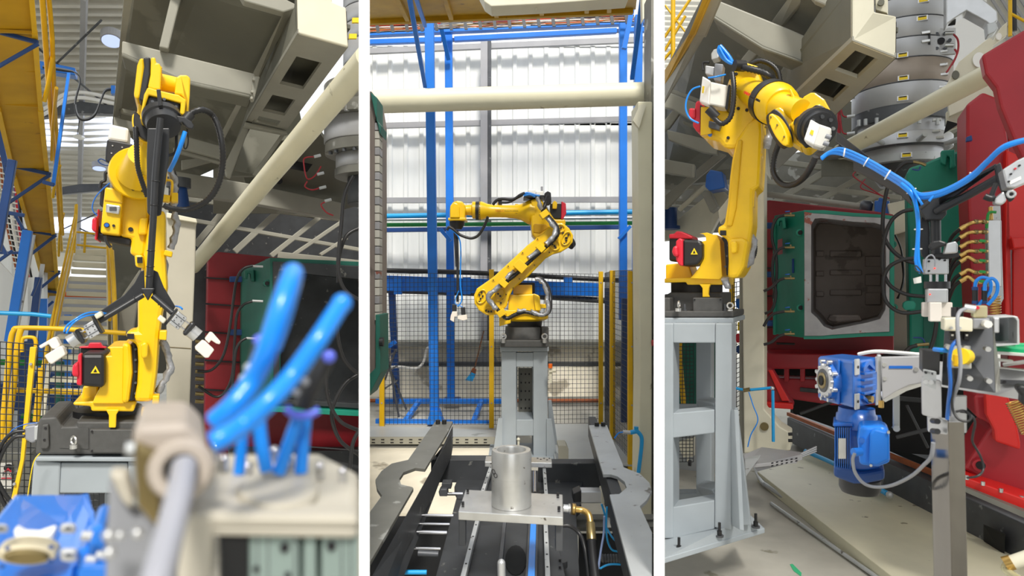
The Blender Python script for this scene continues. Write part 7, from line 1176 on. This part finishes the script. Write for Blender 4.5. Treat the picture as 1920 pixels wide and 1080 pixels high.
# --- cream column, platen, green mould
TH('cream_column', 'cream steel column behind the left robot with cracked paint line', 'column', (342, 800, 5.9)); PT('shaft', M().poly([(312, 405), (330, 406), (368, 416), (366, 500), (358, 700), (352, 860), (312, 860)], 5.9, .4), 'column_cream_shaded', .012); PT('cap', M().poly([(312, 398), (368, 410), (370, 418), (312, 408)], 5.85, .5), 'cream_clean', .006); PT('seam', M().poly([(312, 650), (358, 653), (358, 654), (312, 651)], 5.895, .01), 'brass_dark')
TH('hose_rack', 'dark gap with stacked hose couplings beside the cream column', 'rack', (372, 760, 7)); PT('backing', M().poly([(356, 470), (394, 470), (394, 880), (350, 880)], 8.2, .1), 'machine_black')
for k in range(9): PT('coupling', M().cyl((366, 640+k*14, 6.9), (382, 641+k*14, 6.9), 4, None, 10), 'brass_dark')
TH('press_screw', 'round dark press screw under the overhead frame beside the robot elbow', 'screw', (342, 360, 7.5)); PT('flange', M().lathe((335, 334, 7.5), (335, 352, 7.5), [(0, 22), (1, 22)], 24), 'dark_steel'); PT('spindle', M().lathe((340, 352, 7.5), (340, 392, 7.5), [(0, 10), (1, 16)], 20), 'dark_blue')
TH('red_platen', 'dark red press platen with black grooves right of the cream column', 'press', (440, 850, 7.6)); PT('platen', M().poly([(390, 484), (408, 472), (512, 482), (700, 500), (700, 870), (382, 870)], 7.6, .4), 'red_dark', .015)
for y in (519, 568, 621, 674, 729): PT('groove', M().poly([(384, y), (456, y+5), (456, y+7.5), (384, y+3)], 7.57, .05), 'ink')
for y in (518, 618, 729): PT('blue_clamp', M().box(431, y, 458, y+11, 7.4, .1), 'dark_blue', .01)
TH('green_mould', 'dark green mould with black cavity behind the blurred blue hoses', 'mould', (590, 780, 7)); PT('side', M().slab([(454, 508, 7.4), (508, 483, 6.7), (508, 766, 6.7), (452, 764, 7.4)], A*.3), 'green_dark', .01)
PT('frame', frame_ring([(506, 483), (700, 492), (700, 780), (506, 764)], [(526, 506), (690, 524), (690, 764), (526, 752)], 6.7, .4), 'green_dark', .006); PT('rim', frame_ring([(512, 490), (700, 500), (700, 768), (514, 756)], [(524, 508), (692, 526), (692, 758), (524, 748)], 6.66, .2), 'machine_black', .006); PT('cavity', M().poly([(520, 500), (700, 518), (700, 770), (520, 756)], 7.3, .05), 'machine_black'); PT('bottom_bar', M().poly([(506, 762), (700, 772), (700, 782), (506, 772)], 6.6, .2), 'green', .006)
PT('boss', M().disc(501, 531, 6.75, 7, .1, 16), 'green_dark'); PT('boss_hole', M().disc(501, 531, 6.73, 4, .05, 14), 'pit'); PT('hook', M().poly([(459, 507), (476, 505), (478, 528), (471, 528), (470, 513), (465, 513), (464, 524), (459, 522)], 7.05, .1), 'green_dark', .01)
for k, (x, y) in enumerate(((487, 499), (487, 564), (476, 634))): PT('hose_fitting', M().cyl((x-14, y, 6.7), (x+6, y+1, 6.7), 2.4), 'plate_steel')
for pts, lb in (([(474, 498, 6.6), (456, 504, 6.6), (444, 524, 6.6), (438, 560, 6.6), (430, 620, 6.6), (418, 668, 6.6), (396, 694, 6.6), (370, 696, 6.6)], 'long black hose from the top fitting of the dark green mould'), ([(473, 565, 6.6), (456, 572, 6.6), (444, 592, 6.6), (440, 640, 6.6), (436, 700, 6.6), (424, 732, 6.6), (404, 744, 6.6), (372, 724, 6.6)], 'black hose from the middle fitting of the dark green mould'), ([(462, 634, 6.5), (450, 642, 6.5), (442, 660, 6.5), (438, 700, 6.5), (434, 740, 6.5)], 'short black hose from the lowest fitting of the dark green mould')): ONE('coolant_hose', lb, 'hose', M().tube(pts, 2.6), 'rubber', 'hoses on the dark green mould')
for pts, lb in (([(662, 330, 5.4), (646, 365, 5.4), (640, 420, 5.4), (634, 500, 5.4), (644, 540, 5.4), (672, 562, 5.4)], 'thick black hose hanging from the silver cylinder'), ([(673, 428, 5.5), (650, 442, 5.5), (636, 480, 5.5), (634, 530, 5.5)], 'black hose curving in from the right edge at mid height'), ([(632, 560, 5.4), (632, 620, 5.4), (642, 668, 5.4), (660, 692, 5.4), (676, 701, 5.4)], 'black hose with white stripe looping beside the blue hose tip'), ([(622, 660, 5.4), (612, 700, 5.4), (616, 750, 5.4), (638, 790, 5.4), (676, 808, 5.4)], 'large black hose loop low at the right edge'), ([(676, 700, 5.5), (650, 716, 5.5), (632, 744, 5.5), (622, 780, 5.5), (638, 826, 5.5), (676, 854, 5.5)], 'black hose loop lowest at the right edge of the left view'), ([(678, 800, 5.3), (662, 830, 5.3), (656, 880, 5.3)], 'short black hose dropping to the valve block')):
    ONE('mould_hose', lb, 'hose', M().tube(pts, 3.8, 10), 'rubber', 'hoses hanging at the right of the left view')
ONE('machine_bed', 'black machine bed with steel rails below the dark green mould', 'machine', M().box(430, 845, 690, 900, 7.2, .2).bar((560, 836, 6.8), (690, 846, 6.8), 2, 3).bar((560, 850, 6.8), (690, 880, 6.8), 5, 3), 'machine_black')
# --- blurred foreground: valve block, hoses, gearbox
CLIPS = [Vector((1, -(672.5-960)/F, 0)).normalized()]
N_ = .50
TH('valve_block', 'cream valve block with shiny screws blurred in the left foreground', 'valve', (520, 1080, N_))
def g1(x, y): return (x, y)
PT('top_plate', M().slab([(372, 850, .62), (600, 848, .64), (700, 900, .57), (700, 985, .47), (340, 975, .47), (352, 890, .55)], Vector((0, 0, -.012))), 'block_cream', .006)
PT('front_rim', M().slab([(352, 962, .468), (700, 968, .468), (700, 992, .468), (400, 990, .468), (396, 1100, .468), (330, 1100, .468)], A*.03), 'block_cream', .004)
PT('oval_boss', M().slab([(x, y, .53-(y-905)*.0012) for x, y in circ(520, 912, 78, 34, 28)], Vector((0, 0, -.012))), 'block_cream', .004)
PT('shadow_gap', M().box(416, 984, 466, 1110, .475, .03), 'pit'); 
for x0, x1 in ((464, 562), (570, 594), (604, 700)): PT('profile', M().box(x0, 980, x1, 1110, .478, .04), 'green_grey', .002)
for x0 in (482, 502, 552, 640, 656): PT('groove', M().box(x0, 986, x0+2, 1110, .4775, .003), 'dark_steel')
PT('profile_back', M().box(460, 980, 700, 1110, .5, .02), 'green_dark')
for x, y, r in ((534, 1028, 9), (622, 1025, 9), (481, 992, 6), (481, 1068, 6), (540, 1080, 6), (668, 984, 6)): PT('bore', M().disc(x, y, .476, r, .004, 16), 'ink')
for x, y in ((400, 862), (419, 872), (400, 850), (464, 886), (494, 898), (514, 856), (543, 872), (600, 886), (642, 896)): PT('hex_screw', M().cyl((x, y-12, .56), (x, y+9, .56), 8.5, None, 12).ball((x, y-12, .56), 8), 'chrome')
TH('air_hose', 'thick bright blue air hose looping up out of focus at the left', 'hose', (372, 808, .5)); PT('loop', M().tube([(404, 790, .47), (438, 760, .465), (475, 712, .47), (503, 650, .46), (524, 585, .46), (540, 538, .47), (549, 512, .49)], 21, 16), 'hose_blue'); PT('loop_back', M().tube([(549, 514, .49), (544, 545, .54), (530, 600, .58), (512, 650, .6)], 19, 16), 'hose_blue'); PT('loop_tip', M().ball((549, 513, .49), 21, 10), 'hose_blue')
TH('air_hose', 'second thick bright blue air hose bending right out of focus', 'hose', (386, 830, .48)); PT('loop', M().tube([(400, 829, .43), (422, 818, .43), (455, 797, .44), (505, 752, .44), (550, 702, .45), (595, 640, .45), (622, 598, .46), (640, 570, .47)], 20, 16), 'hose_blue'); PT('loop_tip', M().ball((641, 569, .47), 20, 10), 'hose_blue')
for k, (pts, r) in enumerate((([(456, 800, .56), (452, 850, .56), (448, 888, .56)], 11), ([(486, 790, .54), (490, 830, .54), (500, 882, .54)], 13), ([(560, 780, .54), (544, 825, .54), (522, 888, .54)], 13), ([(572, 782, .55), (568, 830, .55), (564, 886, .55)], 13))):
    ONE('short_hose', ['blurred short blue hose farthest left behind the valve block screws', 'blurred short blue hose second from left on the valve block', 'blurred short blue hose leaning left below the black fitting', 'blurred short blue hose rightmost below the black fitting'][k], 'hose', M().tube(pts, r, 12), 'hose_blue', 'short hoses on the blurred valve block')
TH('push_fitting', 'blurred black fitting with violet collar ring at the right of the blue hoses', 'fitting', (565, 780, .55)); PT('body', M().tube([(566, 766, .55), (590, 715, .55), (610, 678, .55)], 17, 14), 'rubber'); PT('collar', M().tube([(536, 764, .53), (552, 778, .53), (580, 778, .53), (598, 768, .53)], 8, 12), 'gear_violet'); PT('cap', M().ball((617, 669, .53), 13), 'gear_violet'); PT('knob', M().ball((572, 716, .53), 9), 'cable_grey'); PT('knob', M().ball((556, 736, .53), 8), 'cable_grey')
TH('push_fitting', 'blurred slim black fitting with violet cap left of the tall blue hose', 'fitting', (464, 715, .6)); PT('body', M().tube([(462, 716, .6), (474, 678, .6), (482, 648, .6)], 9, 14), 'rubber'); PT('cap', M().ball((486, 638, .58), 12), 'gear_violet'); PT('knob', M().ball((468, 690, .58), 11), 'plate_steel'); PT('knob', M().ball((458, 710, .58), 10), 'plate_steel')
TH('cable_connector', 'blurred cream cable connector with round socket in the left foreground', 'connector', (330, 940, .46)); PT('body', M().poly([(248, 806), (262, 798), (350, 794), (388, 830), (392, 890), (372, 930), (330, 950), (284, 960), (252, 930)], .48, .1), 'cream_pink', .012)
PT('side_plate', M().poly([(250, 830), (300, 850), (300, 1000), (256, 950)], .47, .02), 'brass_dark', .004)
hc = P((345, 876, .475)); ax = L(-.15, -1, .1).normalized(); PT('socket_ring', M().torus(hc+ax*.01, ax, .0145, .0055, 28, False), 'cream_pink'); PT('socket', M().cyl(hc, hc+ax*.012, .0125, None, 24, False), 'pit'); PT('screw', M().cyl((236, 842, .47), (252, 842, .47), 13), 'plate_steel')
PT('cable', M().tube([(346, 874, .455), (336, 930, .42), (318, 1000, .39), (296, 1080, .36), (284, 1130, .35)], 27, 18), 'cable_light')
TH('side_bracket', 'blurred grey metal side plate left of the valve block', 'bracket', (250, 1080, .5)); PT('plate', M().poly([(204, 892), (252, 960), (330, 1010), (330, 1110), (196, 1110)], .52, .02), 'cable_grey', .004); PT('bright_edge', M().poly([(203, 888), (238, 888), (252, 940), (246, 958), (228, 940)], .51, .02), 'block_cream', .004)
for x, y, r in ((204, 1004, 12), (258, 1000, 11), (206, 1036, 12), (225, 1004, 9)): PT('bolt', M().ball((x, y, .49), r), 'alu')
TH('blue_gearbox', 'blurred bright blue worm gearbox with round recess at the bottom left corner', 'gearbox', (70, 1080, .9))
PT('body', M().slab([(-30, 992, 1.0), (60, 1006, 1.0), (140, 984, 1.0), (146, 1052, .85), (146, 1110, .8), (-30, 1110, .8)], A*.15), 'gear_blue_light', .01)
PT('top_reflection', M().poly([(24, 992), (44, 1003), (70, 1004), (104, 992), (96, 1024), (28, 1024)], .84, .02), 'white', .004)  # white patch painting the glossy reflection on top of the gearbox
PT('recess_ring', M().slab([(x, y, .80) for x, y in circ(48, 1042, 58, 21, 28)], A*.03), 'brass_light', .004); PT('recess', M().slab([(x, y, .795) for x, y in circ(48, 1046, 44, 14, 28)], A*.03), 'brass_dark', .003)
for pts in ([(-14, 985), (14, 985), (16, 1002), (-14, 1002)], [(112, 983), (142, 983), (144, 1003), (110, 1003)], [(110, 1030), (146, 1030), (146, 1056), (112, 1056)]): p_ = PT('pad', M().poly(pts, .79, .008), 'alu', .004); cx_ = sum(a for a, b in pts)/4; cy_ = sum(b for a, b in pts)/4; PT('pad_hole', M().slab([(x, y, .788) for x, y in circ(cx_, cy_-2, 7, 3, 14)], A*.004), 'dark_steel', parent=p_)
None and PT('arch', M().tube([(20, 996, .8), (50, 1008, .79), (86, 1004, .79), (112, 990, .8)], 5), 'alu')
for x, y in ((4, 1062), (94, 1052), (14, 1028), (96, 1026)): PT('screw', M().ball((x, y, .785), 4.5), 'dark_blue')
PT('side_flange', M().poly([(168, 990), (196, 984), (198, 1110), (158, 1110)], .78, .08), 'gear_blue_light', .006); PT('link', M().poly([(144, 1030), (172, 1026), (172, 1110), (144, 1110)], .8, .08), 'gear_blue_light', .006)
for x, y in ((163, 1004), (170, 1050), (190, 1042)): PT('hex_bolt', M().cyl((x-11, y, .76), (x+9, y+2, .76), 10, None, 8), 'alu')
ONE('blue_pipe_end', 'bright blue strip under the valve block edge at the bottom of the left view', 'strip', M().box(150, 1066, 200, 1110, .74, .02), 'gear_blue_light')
